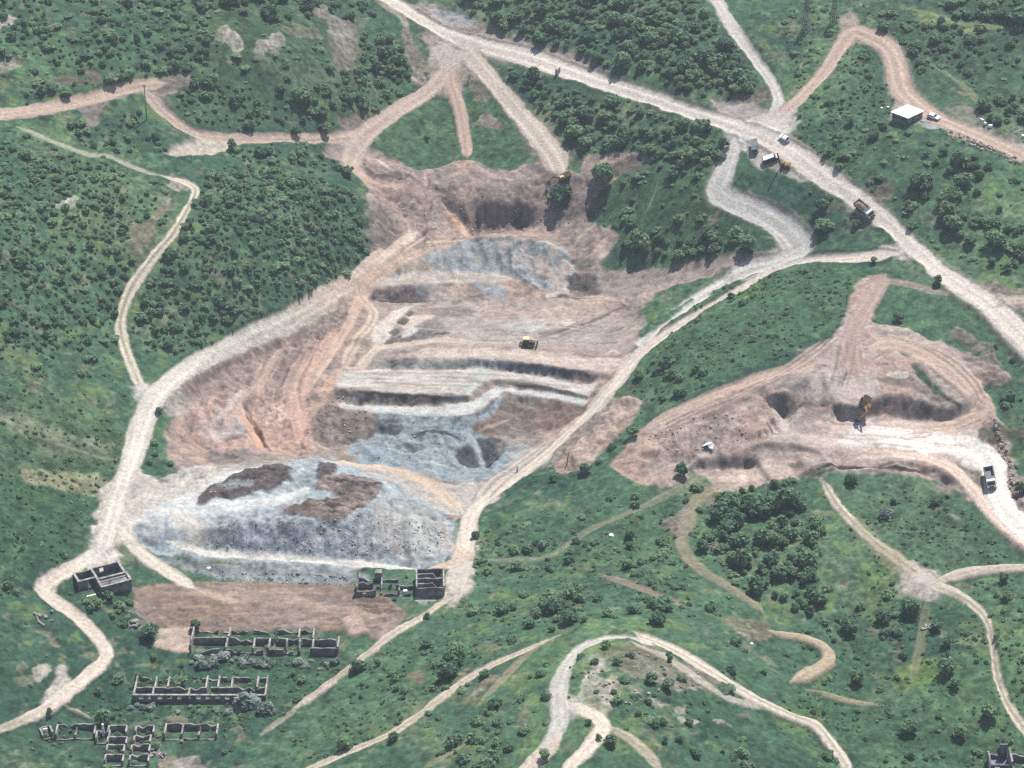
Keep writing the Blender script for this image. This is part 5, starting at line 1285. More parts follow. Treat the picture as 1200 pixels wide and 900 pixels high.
def heading(dx, dy, py):
    k = math.sin(R(PITCH) + math.atan((py - 450) / FPX))
    return math.atan2(-dy / k, dx)
tipper(spot(1014.5, 249), heading(11, 9, 249), "white-cabbed dump truck with a dark bed of brown earth driving down the pale main road")
tipper(spot(1161, 565), heading(-1, 12, 565), "white-cabbed dump truck with an empty grey bed on the bright road below the quarry", load=False, bedmat=M_STEEL)
car(spot(920, 163), heading(-8, -4.5, 163), "small white car parked alone on the road bend above the dark van", M_WHITE)
car(spot(1094, 138.5), heading(10, 3.4, 138), "white car parked beside the white-roofed hut", M_WHITE)
flatbed(spot(885, 174.5), heading(-2, 10, 174), "blue-grey covered truck parked at the upper end of the lay-by")
box_van(spot(903.5, 188), heading(10, -.5, 188), "dark navy van with a white roof parked between the covered truck and the drill rig", M_NAVY, M_WHITE)
drill_rig(spot(921, 196), heading(-9, -1, 196), "small yellow tracked drill rig with its thin mast raised by the main road")
bulldozer(spot(619, 405.5), heading(10, .8, 405), "yellow bulldozer with a pale cab roof working on the upper pit floor")
ex1 = spot(1011, 474)
excavator(ex1, heading(-3.0, 9, 474), "yellow excavator at the lip of the right quarry face reaching down over it", [(.9, 1.7), (3.6, 3.6), (5.9, 1.0), (6.2, -1.0)])
ex2 = spot(662, 209.5)
excavator(ex2, heading(-11, .5, 216), "yellow excavator at the foot of the pale ramp half hidden by a tree", [(.9, 1.7), (3.6, 3.4), (6.0, 2.0), (6.6, .6)], cabmat=M_PALEYEL)

# ================================================================== the hut by the upper track
p = spots([(1044.5, 137.5), (1061, 148.5), (1081, 140), (1065, 131)])
hc = p.mean(0)
hrot = R(44)
hut = empty('hut', (hc[0], hc[1], hz(hc[0], hc[1]) - .1), hrot, "low dark-walled hut with a flat white roof beside the upper track", 'hut')
hw, hd, hh = 7.6, 6.2, 2.6
w = MB()
for (a0, a1, s) in (((-hw / 2, -hd / 2), (hw / 2, -hd / 2), 0), ((-hw / 2, hd / 2), (hw / 2, hd / 2), 0)):
    w.box((0, a0[1], hh / 2 - .4), (hw, .25, hh + .8))
for s in (-1, 1): w.box((s * (hw / 2 - .125), 0, hh / 2 - .4), (.25, hd - .25, hh + .8))
wall_o = w.build('wall', M_CONCD, hut)
rf = MB().box((0, 0, hh + .12), (hw + 1.0, hd + 1.0, .22))
for k in range(9): rf.box((-hw / 2 + hw * k / 8, 0, hh + .25), (.12, hd + .98, .05))
rf = rf.build('roof', M_ROOF, hut)
MB().box((0, -hd / 2 - .48, hh - .02), (hw + .98, .06, .1)).box((hw / 2 + .48, 0, hh - .02), (.06, hd + .98, .1)).build('fascia', M_STEEL, rf)
for x in (-2.6, .4):
    fo = MB().box((x, -hd / 2 - .14, 1.75), (1.5, .06, 1.1)).build('window_frame', M_WHITE, wall_o)
    MB().box((x, -hd / 2 - .18, 1.75), (1.3, .03, .9)).build('pane', M_GLASS, wall_o)
MB().box((3.1, -hd / 2 - .15, 1.15), (1.1, .07, 2.2)).build('door', M_STEEL, wall_o)
MB().box((2.9, -hd / 2 - 1.6, .18), (3.0, 1.8, .3)).build('step', M_CONCTOP, hut)
MB().box((-hw / 2 - .14, -1.5, 1.75), (.06, 1.4, 1.1)).build('pane', M_GLASS, wall_o)

# ================================================================== ruins
rr = random.Random(12)
def ruin_wall(p0, p1, h, th=.38, ragged=.25, openings=(), seed=0, z0=-.8, cop=True):
    """one broken wall: piers and low courses with uneven tops; openings = (start, end, sill, head)"""
    rd = random.Random(seed)
    p0, p1 = Vector(p0), Vector(p1); L = (p1 - p0).length; d = (p1 - p0) / L; n_ = Vector((-d.y, d.x)) * th / 2
    m = MB(); x = 0.0; top = []
    cuts = sorted({0.0, L} | {round(o[0], 3) for o in openings} | {round(o[1], 3) for o in openings})
    def blk(a, b, za, zb, zc):
        A, B = p0 + d * a, p0 + d * b
        P = []
        for q, (zl, zu) in ((A, (za, zb)), (B, (za, zc))):
            for s in (-1, 1):
                P += [(q.x + s * n_.x, q.y + s * n_.y, zl), (q.x + s * n_.x, q.y + s * n_.y, zu)]
        m.add(P, [(0, 1, 5, 4), (2, 6, 7, 3), (1, 3, 7, 5), (0, 4, 6, 2), (0, 2, 3, 1), (4, 5, 7, 6)])
    for a, b in zip(cuts[:-1], cuts[1:]):
        op = next((o for o in openings if a >= o[0] - 1e-3 and b <= o[1] + 1e-3), None)
        if op:
            if True: blk(a, b, z0, op[2], op[2] + rd.uniform(-.08, .08))
            if op[3] < h - .15: blk(a, b, op[3], h, h)
            continue
        k = max(1, int((b - a) / 1.3)); hs_ = [h - abs(rd.gauss(0, ragged * 1.5)) for _ in range(k + 1)]
        for i in range(1, k):
            if ragged > .1 and rd.random() < .13: hs_[i] *= rd.uniform(.25, .6)
        for i in range(k):
            blk(a + (b - a) * i / k, a + (b - a) * (i + 1) / k, z0, max(.2, hs_[i]), max(.2, hs_[i + 1]))
    return m
def ruin(label, org, ax, walls, mat=None, name='ruined_building', group=None):
    """walls: (part name, x0, y0, x1, y1, height, raggedness, openings, material)"""
    t = empty(name, (org[0], org[1], hz(org[0], org[1])), ax, label, 'ruin', group)
    for i, (pn, x0, y0, x1, y1, h, rg, op, mt) in enumerate(walls):
        ruin_wall((x0, y0), (x1, y1), h, .42, rg, op, seed=i * 7 + int(org[0]) % 50).build(pn, mt or M_CONC, t)
    return t
def axis_of(a, b):
    q = spots([a, b]); return (q[0][0], q[0][1]), math.atan2(q[1][1] - q[0][1], q[1][0] - q[0][0]), float(np.hypot(*(q[1] - q[0])[:2]))

# roofless house by the left track: corner nearest the camera is the origin
org, ax, L = axis_of((120.5, 697.5), (151.5, 689.5))
A = 8.0
W_ = 'outer_wall'; P_ = 'partition_wall'
t = ruin("grey roofless house of three open rooms beside the pale left track", org, R(26), [
    (W_, 0, 0, A, 0, 2.7, .06, (), M_CONCD), (W_, A, .21, A, 3.7, 2.7, .06, (), M_CONC), (W_, 0, .21, 0, 3.7, 2.7, .06, ((1.2, 2.4, .0, 2.3),), M_CONC),
    (P_, .21, 3.7, A - .21, 3.7, 2.85, .05, (), M_CONC), (W_, A - .4, 3.91, A - .4, 9.6, 2.85, .08, (), M_CONC), (P_, 0, 3.91, 0, 9.6, 2.85, .06, (), M_CONC),
    (W_, .21, 9.4, A - .61, 9.4, 2.85, .08, ((2, 3.2, 1, 2.4),), M_CONC),
    (W_, -4.8, 9.4, -.21, 9.4, 2.7, .08, (), M_CONC), (W_, -4.8, 5.4, -4.8, 9.19, 2.7, .06, (), M_CONCD), (W_, -5.0, 5.2, -.21, 5.2, 2.7, .05, ((2.6, 4.3, 0, 2.5),), M_CONC)])
cp = MB()
for (x0, y0, x1, y1, z) in [(0, 0, A, 0, 2.73), (0, 0, 0, 3.7, 2.74), (A, 0, A, 3.7, 2.75), (0, 3.7, A, 3.7, 2.88), (0, 3.7, 0, 9.6, 2.89), (A - .4, 3.7, A - .4, 9.6, 2.90), (0, 9.4, A, 9.4, 2.91), (-4.9, 5.2, 0, 5.2, 2.73), (-4.8, 5.2, -4.8, 9.4, 2.75)]:
    cp.box(((x0 + x1) / 2, (y0 + y1) / 2, z), (abs(x1 - x0) + .62, abs(y1 - y0) + .62, .12))
cp.build('coping', M_CONCTOP, t)
MB().box((A / 2, 1.3, 2.2), (A - .6, 2.1, .16)).build('fallen_roof_slab', M_CONCD, t)
MB().box((A / 2, 2.95, 2.35), (A - .6, .9, .14)).build('fallen_roof_slab', M_STEEL, t)

# three-bay block at the right end of the dump road and the broken row left of it
org, ax, L = axis_of((488.5, 699.5), (520.5, 696.5))
ax = R(2)
L = 7.3
ws = [(W_, 0, 0, L, 0, 3.0, .08, (), M_CONCD), (W_, 0, .21, 0, 9.0, 3.2, .05, (), M_CONCTOP), (W_, L, .21, L, 9.0, 3.2, .05, (), M_CONCTOP), (W_, .21, 9.0, L - .21, 9.0, 3.1, .1, (), M_CONCD)]
for k in (2.3, 4.6, 6.8): ws.append((P_, .21, k, L - .21, k, 3.0, .12, (), M_CONC))
t = ruin("square roofless block with three cross walls where the dump road meets the right road", org, ax, ws)
MB().box((L / 2, 5.7, .4), (L - .5, 1.9, .3)).box((L / 2, 1.2, .4), (L - .5, 1.7, .3)).build('rubble_floor', M_CONCD, t)
org, ax, L = axis_of((418, 699), (487, 699))
ws = [(W_, 0, .21, 0, 7.0, 3.4, .2, (), M_CONCTOP), (W_, 0, 0, 5.2, 0, 2.6, .7, ((1.6, 2.6, .9, 3),), M_CONCD), (W_, 5.2, 0, 14.6, 0, 1.3, .7, ((6, 7.4, .3, 3),), M_CONCD),
      (P_, 0.3, 3.6, 15.2, 3.2, 2.5, .5, ((4, 5, .4, 3), (9, 10.2, .4, 3)), M_CONCD), (W_, .3, 7, 11, 6.6, 1.6, .6, (), M_CONC), (P_, 6.6, .2, 6.6, 6.4, 2.0, .6, (), M_CONC), (P_, 11.4, .2, 11.4, 6.0, 2.0, .6, (), M_CONC)]
t = ruin("overgrown broken grey walls in a row left of the three-bay block", org, R(0), ws)
MB().box((5.6, 7.6, 1.3), (2.2, 2.2, 3.6), top=(.85, .85)).build('chimney_stub', M_CONCD, t)

# long roofless barn under the brown field
org, ax, L = axis_of((223.5, 766), (396, 767))
S = L / 172.0
def X(p): return (p - 223.5) * S
ws = [(W_, 0, .2, 0, 9.4, 2.9, .15, (), M_CONCTOP)]
op = [(X(245), X(252), .3, 3), (X(270), X(288), .5, 3), (X(296), X(303), .2, 3), (X(320), X(326), .5, 3), (X(331), X(337), .2, 3)]
ws += [(W_, X(236), 0, X(352), 0, 1.9, .45, op, M_CONCD), (W_, X(364), 0, L, 0, 2.4, .12, (), M_CONCD), (W_, L, .2, L, 5.2, 2.6, .1, (), M_CONCTOP)]
ws += [(P_, .3, 4.6, X(392), 4.4, 2.2, .3, [(X(262), X(266), 0, 3), (X(318), X(323), 0, 3), (X(347), X(351), 0, 3)], M_CONC)]
ws += [(W_, .3, 9.2, X(310), 9.2, 1.4, .5, [(X(250), X(256), 0, 3), (X(285), X(292), 0, 3)], M_CONC), (W_, X(322), 9.2, X(366), 9.2, 1.8, .5, (), M_CONC)]
for q, y0, y1, hh_ in ((265, .2, 4.4, 2.3), (297, .2, 4.4, 2.2), (315, .2, 4.3, 2.3), (335, .2, 4.3, 2.4), (350, .2, 4.3, 2.4), (366, .2, 4.3, 2.5), (266, 4.8, 9, 2.4), (348, 4.7, 9, 2.3), (365, 4.7, 9, 2.5)):
    ws.append((P_, X(q), y0, X(q), y1, hh_, .15, (), M_CONCTOP))
t = ruin("long roofless barn of broken cells along the foot of the brown field", org, ax, ws)

# long low barn below it
org, ax, L = axis_of((157, 822), (311, 822))
S = L / 154.0
def X(p): return (p - 157) * S
op = [(X(163 + 11.2 * k), X(168.5 + 11.2 * k), .9, 1.75) for k in range(13)]
ws = [(W_, 0, 0, L, 0, 2.1, .04, op, M_CONCD), (W_, 0, .2, 0, 8.6, 2.1, .1, (), M_CONCTOP), (W_, L, .2, L, 8.6, 2.2, .1, (), M_CONCTOP), (P_, .2, 3.6, L - .2, 3.6, 2.0, .12, [(X(240), X(245), 0, 3)], M_CONC), (W_, .2, 8.6, L - .2, 8.6, 1.6, .5, [(X(205), X(232), 0, 3), (X(262), X(268), 0, 3), (X(290), X(296), 0, 3)], M_CONC)]
for q, y0, y1 in ((179, .2, 3.4), (221, .2, 3.4), (180, 3.8, 8.4), (195, 3.8, 8.4), (240, 3.8, 8.4), (254, 3.8, 8.4), (270, 3.8, 8.4), (300, 3.8, 8.4)):
    ws.append((P_, X(q), y0, X(q), y1, 2.1, .12, (), M_CONCTOP))
t = ruin("long low barn shell with a row of window holes in its dark front wall", org, ax, ws)
MB().box((L / 2, 0, 2.16), (L + .3, .6, .12)).build('coping', M_CONCTOP, t)

# scattered cells in the bottom left corner
def cell_row(label, pts, name='ruined_building'):
    org, ax, L = axis_of((pts[0], pts[2]), (pts[1], pts[2]))
    d_ = pts[3]
    ws = [(W_, 0, 0, L, 0, pts[4] * .35, .4, (), M_CONCD), (W_, 0, .2, 0, d_, pts[4], .15, (), M_CONCTOP), (W_, L, .2, L, d_, pts[4], .15, (), M_CONCTOP), (W_, .2, d_, L - .2, d_, pts[4], .15, (), M_CONC)]
    for q in pts[5:]: ws.append((P_, L * q, .2, L * q, d_ - .2, pts[4] * .9, .2, (), M_CONC))
    t = ruin(label, org, ax, ws, name=name)
    return t
cell_row("long narrow roofless shed in the bottom left corner left of the tall white pillar", (66, 111, 867, 4.0, 2.0, .5))
cell_row("long narrow roofless shed right of the stacked cells at the bottom left", (193, 254, 867, 4.4, 2.0, .33, .66))
cell_row("tiny ruined shed at the far left end of the bottom left ruins", (51, 63, 867, 3.0, 1.8))
cell_row("small dark ruined hut beside the foot of the tall white pillar", (113, 128, 872, 3.4, 1.9))
for (x0, x1, yy, lab) in ((127, 148, 864, "left cell of the topmost pair in the ladder of ruined cells"), (126, 148, 877, "left cell of the second pair in the ladder of ruined cells"), (125, 145, 886.5, "left cell of the third pair in the ladder of ruined cells"), (123, 144, 898, "left cell of the lowest pair in the ladder of ruined cells"),
                          (159, 180, 864, "right cell of the topmost pair in the ladder of ruined cells"), (157, 176, 875, "right cell of the second pair in the ladder of ruined cells"), (154, 175, 886, "right cell of the third pair in the ladder of ruined cells"), (152, 174, 898, "right cell of the lowest pair in the ladder of ruined cells")):
    tag(cell_row(lab, (x0, x1, yy, 2.6, 1.9), 'ruined_cell'), group="ladder of ruined cells at the bottom left")
# building corner in the bottom right
org, ax, L = axis_of((1160, 908), (1200, 909))
ws = [(W_, 0, 0, 5.0, 0, 3.2, .1, ((1.0, 2.2, .8, 2.6),), M_CONCD), (W_, 0, .2, 0, 5.5, 3.6, .5, (), M_CONC), (W_, 5.0, -.2, 5.0, 5.0, 4.6, .15, (), M_CONCTOP), (W_, .2, 5.3, 5.0, 5.3, 2.4, .5, (), M_CONCD), (W_, 5.2, 1.0, 12.0, .6, 2.6, .15, (), M_CONC), (W_, 12, .8, 12, 6, 2.6, .1, (), M_CONCTOP), (W_, 5.2, 5.6, 12, 5.4, 2.4, .3, (), M_CONC)]
t = ruin("grey broken-gabled ruin cut off by the bottom right corner", org, ax, ws)
MB().box((3.6, 5.4, 3.0), (2.4, .5, 4.6), top=(.75, 1)).build('gable', M_CONCD, t)
MB().box((2.5, 2.6, .9), (4.5, 4.6, .2)).build('floor_slab', M_BLUE, t)

# ================================================================== small things
def slab_thing(name, px, py, size, rz, mat, label, cat, ry=0.0, dz=0.0):
    x, y, z = spot(px, py)
    o = MB().box((0, 0, size[2] / 2), size, top=(.94, .94)).build(name, mat)
    o.location = (x, y, z + dz); o.rotation_euler = (0, ry, rz)
    return tag(o, label, cat)
# crumpled white sheeting in the right quarry
x, y, z = spot(830, 524)
o = MB().add([(-1.9, -.3, .4), (-.3, -.5, 1.2), (1.2, .1, 1.5), (1.0, 1.0, 1.1), (-.6, .8, .9), (.1, -.9, .2), (1.3, -1.4, .3), (1.7, -.4, 1.2), (-1.9, -.3, .34), (-.3, -.5, 1.12), (1.2, .1, 1.42), (1.0, 1.0, 1.02), (-.6, .8, .82)],
             [(0, 1, 4), (1, 2, 3, 4), (1, 5, 6, 7, 2), (8, 12, 9), (9, 12, 11, 10), (0, 8, 9, 1), (2, 10, 11, 3), (3, 11, 12, 4), (4, 12, 8, 0)]).build('metal_sheet', M_WHITE)
o.location = (x, y, z); tag(o, "crumpled white metal sheet lying above the dark ledge left of the quarry floor", 'sheet metal')
slab_thing('plank', 107, 698, (2.6, .45, .16), R(24), M_WHITE, "white plank on the grass in front of the roofless house", 'plank')
slab_thing('storage_tank', 475, 695, (1.1, .9, .9), .2, M_WHITE, "small white tank among the bushes of the broken grey row", 'tank')
slab_thing('concrete_block', 245, 668, (1.0, .8, .8), .4, M_WHITE, "white block at the dump's lower road bank above the brown field", 'block')
for (a_, b_, sx, sy, rz, lab) in ((1150.5, 142, 1.5, .6, -1.0, "left of the three pale blocks edging the upper right track"), (1154.5, 146, .9, .6, -.8, "middle of the three pale blocks edging the upper right track"), (1160.5, 149, 1.3, .8, .05, "rightmost and whitest of the three pale blocks edging the upper right track")):
    tag(slab_thing('concrete_block', a_, b_, (sx, sy, .8), rz, M_WHITE, lab, 'block'), group="pale blocks along the upper right track")
slab_thing('concrete_block', 1199, 161, (1.1, .9, .8), .3, M_WHITE, "white block at the right edge beyond the upper right track", 'block')
x, y, z = spot(1194, 156)
o = MB().tube((-1.2, 0, .5), (1.2, 1.3, .7), .13, n=8).tube((-1.2, 0, .5), (.2, -1.1, .4), .13, n=8).build('pipe', M_PALEPOST); o.location = (x, y, z)
tag(o, "pale bent pipe lying in the bushes at the right edge", 'pipe')
for (a_, b_, r_, lab) in ((1033, 127, .5, "left of two white stones in the grass left of the hut"), (1040.5, 126, .5, "right of two white stones in the grass left of the hut"), (716, 628, .7, "small white stone in the meadow above the hill copse"), (881, 755, .5, "small white stone beside the curving brown track")):
    x, y, z = spot(a_, b_)
    bm = bmesh.new(); bmesh.ops.create_icosphere(bm, subdivisions=2, radius=r_)
    rd = random.Random(int(a_))
    for v in bm.verts: v.co *= rd.uniform(.8, 1.15); v.co.z *= .7
    me = bpy.data.meshes.new('stone'); bm.to_mesh(me); bm.free(); me.materials.append(M_WHITE)
    o = bpy.data.objects.new('stone', me); o.location = (x, y, z + r_ * .3); C.objects.link(o); tag(o, lab, 'stone')
# rubble heap near the roofless house
def rubble(px, py, n_, spread, label, mat=M_CONCTOP, seed=1):
    x, y, z = spot(px, py); t = empty('rubble_heap', (x, y, z), 0, label, 'rubble')
    rd = random.Random(seed)
    for k in range(n_):
        dx, dy = rd.gauss(0, spread), rd.gauss(0, spread * .6)
        MB().box((0, 0, 0), (rd.uniform(.8, 2.4), rd.uniform(.4, 1.0), rd.uniform(.2, .5))).build('broken_slab', mat if rd.random() < .6 else M_CONC, t)
        o = t.children[-1] if False else [c for c in C.objects if c.parent == t][-1]
        o.location = (dx, dy, hz(x + dx, y + dy) - z + rd.uniform(.1, .5)); o.rotation_euler = (rd.uniform(-.5, .5), rd.uniform(-.5, .5), rd.uniform(0, 3.1))
    return t
rubble(162, 735, 14, 2.4, "heap of broken white slabs by the brown field's left corner", seed=4)
rubble(186, 881, 12, 1.8, "grey rubble heap at the right side of the ladder of ruined cells", seed=6)
rubble(56, 726, 8, 1.8, "flat grey rubble in the grass left of the pale left track", M_CONC, seed=8)
rubble(1090, 735, 7, 1.2, "pale rubble by the bushes right of the faint wheel track", seed=9)
# timber frame in the copse
x, y, z = spot(833, 647); t = empty('timber_frame', (x, y, z), R(-25), "collapsed grey timber frame at the upper left edge of the dark copse", 'timber')
MB().box((0, 0, 1.7), (5.2, .35, .3), ry=.12).build('beam', M_WOOD, t); MB().box((.4, 1.6, 1.5), (4.8, .35, .3), ry=-.1).build('beam', M_WOOD, t)
for q in (-2, 0, 2): MB().box((q, .5, .8), (.3, .3, 1.9)).build('post', M_WOOD, t)
MB().box((1.2, .6, 1.9), (.3, 2.8, .25)).build('cross_beam', M_WOOD, t)
# posts, poles and masts
def pole(px, py, h, r, mat, label, lean=(0, 0), arm=True, name='utility_pole', cat='pole'):
    x, y, z = spot(px, py); t = empty(name, (x, y, z), 0, label, cat)
    MB().tube((0, 0, -.4), (lean[0], lean[1], h), r, r * .65, n=8).build('shaft', mat, t)
    if arm:
        MB().box((lean[0] * .93, lean[1] * .93, h * .93), (1.6, .12, .14)).build('crossarm', M_WOOD, t)
        i = MB()
        for s in (-.7, 0, .7): i.tube((lean[0] * .93 + s, lean[1] * .93, h * .93 + .07), (lean[0] * .93 + s, lean[1] * .93, h * .93 + .3), .06, n=6)
        i.build('insulators', M_STEEL, t)
    return t
pole(899.5, 582, 4.6, .28, M_PALEPOST, "pale concrete pole on the grass below the left end of the quarry", arm=False)
pole(664, 545, 4.2, .17, M_DARK, "dark leaning post on the pink mounds beside the pit road", (.5, 0), arm=False, name='post', cat='post')
pole(606, 553, 1.8, .2, M_DARK, "short dark post at the edge of the lower pit road", arm=False, name='post', cat='post')
pole(992, 357, 3.2, .14, M_DARK, "thin dark post in the meadow above the quarry", arm=False, name='post', cat='post')
pole(172, 140, 12.5, .2, M_WOOD, "tall thin utility pole below the bend of the upper left track")
def mast(px, py, h, label):
    x, y, z = spot(px, py); t = empty('lattice_mast', (x, y, z), R(20), label, 'mast', "lattice masts on the far slope")
    m = MB(); b0, b1 = .9, .35
    for sx in (-1, 1):
        for sy in (-1, 1): m.tube((sx * b0, sy * b0, -.3), (sx * b1, sy * b1, h), .13, .09, n=5)
    k = 9
    for i in range(k):
        z0, z1 = h * i / k, h * (i + 1) / k; r0 = b0 + (b1 - b0) * i / k; r1 = b0 + (b1 - b0) * (i + 1) / k
        for s in (-1, 1):
            m.tube((-r0, s * r0, z0), (r1, s * r1, z1), .06, n=4).tube((r0, s * r0, z0), (-r1, s * r1, z1), .06, n=4)
            m.tube((s * r0, -r0, z0), (s * r1, r1, z1), .06, n=4).tube((s * r0, r0, z0), (s * r1, -r1, z1), .06, n=4)
    m.build('tower', M_STEEL, t)
    MB().box((0, 0, h * .9), (4.2, .16, .18)).box((0, 0, h * .72), (5.0, .16, .18)).build('crossarm', M_DARK, t)
mast(944, 36, 14.0, "taller dark lattice mast on the far slope left of the hairpin track")
mast(976.5, 27, 11.0, "shorter dark lattice mast on the far slope right beside the hairpin track")
pole(121.5, 862, 3.6, .42, M_WHITE, "tall white pillar standing among the bottom left ruins", arm=False, name='pillar', cat='pillar')
slab_thing('concrete_block', 116, 861, (1.6, 1.0, 1.0), .1, M_WHITE, "white block left of the tall white pillar", 'block')
slab_thing('concrete_block', 53, 857, (1.2, .9, 1.0), .1, M_WHITE, "white block at the far left end of the bottom left ruins", 'block')
# concrete ring on the road verge
x, y, z = spot(653.5, 88); t = empty('concrete_ring', (x, y, z), R(70), "pale concrete ring standing on edge at the main road's lower verge", 'concrete ring')
m = MB(); n_ = 20
for k in range(n_):
    a0, a1 = 2 * math.pi * k / n_, 2 * math.pi * (k + 1) / n_
    for y0, y1 in ((-.5, .5),):
        pr = [(1.5 * math.cos(a0), 1.5 + 1.5 * math.sin(a0)), (1.5 * math.cos(a1), 1.5 + 1.5 * math.sin(a1)), (1.2 * math.cos(a1), 1.5 + 1.2 * math.sin(a1)), (1.2 * math.cos(a0), 1.5 + 1.2 * math.sin(a0))]
        m.prism(pr, y0, y1)
m.build('ring', M_PALEPOST, t)

# ================================================================== plants
def ico(sub):
    bm = bmesh.new(); bmesh.ops.create_icosphere(bm, subdivisions=sub, radius=1.0)
    v = np.array([p.co[:] for p in bm.verts]); f = np.array([[q.index for q in t.verts] for t in bm.faces]); bm.free()
    return v, f
ICO1, ICO2 = ico(1), ico(2)
def crown_arrays(seed, kind):
    """unit crown (radius about 1): lumpy cores hidden under many leaf-clump faces; returns triangles and a tone per vertex"""
    rs = np.random.RandomState(seed)
    V, F, T = [], [], []; off = 0
    if kind == 'tree': nl, leaf, ls, hgt, core = 9, 230, .21, .95, ICO1
    elif kind == 'tuft': nl, leaf, ls, hgt, core = 3, 22, .5, .4, None
    elif kind == 'silver': nl, leaf, ls, hgt, core = 7, 200, .20, .75, ICO1
    else: nl, leaf, ls, hgt, core = 5, 105, .27, .56, ICO1
    C_, Rr = [], []
    for i in range(nl):
        a = rs.uniform(0, 2 * math.pi); r = 0.62 * math.sqrt(rs.rand()) if i else 0.0
        z = hgt * (.45 + .75 * rs.rand() * (1 - r * .7)) if i else hgt * .75
        C_.append((r * math.cos(a), r * math.sin(a), z)); Rr.append(rs.uniform(.30, .5) if i else .55)
    for c, r in zip(C_, Rr):
        if core is None: break
        v, f = core
        d = 1 + .22 * (rs.rand(len(v)) - .5) * 2
        vv = v * (d * r * .86)[:, None]; vv[:, 2] *= .85
        vv = vv + np.array(c)
        V.append(vv); F.append(f + off); T.append(np.full(len(v), .28 + .15 * rs.rand())); off += len(v)
    w = np.array(Rr) ** 2; w /= w.sum()
    li = rs.choice(nl, leaf, p=w)
    for k in li:
        d = rs.normal(size=3); d /= np.linalg.norm(d)
        if d[2] < -.35: d[2] = -d[2]
        c = np.array(C_[k]) + d * Rr[k] * rs.uniform(.85, 1.18) * np.array([1, 1, .9])
        nrm = d + np.array([0, 0, .45]) + .5 * rs.normal(size=3); nrm /= np.linalg.norm(nrm)
        u = np.cross(nrm, [0.3, .2, .9]); u /= np.linalg.norm(u); q = np.cross(nrm, u)
        s = ls * rs.uniform(.6, 1.3)
        P = np.array([c + u * s * rs.uniform(.7, 1.2), c + q * s * .8 * rs.uniform(.6, 1.2), c - u * s * rs.uniform(.7, 1.2), c - q * s * .8 * rs.uniform(.6, 1.2)])
        V.append(P); F.append(np.array([[0, 1, 2], [0, 2, 3]]) + off); off += 4
        T.append(np.full(4, np.clip(.5 + .25 * d[2] * 0 + .22 * rs.normal(), .1, 1)))
    return np.vstack(V), np.vstack(F), np.concatenate(T)
def trunk_mb(seed):
    rd = random.Random(seed); m = MB()
    m.tube((0, 0, -.25), (.03, .02, .55), .09, .06, n=7)
    for k in range(4):
        a = rd.uniform(0, 6.28); m.tube((.02, .01, .3 + .06 * k), (.42 * math.cos(a), .42 * math.sin(a), .75 + .1 * rd.random()), .045, .02, n=5)
    return m
def foliage_mat(name, dark, mid, light, indiv):
    m, n, l, b = new_mat(name, mid, .75, .12)
    at = n.new('ShaderNodeAttribute'); at.attribute_name = "tone"
    oi = n.new('ShaderNodeObjectInfo')
    ad = n.new('ShaderNodeMath'); ad.operation = 'MULTIPLY_ADD'; ad.inputs[1].default_value = .7 if indiv else 0.0; ad.inputs[2].default_value = -.33 if indiv else 0.0
    l.new(oi.outputs['Random'], ad.inputs[0])
    su = n.new('ShaderNodeMath'); su.operation = 'ADD'; l.new(at.outputs['Fac'], su.inputs[0]); l.new(ad.outputs[0], su.inputs[1])
    cr = n.new('ShaderNodeValToRGB'); e = cr.color_ramp.elements
    e[0].position = .12; e[0].color = (*dark, 1); e[1].position = .95; e[1].color = (*light, 1)
    k = e.new(.5); k.color = (*mid, 1)
    l.new(su.outputs[0], cr.inputs[0]); l.new(cr.outputs[0], b.inputs['Base Color'])
    tr = n.new('ShaderNodeBsdfTranslucent'); l.new(cr.outputs[0], tr.inputs['Color'])
    mx = n.new('ShaderNodeMixShader'); mx.inputs[0].default_value = .45
    l.new(b.outputs[0], mx.inputs[1]); l.new(tr.outputs[0], mx.inputs[2])
    l.new(mx.outputs[0], n['Material Output'].inputs['Surface'])
    return m
TREE_C = ((.07, .13, .085), (.118, .208, .12), (.19, .285, .15))
SHR_C = ((.08, .145, .095), (.138, .23, .132), (.21, .31, .162))
SIL_C = ((.13, .17, .155), (.27, .33, .29), (.42, .47, .41))
TUFT_C = ((.05, .10, .068), (.10, .18, .10), (.20, .27, .12))
MATS = {(k, i): foliage_mat(f"{k}_foliage_{'single' if i else 'mass'}", *c, i) for k, c in (('tree', TREE_C), ('shrub', SHR_C), ('silver', SIL_C), ('tuft', TUFT_C)) for i in (True, False)}
M_BARK = worn("bark", (.10, .08, .06), .95, .05, 3, .4)
NP = 8
PROTO = {k: [crown_arrays(100 + i + 50 * j, k) for i in range(NP)] for j, k in enumerate(('tree', 'shrub', 'silver', 'tuft'))}
def tri_mesh(name, V, F, T, mat):
    me = bpy.data.meshes.new(name)
    me.vertices.add(len(V)); me.vertices.foreach_set("co", V.astype(np.float32).ravel())
    me.loops.add(F.size); me.loops.foreach_set("vertex_index", F.astype(np.int32).ravel())
    me.polygons.add(len(F)); me.polygons.foreach_set("loop_start", (np.arange(len(F)) * 3).astype(np.int32))
    me.update()
    a = me.attributes.new("tone", 'FLOAT', 'POINT'); a.data.foreach_set("value", T.astype(np.float32))
    me.materials.append(mat)
    return me
PMESH = {k: [tri_mesh('crown' if k == 'tree' else 'shrub', *PROTO[k][i], MATS[(k, True)]) for i in range(NP)] for k in PROTO}
TMESH = [trunk_mb(i).mesh('trunk', M_BARK) for i in range(3)]
vr = random.Random(77)
count = {'tree': 0, 'shrub': 0, 'silver': 0}
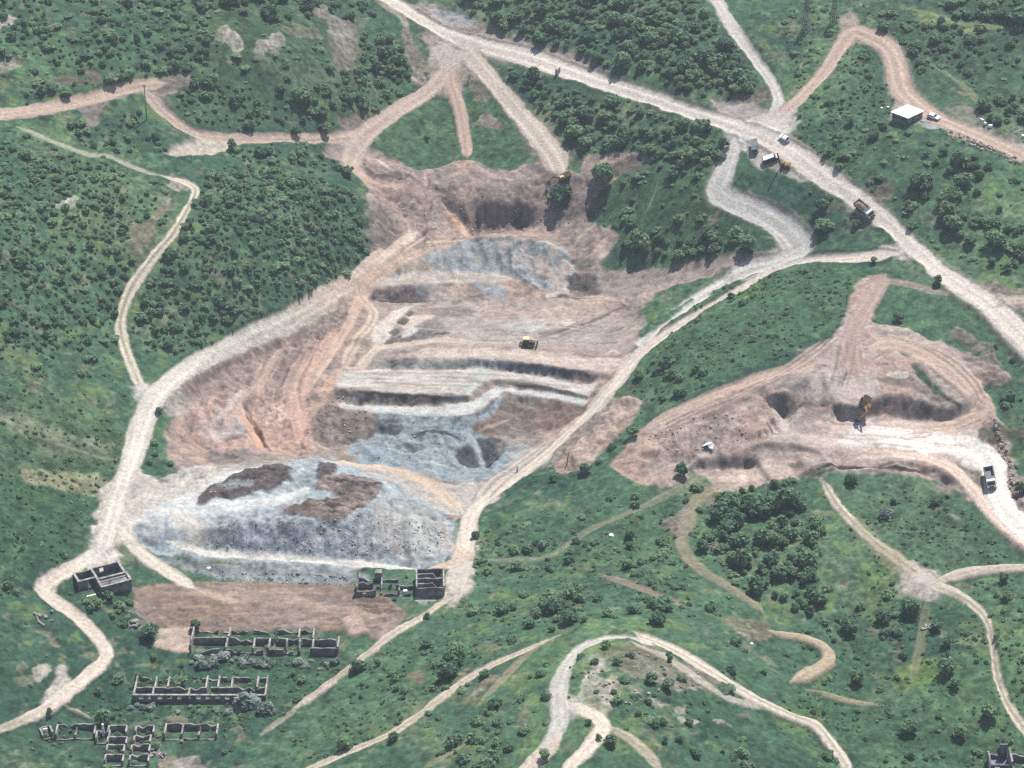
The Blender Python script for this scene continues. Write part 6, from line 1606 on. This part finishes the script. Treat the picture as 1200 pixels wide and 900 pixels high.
def plant(kind, x, y, rad, label, group=None, tall=1.0):
    z = hz(x, y); i = vr.randrange(NP)
    sc = (rad * vr.uniform(.92, 1.08), rad * vr.uniform(.92, 1.08), rad * vr.uniform(.9, 1.15) * tall)
    count[kind] += 1
    if kind == 'tree':
        t = bpy.data.objects.new('tree', None); C.objects.link(t); t.empty_display_size = .5
        t.location = (x, y, z); t.rotation_euler = (0, 0, vr.uniform(0, 6.28)); t.scale = sc
        c = bpy.data.objects.new('crown', PMESH['tree'][i]); C.objects.link(c); c.parent = t
        k = bpy.data.objects.new('trunk', TMESH[i % 3]); C.objects.link(k); k.parent = t
        return tag(t, label, 'tree', group)
    o = bpy.data.objects.new('shrub', PMESH[kind][i]); C.objects.link(o)
    o.location = (x, y, z - .12 * rad); o.rotation_euler = (0, 0, vr.uniform(0, 6.28)); o.scale = sc
    return tag(o, label, 'shrub', group)
bare_f = lambda x, y: bil(bb, x, y, X0, Y0, STEP)
EXTRA = 0
MASS = {'tree': [], 'shrub': [], 'silver': [], 'tuft': []}
road_near = fastblur(roadm.astype(float), 2.6)
def scatter(poly, kind, spacing, prob, rad, seed, clump=.0, cscale=16.0, label=None, group=None, tall=1.0, top=9999, bmax=.35):
    """plants over a patch of hillside; with a label each is a thing of its own, without one it joins the mass"""
    w = unproj(poly); rs = np.random.RandomState(seed)
    xs_ = np.arange(w[:, 0].min(), w[:, 0].max(), spacing); ys_ = np.arange(w[:, 1].min(), w[:, 1].max(), spacing)
    X_, Y_ = np.meshgrid(xs_, ys_)
    X_ = X_ + rs.uniform(-.5, .5, X_.shape) * spacing; Y_ = Y_ + rs.uniform(-.5, .5, Y_.shape) * spacing
    X_, Y_ = X_.ravel(), Y_.ravel()
    wx = X_ + 3 * (fbm(X_, Y_, 9, 61, 2)); wy = Y_ + 3 * fbm(X_, Y_, 9, 62, 2)
    cl = fbm(X_, Y_, cscale, seed + 7, 3)
    ok = pip(w, wx, wy) & (rs.rand(len(X_)) < prob) & (cl > clump) & (bare_f(X_, Y_) < bmax)
    if kind == 'tree': ok &= bil(road_near, X_, Y_, X0, Y0, STEP) < .10
    X_, Y_, cl = X_[ok], Y_[ok], cl[ok]
    r_ = (rad[0] * .8 + (rad[1] * 1.3 - rad[0] * .8) * rs.rand(len(X_)) ** 2.8) * (1 + .35 * np.clip(cl, -.3, .5))
    if label:
        order = np.argsort(-r_)[:top]
        for q in order: plant(kind, float(X_[q]), float(Y_[q]), float(r_[q]), label, group, tall)
        rest = np.argsort(-r_)[top:]
        MASS[kind] += [(X_[q], Y_[q], r_[q] , tall) for q in rest]
    else:
        MASS[kind] += [(a, b_, c, tall) for a, b_, c in zip(X_, Y_, r_)]
    return len(X_)
NZ = 0
# ---- single trees told apart by where they stand: photo pixel of the foot, crown width in pixels, label
for (kind, a, b_, wpx, lab) in [
    ('tree', 705, 217, 32, "full round green tree on bare earth just right of the excavator at the ramp foot"),
    ('tree', 655, 238, 27, "green tree directly in front of the excavator at the ramp foot"),
    ('tree', 272, 176, 13, "small dark tree at the right end of the pale patch on the upper left track"),
    ('tree', 348, 157, 12, "left of two dark trees behind the upper left track"), ('tree', 382, 157, 14, "right of two dark trees behind the upper left track"),
    ('tree', 1052, 377, 13, "lone tree on the meadow between the main road and the right quarry"),
    ('tree', 709, 761, 13, "dark tree standing at the top of the grey ring track"),
    ('tree', 568, 793, 12, "small dark tree on the lower side of the diagonal hill track"),
    ('silver', 637, 641, 13, "left of two silvery shrubs in the meadow right of the dump"), ('silver', 677, 636, 12, "right of two silvery shrubs in the meadow right of the dump"),
    ('tree', 1066, 722, 24, "big dark tree just below the meeting of the pale twin tracks"), ('tree', 996, 741, 22, "tallest dark tree below the copse left of the track meeting"), ('tree', 1034, 728, 18, "dark tree between the tallest dark tree and the track meeting"),
    ('tree', 1005, 800, 18, "lone round tree in the lower right meadow right of the curving brown track"),
    ('tree', 1064, 860, 22, "dark rounded tree alone in the meadow near the bottom edge"), ('tree', 1126, 863, 17, "dark tree right of the rounded one near the bottom edge"), ('tree', 1068, 888, 9, "tiny tree below the dark rounded tree near the bottom edge"), ('tree', 1158, 842, 22, "dark tree hard against the left side of the right twin track"),
    ('tree', 1110, 790, 24, "largest dark tree in the line of trees inside the right twin track"), ('tree', 1118, 806, 14, "lowest tree in the line of trees inside the right twin track"), ('tree', 1108, 757, 13, "middle tree in the line of trees inside the right twin track"), ('tree', 1096, 738, 15, "topmost tree in the line of trees inside the right twin track"),
    ('tree', 1177, 680, 13, "tree under the pale branch track at the right edge"), ('tree', 1178, 702, 11, "small tree below the pale branch track at the right edge"),
    ('silver', 1037, 607, 20, "silvery shrub alone on the meadow under the right quarry"), ('tree', 1095, 592, 13, "dark small tree under the right quarry beside the lower haul road"), ('tree', 1047, 590, 8, "small dark tree touching the silvery shrub under the right quarry"),
    ('tree', 998, 566, 14, "tree against the quarry's lower edge above the silvery shrub"),
    ('tree', 175, 750, 20, "dark round tree beside the heap of broken white slabs"), ('tree', 180, 772, 9, "small dark tree below the heap of broken white slabs"), ('tree', 122, 849, 24, "large dark tree behind the tall white pillar"), ('tree', 58, 837, 8, "tiny dark tree in the fork of the bottom left track"),
    ('tree', 230, 738, 13, "green tree at the left end of the long barn of broken cells"), ('tree', 211, 806, 20, "dark tree growing inside the long low barn shell"),
    ('tree', 404, 878, 19, "dark tree at the bottom end of the diagonal hill track"), ('tree', 460, 868, 14, "dark tree on the lower side of the diagonal track's bottom stretch"), ('tree', 421, 785, 17, "dark tree in the gully right of the dirt track's lower end"), ('tree', 442, 780, 8, "small tree right of the gully tree at the dirt track's lower end"),
    ('tree', 686, 554, 15, "dark tree at the lower edge of the pink mounds"), ('tree', 648, 564, 12, "small dark tree below the pit road at the pink mounds"), ('tree', 741, 512, 15, "dark tree between the pink mounds and the right quarry"), ('tree', 798, 557, 16, "dark tree at the lower left rim of the right quarry"),
    ('tree', 557, 630, 11, "narrow dark tree against the right road beside the dump"), ('tree', 1195, 577, 15, "dark tree at the right edge beyond the quarry spoil"), ('tree', 187, 484, 9, "dark small tree on the right bank of the left road"),
    ('tree', 997, 146, 12, "small tree in the meadow left of the hut"), ('tree', 1023, 163, 16, "dark tree below the left side of the hut"),
    ('tree', 725, 779, 12, "tree on the stony hilltop nearest the ring track's top"), ('tree', 763, 799, 14, "dark tree in the middle of the stony hilltop"), ('tree', 782, 808, 14, "dark tree right of the middle of the stony hilltop"), ('tree', 785, 774, 9, "small tree under the ring track's right shoulder"),
    ('tree', 715, 873, 15, "dark tree inside the fork of the bottom tracks"), ('tree', 690, 848, 8, "small tree above the fork of the bottom tracks"), ('tree', 638, 890, 15, "dark tree between the two lower arms of the ring track"), ('tree', 702, 866, 8, "small tree just left of the fork of the bottom tracks"),
    ('tree', 500, 692, 8, "small tree inside the square roofless block"), ('tree', 500, 724, 8, "green small tree on the right road's lower bank"),
    ('tree', 848, 148 + 26, 16, "tree left of the access road's top end"), ('tree', 1024, 308, 8, "small tree on the bank where the pit road leaves the main road"), ('tree', 1098, 332, 11, "tree on the main road's inner bank above the meadow"),
    ('tree', 735, 291, 12, "dark tree at the right edge of the brown diggings"), ('tree', 1126, 170 + 25, 20, "leafy tree alone under the boulders of the upper right track"),
    ('silver', 290, 828, 34, "largest silvery shrub at the right end of the long low barn"), ('silver', 312, 836, 22, "silvery shrub beside the dirt path right of the long low barn"), ('silver', 392, 778, 12, "small silvery shrub at the right end of the long barn of broken cells")]:
    x, y, z = spot(a, b_)
    plant(kind, x, y, wpx / px_per_m(y, z) / 2 * 1.12, lab, tall=1.15 if kind == 'tree' else 1.0)
# ---- named patches whose plants nobody could tell apart: every plant is its own thing
scatter([(835,600),(880,570),(930,572),(955,600),(965,650),(945,690),(985,715),(960,722),(960,742),(900,705),(860,690),(822,655),(820,620)], 'tree', 3.8, .95, (1.4, 2.8), 11, -.5, 12, "dark tree packed into the copse below the right quarry", "dark copse below the right quarry", 1.1)
scatter([(1080,170),(1140,175),(1200,215),(1200,350),(1165,335),(1120,270),(1060,250),(1045,225),(1090,205)], 'tree', 4.6, .8, (1.7, 3.6), 12, -.2, 16, "dark tree in the wood on the slope below the upper right track", "wood below the upper right track", 1.0, 72)
scatter([(865,190),(900,215),(950,235),(1010,265),(1030,290),(960,300),(930,270),(880,240),(860,222)], 'tree', 5.2, .75, (1.9, 3.6), 13, -.1, 14, "dark tree in the strip between the main road and the access road", "trees between the main road and the access road", 1.0, 48)
scatter([(730,625),(790,635),(785,690),(760,690),(725,665)], 'tree', 4.2, .65, (1.6, 2.8), 14, -.1, 12, "dark tree in the hollow left of the faded brown track", "hollow left of the faded brown track", 1.0, 26)
scatter([(590,720),(660,700),(720,690),(800,720),(830,735),(740,738),(640,742),(600,745)], 'tree', 4.6, .55, (1.4, 2.8), 15, -.05, 14, "dark tree on the slope just above the ring track hill", "slope above the ring track hill", 1.0, 30)
scatter([(490,770),(515,745),(540,770),(525,800),(492,798)], 'tree', 3.6, .8, (1.6, 2.9), 16, -.3, 12, "dark tree in the clump above the diagonal hill track", "clump above the diagonal hill track", 1.05, 16)
scatter([(770,850),(800,842),(850,852),(900,870),(905,900),(770,905)], 'tree', 3.6, .6, (1.3, 2.3), 17, -.15, 12, "dark tree on the shaded hill foot at the bottom between the ring tracks", "shaded hill foot at the bottom", 1.0, 26)
scatter([(580,800),(650,780),(648,830),(620,870),(570,900),(520,895),(540,850)], 'shrub', 2.9, .62, (1.0, 2.0), 21, -.12, 11, "green shrub on the hillside left of the grey ring track", "shrubs left of the grey ring track", 1.0, 100)
scatter([(860,830),(960,855),(990,900),(880,905),(800,845),(780,815)], 'shrub', 3.0, .5, (.9, 1.8), 22, -.05, 12, "green shrub on the hill foot between the two ring tracks", "shrubs between the ring tracks", 1.0, 60)
scatter([(85,700),(150,695),(160,722),(150,735),(95,720)], 'shrub', 2.6, .75, (1.0, 1.9), 23, -.3, 10, "green shrub in the thicket in front of the roofless house", "thicket in front of the roofless house", 1.0, 26)
scatter([(225,768),(300,768),(390,772),(385,782),(300,782),(230,780)], 'silver', 2.1, .9, (.9, 1.7), 24, -.6, 10, "silvery shrub along the front of the long barn of broken cells", "silvery shrubs along the long barn", .8, 40)
scatter([(140,822),(230,824),(285,826),(280,838),(220,834),(145,836)], 'silver', 2.2, .85, (.8, 1.6), 25, -.6, 10, "silvery shrub along the front of the long low barn shell", "silvery shrubs along the low barn", .8, 36)
scatter([(418,702),(450,704),(486,706),(485,712),(420,710)], 'shrub', 2.8, .8, (1.1, 2.0), 26, -.4, 10, "green shrub growing against the broken grey row", "shrubs at the broken grey row", 1.0, 14, .9)
scatter([(990,650),(1050,690),(1080,740),(1000,720),(960,690)], 'shrub', 4.0, .45, (.9, 1.8), 27, 0, 12, "green shrub on the slope left of the track meeting", "shrubs left of the track meeting", 1.0, 24)
scatter([(855,745),(930,760),(920,800),(870,790)], 'shrub', 3.2, .5, (.9, 1.7), 28, -.1, 12, "green shrub inside the bend of the curving brown track", "shrubs inside the curving brown track", 1.0, 24)
for k_, poly in enumerate([[(222,760),(392,762),(392,745),(224,742)], [(158,818),(312,818),(312,802),(158,800)], [(50,870),(255,872),(255,855),(50,852)], [(116,905),(184,905),(184,866),(116,866)], [(416,698),(522,698),(520,676),(418,676)], [(76,690),(150,692),(128,672),(98,672)]]):
    scatter(poly, 'shrub', 1.9, .5, (.4, 1.1), 400 + k_, -.3, 8, bmax=1.1, tall=.8)
# ---- masses of woodland and scrub beyond counting
scatter([(520,-20),(720,-25),(830,-25),(850,40),(890,100),(880,118),(800,112),(720,80),(640,58),(560,30)], 'tree', 3.4, .95, (1.3, 2.9), 31, -.55, 20, tall=.95)
scatter([(585,80),(650,95),(740,125),(850,155),(850,200),(800,215),(720,180),(690,178),(660,175),(620,125)], 'tree', 3.2, .95, (1.2, 2.7), 32, -.5, 18, tall=.95)
scatter([(740,290),(860,262),(890,290),(860,305),(770,308)], 'tree', 4.0, .9, (1.6, 3.0), 33, -.4, 14)
scatter([(400,60),(430,20),(480,60),(490,110),(450,130),(400,155),(340,140),(370,100)], 'tree', 4.0, .95, (1.6, 3.1), 34, -.5, 16)
scatter([(250,-15),(420,-15),(440,20),(380,30),(320,25),(260,20)], 'tree', 4.4, .85, (1.6, 3.2), 35, -.3, 18)
scatter([(240,205),(300,192),(425,228),(432,290),(408,330),(340,358),(270,384),(205,418),(172,418),(152,380),(168,335),(210,280),(238,235)], 'shrub', 2.25, .95, (.75, 1.75), 36, -.6, 18, tall=1.1)
scatter([(-20,165),(50,180),(120,195),(190,225),(195,255),(150,320),(132,380),(120,410),(-20,410)], 'shrub', 2.3, .92, (.65, 1.55), 37, -.5, 18, tall=1.05)
scatter([(-20,-20),(250,-20),(260,120),(200,90),(80,120),(-20,128)], 'shrub', 2.8, .85, (.8, 2.0), 38, -.4, 20)
scatter([(200,120),(230,95),(330,110),(400,100),(470,60),(490,110),(420,150),(300,155),(230,150)], 'shrub', 3.0, .85, (1.0, 2.2), 39, -.35, 18)
scatter([(60,140),(160,128),(205,155),(225,180),(180,182),(100,172)], 'shrub', 3.0, .8, (.8, 1.8), 40, -.25, 16)
scatter([(240,175),(400,172),(425,212),(300,195)], 'shrub', 3.0, .8, (.9, 2.0), 41, -.3, 16)
scatter([(920,-20),(1230,-20),(1230,160),(1110,130),(1065,60),(1010,25),(960,60),(910,90)], 'shrub', 3.8, .7, (1.0, 2.6), 42, -.1, 22)
scatter([(1100,-20),(1230,-20),(1230,32),(1120,22)], 'tree', 5.5, .8, (2, 3.6), 43, -.2, 18)
scatter([(1130,118),(1200,110),(1215,160),(1150,142)], 'tree', 5.5, .8, (2, 3.2), 45, -.3, 18)
scatter([(925,140),(1040,60),(1060,130),(1040,200),(1060,230),(1000,235),(950,190)], 'shrub', 3.4, .65, (.8, 2.2), 44, -.1, 16)
scatter([(730,440),(800,415),(870,400),(900,425),(800,470),(745,475)], 'shrub', 3.0, .65, (.8, 2.0), 46, -.12, 16)
scatter([(720,150),(830,150),(850,200),(850,300),(700,290),(700,215)], 'shrub', 3.2, .6, (.8, 2.0), 47, -.08, 16)
scatter([(560,620),(700,590),(820,570),(810,700),(900,735),(600,745),(520,720)], 'shrub', 3.0, .5, (.6, 1.6), 48, -.05, 16)
scatter([(380,800),(460,745),(560,735),(640,752),(500,830),(400,885)], 'shrub', 3.2, .4, (.5, 1.3), 49, .02, 16)
scatter([(950,690),(1200,690),(1210,905),(1000,905),(850,800),(830,760)], 'shrub', 3.2, .42, (.5, 1.5), 50, .0, 16)
scatter([(960,560),(1130,570),(1200,650),(1080,660),(1000,610)], 'shrub', 3.6, .35, (.45, 1.2), 51, .05, 16)
scatter([(1160,440),(1215,420),(1215,620),(1190,540)], 'shrub', 3, .7, (.7, 1.8), 52, -.15, 14)
scatter([(1100,340),(1160,370),(1200,410),(1190,440),(1140,400)], 'shrub', 4.5, .4, (.8, 1.6), 53, .0, 14)
scatter([(-20,610),(100,620),(80,660),(40,690),(-20,720)], 'shrub', 3.2, .6, (.6, 1.5), 54, -.08, 14)
scatter([(-20,700),(40,720),(100,760),(30,830),(-20,830)], 'shrub', 3.6, .4, (.5, 1.3), 55, .0, 14)
scatter([(-20,420),(150,430),(140,520),(-20,620)], 'shrub', 4, .35, (.4, 1.0), 56, .0, 14)
scatter([(120,760),(420,770),(350,830),(260,905),(-10,905),(100,830)], 'shrub', 3.2, .5, (.5, 1.4), 57, -.05, 12)
scatter([(830,320),(1000,312),(980,372),(880,405),(800,410)], 'shrub', 4, .4, (.45, 1.3), 58, .0, 14)
scatter([(440,140),(520,105),(540,185),(470,190)], 'shrub', 6, .35, (.8, 1.8), 59, .0, 12)
scatter([(650,760),(760,750),(860,815),(840,850),(720,840),(650,840)], 'shrub', 3.4, .3, (.6, 1.3), 60, -.05, 10, bmax=.9)
scatter([(190,500),(215,520),(215,550),(170,545),(175,515)], 'shrub', 3, .5, (.7, 1.4), 61, -.2, 10)
scatter([(715,480),(745,470),(745,500),(705,545),(690,545)], 'shrub', 3, .5, (.7, 1.5), 63, -.2, 10)
scatter([(740,470),(830,450),(820,475),(750,495)], 'shrub', 4, .3, (.7, 1.5), 64, 0, 10)
for k_, poly in enumerate([[(-20,430),(150,440),(130,600),(60,690),(-20,720)], [(330,890),(460,750),(560,735),(640,750),(500,830),(420,890)], [(560,620),(820,580),(820,640),(640,740),(540,720)], [(740,470),(830,330),(1000,312),(985,375),(900,430)],
        [(960,565),(1100,570),(1200,650),(1200,900),(980,900),(900,740),(1040,700)], [(110,770),(420,760),(330,860),(100,860),(-10,900),(60,840)], [(920,10),(1100,10),(1200,120),(1060,60),(1000,240),(930,150)]]):
    scatter(poly, 'tuft', 1.55, .5, (.35, .8), 300 + k_, -.3, 9, tall=.8)
# low ground-hugging bushes that knit the scrub together
for k_, (poly, sp, pr) in enumerate([([(240,205),(300,192),(425,228),(432,290),(408,330),(340,358),(270,384),(205,418),(172,418),(152,380),(168,335),(210,280),(238,235)], 2.7, .6),
        ([(-20,140),(50,160),(120,180),(190,215),(200,255),(150,320),(132,380),(150,440),(-20,440)], 2.8, .55), ([(-20,-20),(420,-20),(480,60),(490,110),(420,155),(230,155),(150,110),(-20,130)], 3.4, .5),
        ([(520,-20),(830,-25),(890,100),(880,118),(720,80),(560,30)], 3.4, .6), ([(585,80),(850,155),(850,200),(700,180),(620,125)], 3.2, .6), ([(910,-20),(1230,-20),(1230,160),(1060,60),(925,140)], 4.0, .4),
        ([(865,190),(1010,265),(1200,350),(1200,160),(1050,150),(940,150)], 3.6, .4), ([(820,560),(960,570),(970,720),(820,690)], 3.0, .5), ([(480,830),(650,760),(960,850),(990,900),(500,900)], 3.2, .4), ([(560,620),(820,580),(900,740),(560,740)], 3.4, .35), ([(700,180),(850,200),(880,300),(700,300)], 3.4, .4)]):
    scatter(poly, 'shrub', sp, pr, (.7, 1.9), 200 + k_, -.35, 10, tall=.55)
def mass(name, kind, label):
    L = np.array(MASS[kind]); rs = np.random.RandomState(5)
    if not len(L): return
    zz = hf(L[:, 0], L[:, 1]); pi = rs.randint(0, NP, len(L)); an = rs.uniform(0, 6.28, len(L)); tn = rs.normal(0, .26, len(L)) + .12 * fbm(L[:, 0], L[:, 1], 30, 71, 2)
    V, F, T = [], [], []; off = 0
    for k in range(NP):
        s = np.where(pi == k)[0]
        if not len(s): continue
        v, f, t = PROTO[kind][k]
        ca_, sa = np.cos(an[s])[:, None], np.sin(an[s])[:, None]
        r = L[s, 2][:, None] * rs.uniform(.9, 1.1, (len(s), 1))
        x = (v[None, :, 0] * ca_ - v[None, :, 1] * sa) * r + L[s, 0][:, None]
        y = (v[None, :, 0] * sa + v[None, :, 1] * ca_) * r + L[s, 1][:, None]
        z = v[None, :, 2] * r * L[s, 3][:, None] * rs.uniform(.85, 1.2, (len(s), 1)) + zz[s][:, None] - .12 * r
        V.append(np.stack([x, y, z], -1).reshape(-1, 3))
        F.append((f[None] + (off + np.arange(len(s)) * len(v))[:, None, None]).reshape(-1, 3))
        T.append(np.clip(t[None] + tn[s][:, None], .02, 1).reshape(-1)); off += len(s) * len(v)
    o = bpy.data.objects.new(name, tri_mesh(name, np.vstack(V), np.vstack(F), np.concatenate(T), MATS[(kind, False)])); C.objects.link(o)
    tag(o, label, None, None, 'stuff')
    print("MASS", name, len(L), sum(len(q) for q in F))
mass('woodland', 'tree', "dark broadleaf woodland on the far slopes beside the main road")
mass('scrub', 'shrub', "green scrub spread over the hillsides around the diggings")
mass('grass_tufts', 'tuft', "tufts of tall grass over the open meadows")
if MASS['silver']: mass('silver_scrub', 'silver', "silvery scrub around the ruins")
print("COUNT", count)

# ================================================================== loose rock
def scatter_rock(poly, n_, rad, seed):
    w = unproj(poly); rs = np.random.RandomState(seed); out = []
    while len(out) < n_:
        x = rs.uniform(w[:, 0].min(), w[:, 0].max(), 400); y = rs.uniform(w[:, 1].min(), w[:, 1].max(), 400)
        k = pip(w, x, y) & (bil(roadm, x, y, X0, Y0, STEP) < .2)
        out += [(a, b_, rad[0] + (rad[1] - rad[0]) * rs.rand() ** 3) for a, b_ in zip(x[k], y[k])]
    return out[:n_]
def rocks(name, lists, col, label):
    L = np.array(lists); rs = np.random.RandomState(8); v, f = ICO1
    V = v[None] * rs.uniform(.65, 1.25, (len(L), len(v), 1)) * (L[:, 2][:, None, None] * rs.uniform(.6, 1.3, (len(L), 1, 3)))
    V = V + np.stack([L[:, 0], L[:, 1], hf(L[:, 0], L[:, 1]) + .1 * L[:, 2]], -1)[:, None]
    F = (f[None] + (np.arange(len(L)) * len(v))[:, None, None]).reshape(-1, 3)
    T = np.repeat(rs.rand(len(L)), len(v))
    m, n, l, b = new_mat(name, col, .95, .05)
    at = n.new('ShaderNodeAttribute'); at.attribute_name = "tone"
    cr = n.new('ShaderNodeValToRGB'); e = cr.color_ramp.elements
    e[0].color = (*[c * .55 for c in col], 1); e[1].color = (*[min(.8, c * 1.5) for c in col], 1)
    l.new(at.outputs['Fac'], cr.inputs[0]); l.new(cr.outputs[0], b.inputs['Base Color'])
    o = bpy.data.objects.new(name, tri_mesh(name, V.reshape(-1, 3), F, T, m)); C.objects.link(o)
    tag(o, label, None, None, 'stuff')
rocks('grey_rubble', scatter_rock([(235,636),(265,612),(340,608),(440,602),(525,620),(515,650),(420,655),(280,644)], 800, (.1, .36), 1) + scatter_rock([(220,665),(410,672),(410,684),(230,678)], 260, (.12, .5), 2) +
      scatter_rock([(450,490),(560,500),(590,525),(560,560),(440,545)], 120, (.12, .35), 3), (.2, .22, .235), "grey blasted rock strewn over the dump face and pit floor")
rocks('brown_rubble', scatter_rock([(440,225),(640,225),(690,260),(640,270),(480,275),(430,260)], 200, (.12, .4), 6) + scatter_rock([(360,465),(400,460),(440,480),(400,520),(350,510)], 160, (.12, .5), 7) + scatter_rock([(1095,150),(1120,152),(1200,185),(1200,196),(1120,165)], 170, (.25, .9), 9) +
      scatter_rock([(232,584),(320,548),(335,556),(300,575)], 50, (.12, .4), 10) + scatter_rock([(345,595),(440,560),(445,575),(390,605)], 60, (.12, .4), 11) + scatter_rock([(1165,490),(1180,520),(1195,590),(1175,560)], 150, (.2, .7), 12) + scatter_rock([(750,515),(850,480),(880,510),(800,545)], 160, (.12, .45), 13) + scatter_rock([(670,780),(760,765),(840,800),(720,840)], 160, (.15, .6), 14), (.25, .20, .17), "brown earth clods and stones strewn over the diggings")

# ================================================================== the air
HAZE_D = 0.0001
hz_me = MB().box((0, 560, 180), (1500, 1500, 460)).mesh('haze', None) if False else None
bm = bmesh.new(); bmesh.ops.create_cube(bm, size=1.0)
hme = bpy.data.meshes.new('haze'); bm.to_mesh(hme); bm.free()
haze = bpy.data.objects.new('haze', hme); C.objects.link(haze)
zlo, zhi = float(AH.min()) - 1.0, CAM_H + 12.0
haze.scale = (40000, 40000, zhi - zlo); haze.location = (0, 600, (zhi + zlo) / 2)
hm = bpy.data.materials.new('haze_air'); hm.use_nodes = True
hn, hl = hm.node_tree.nodes, hm.node_tree.links
hn.clear()
pv = hn.new('ShaderNodeVolumePrincipled'); pv.inputs['Color'].default_value = (.80, .90, 1.0, 1); pv.inputs['Density'].default_value = HAZE_D; pv.inputs['Anisotropy'].default_value = 0.2
ho = hn.new('ShaderNodeOutputMaterial'); hl.new(pv.outputs[0], ho.inputs['Volume'])
hme.materials.append(hm)
tag(haze, None, None, None, 'stuff')
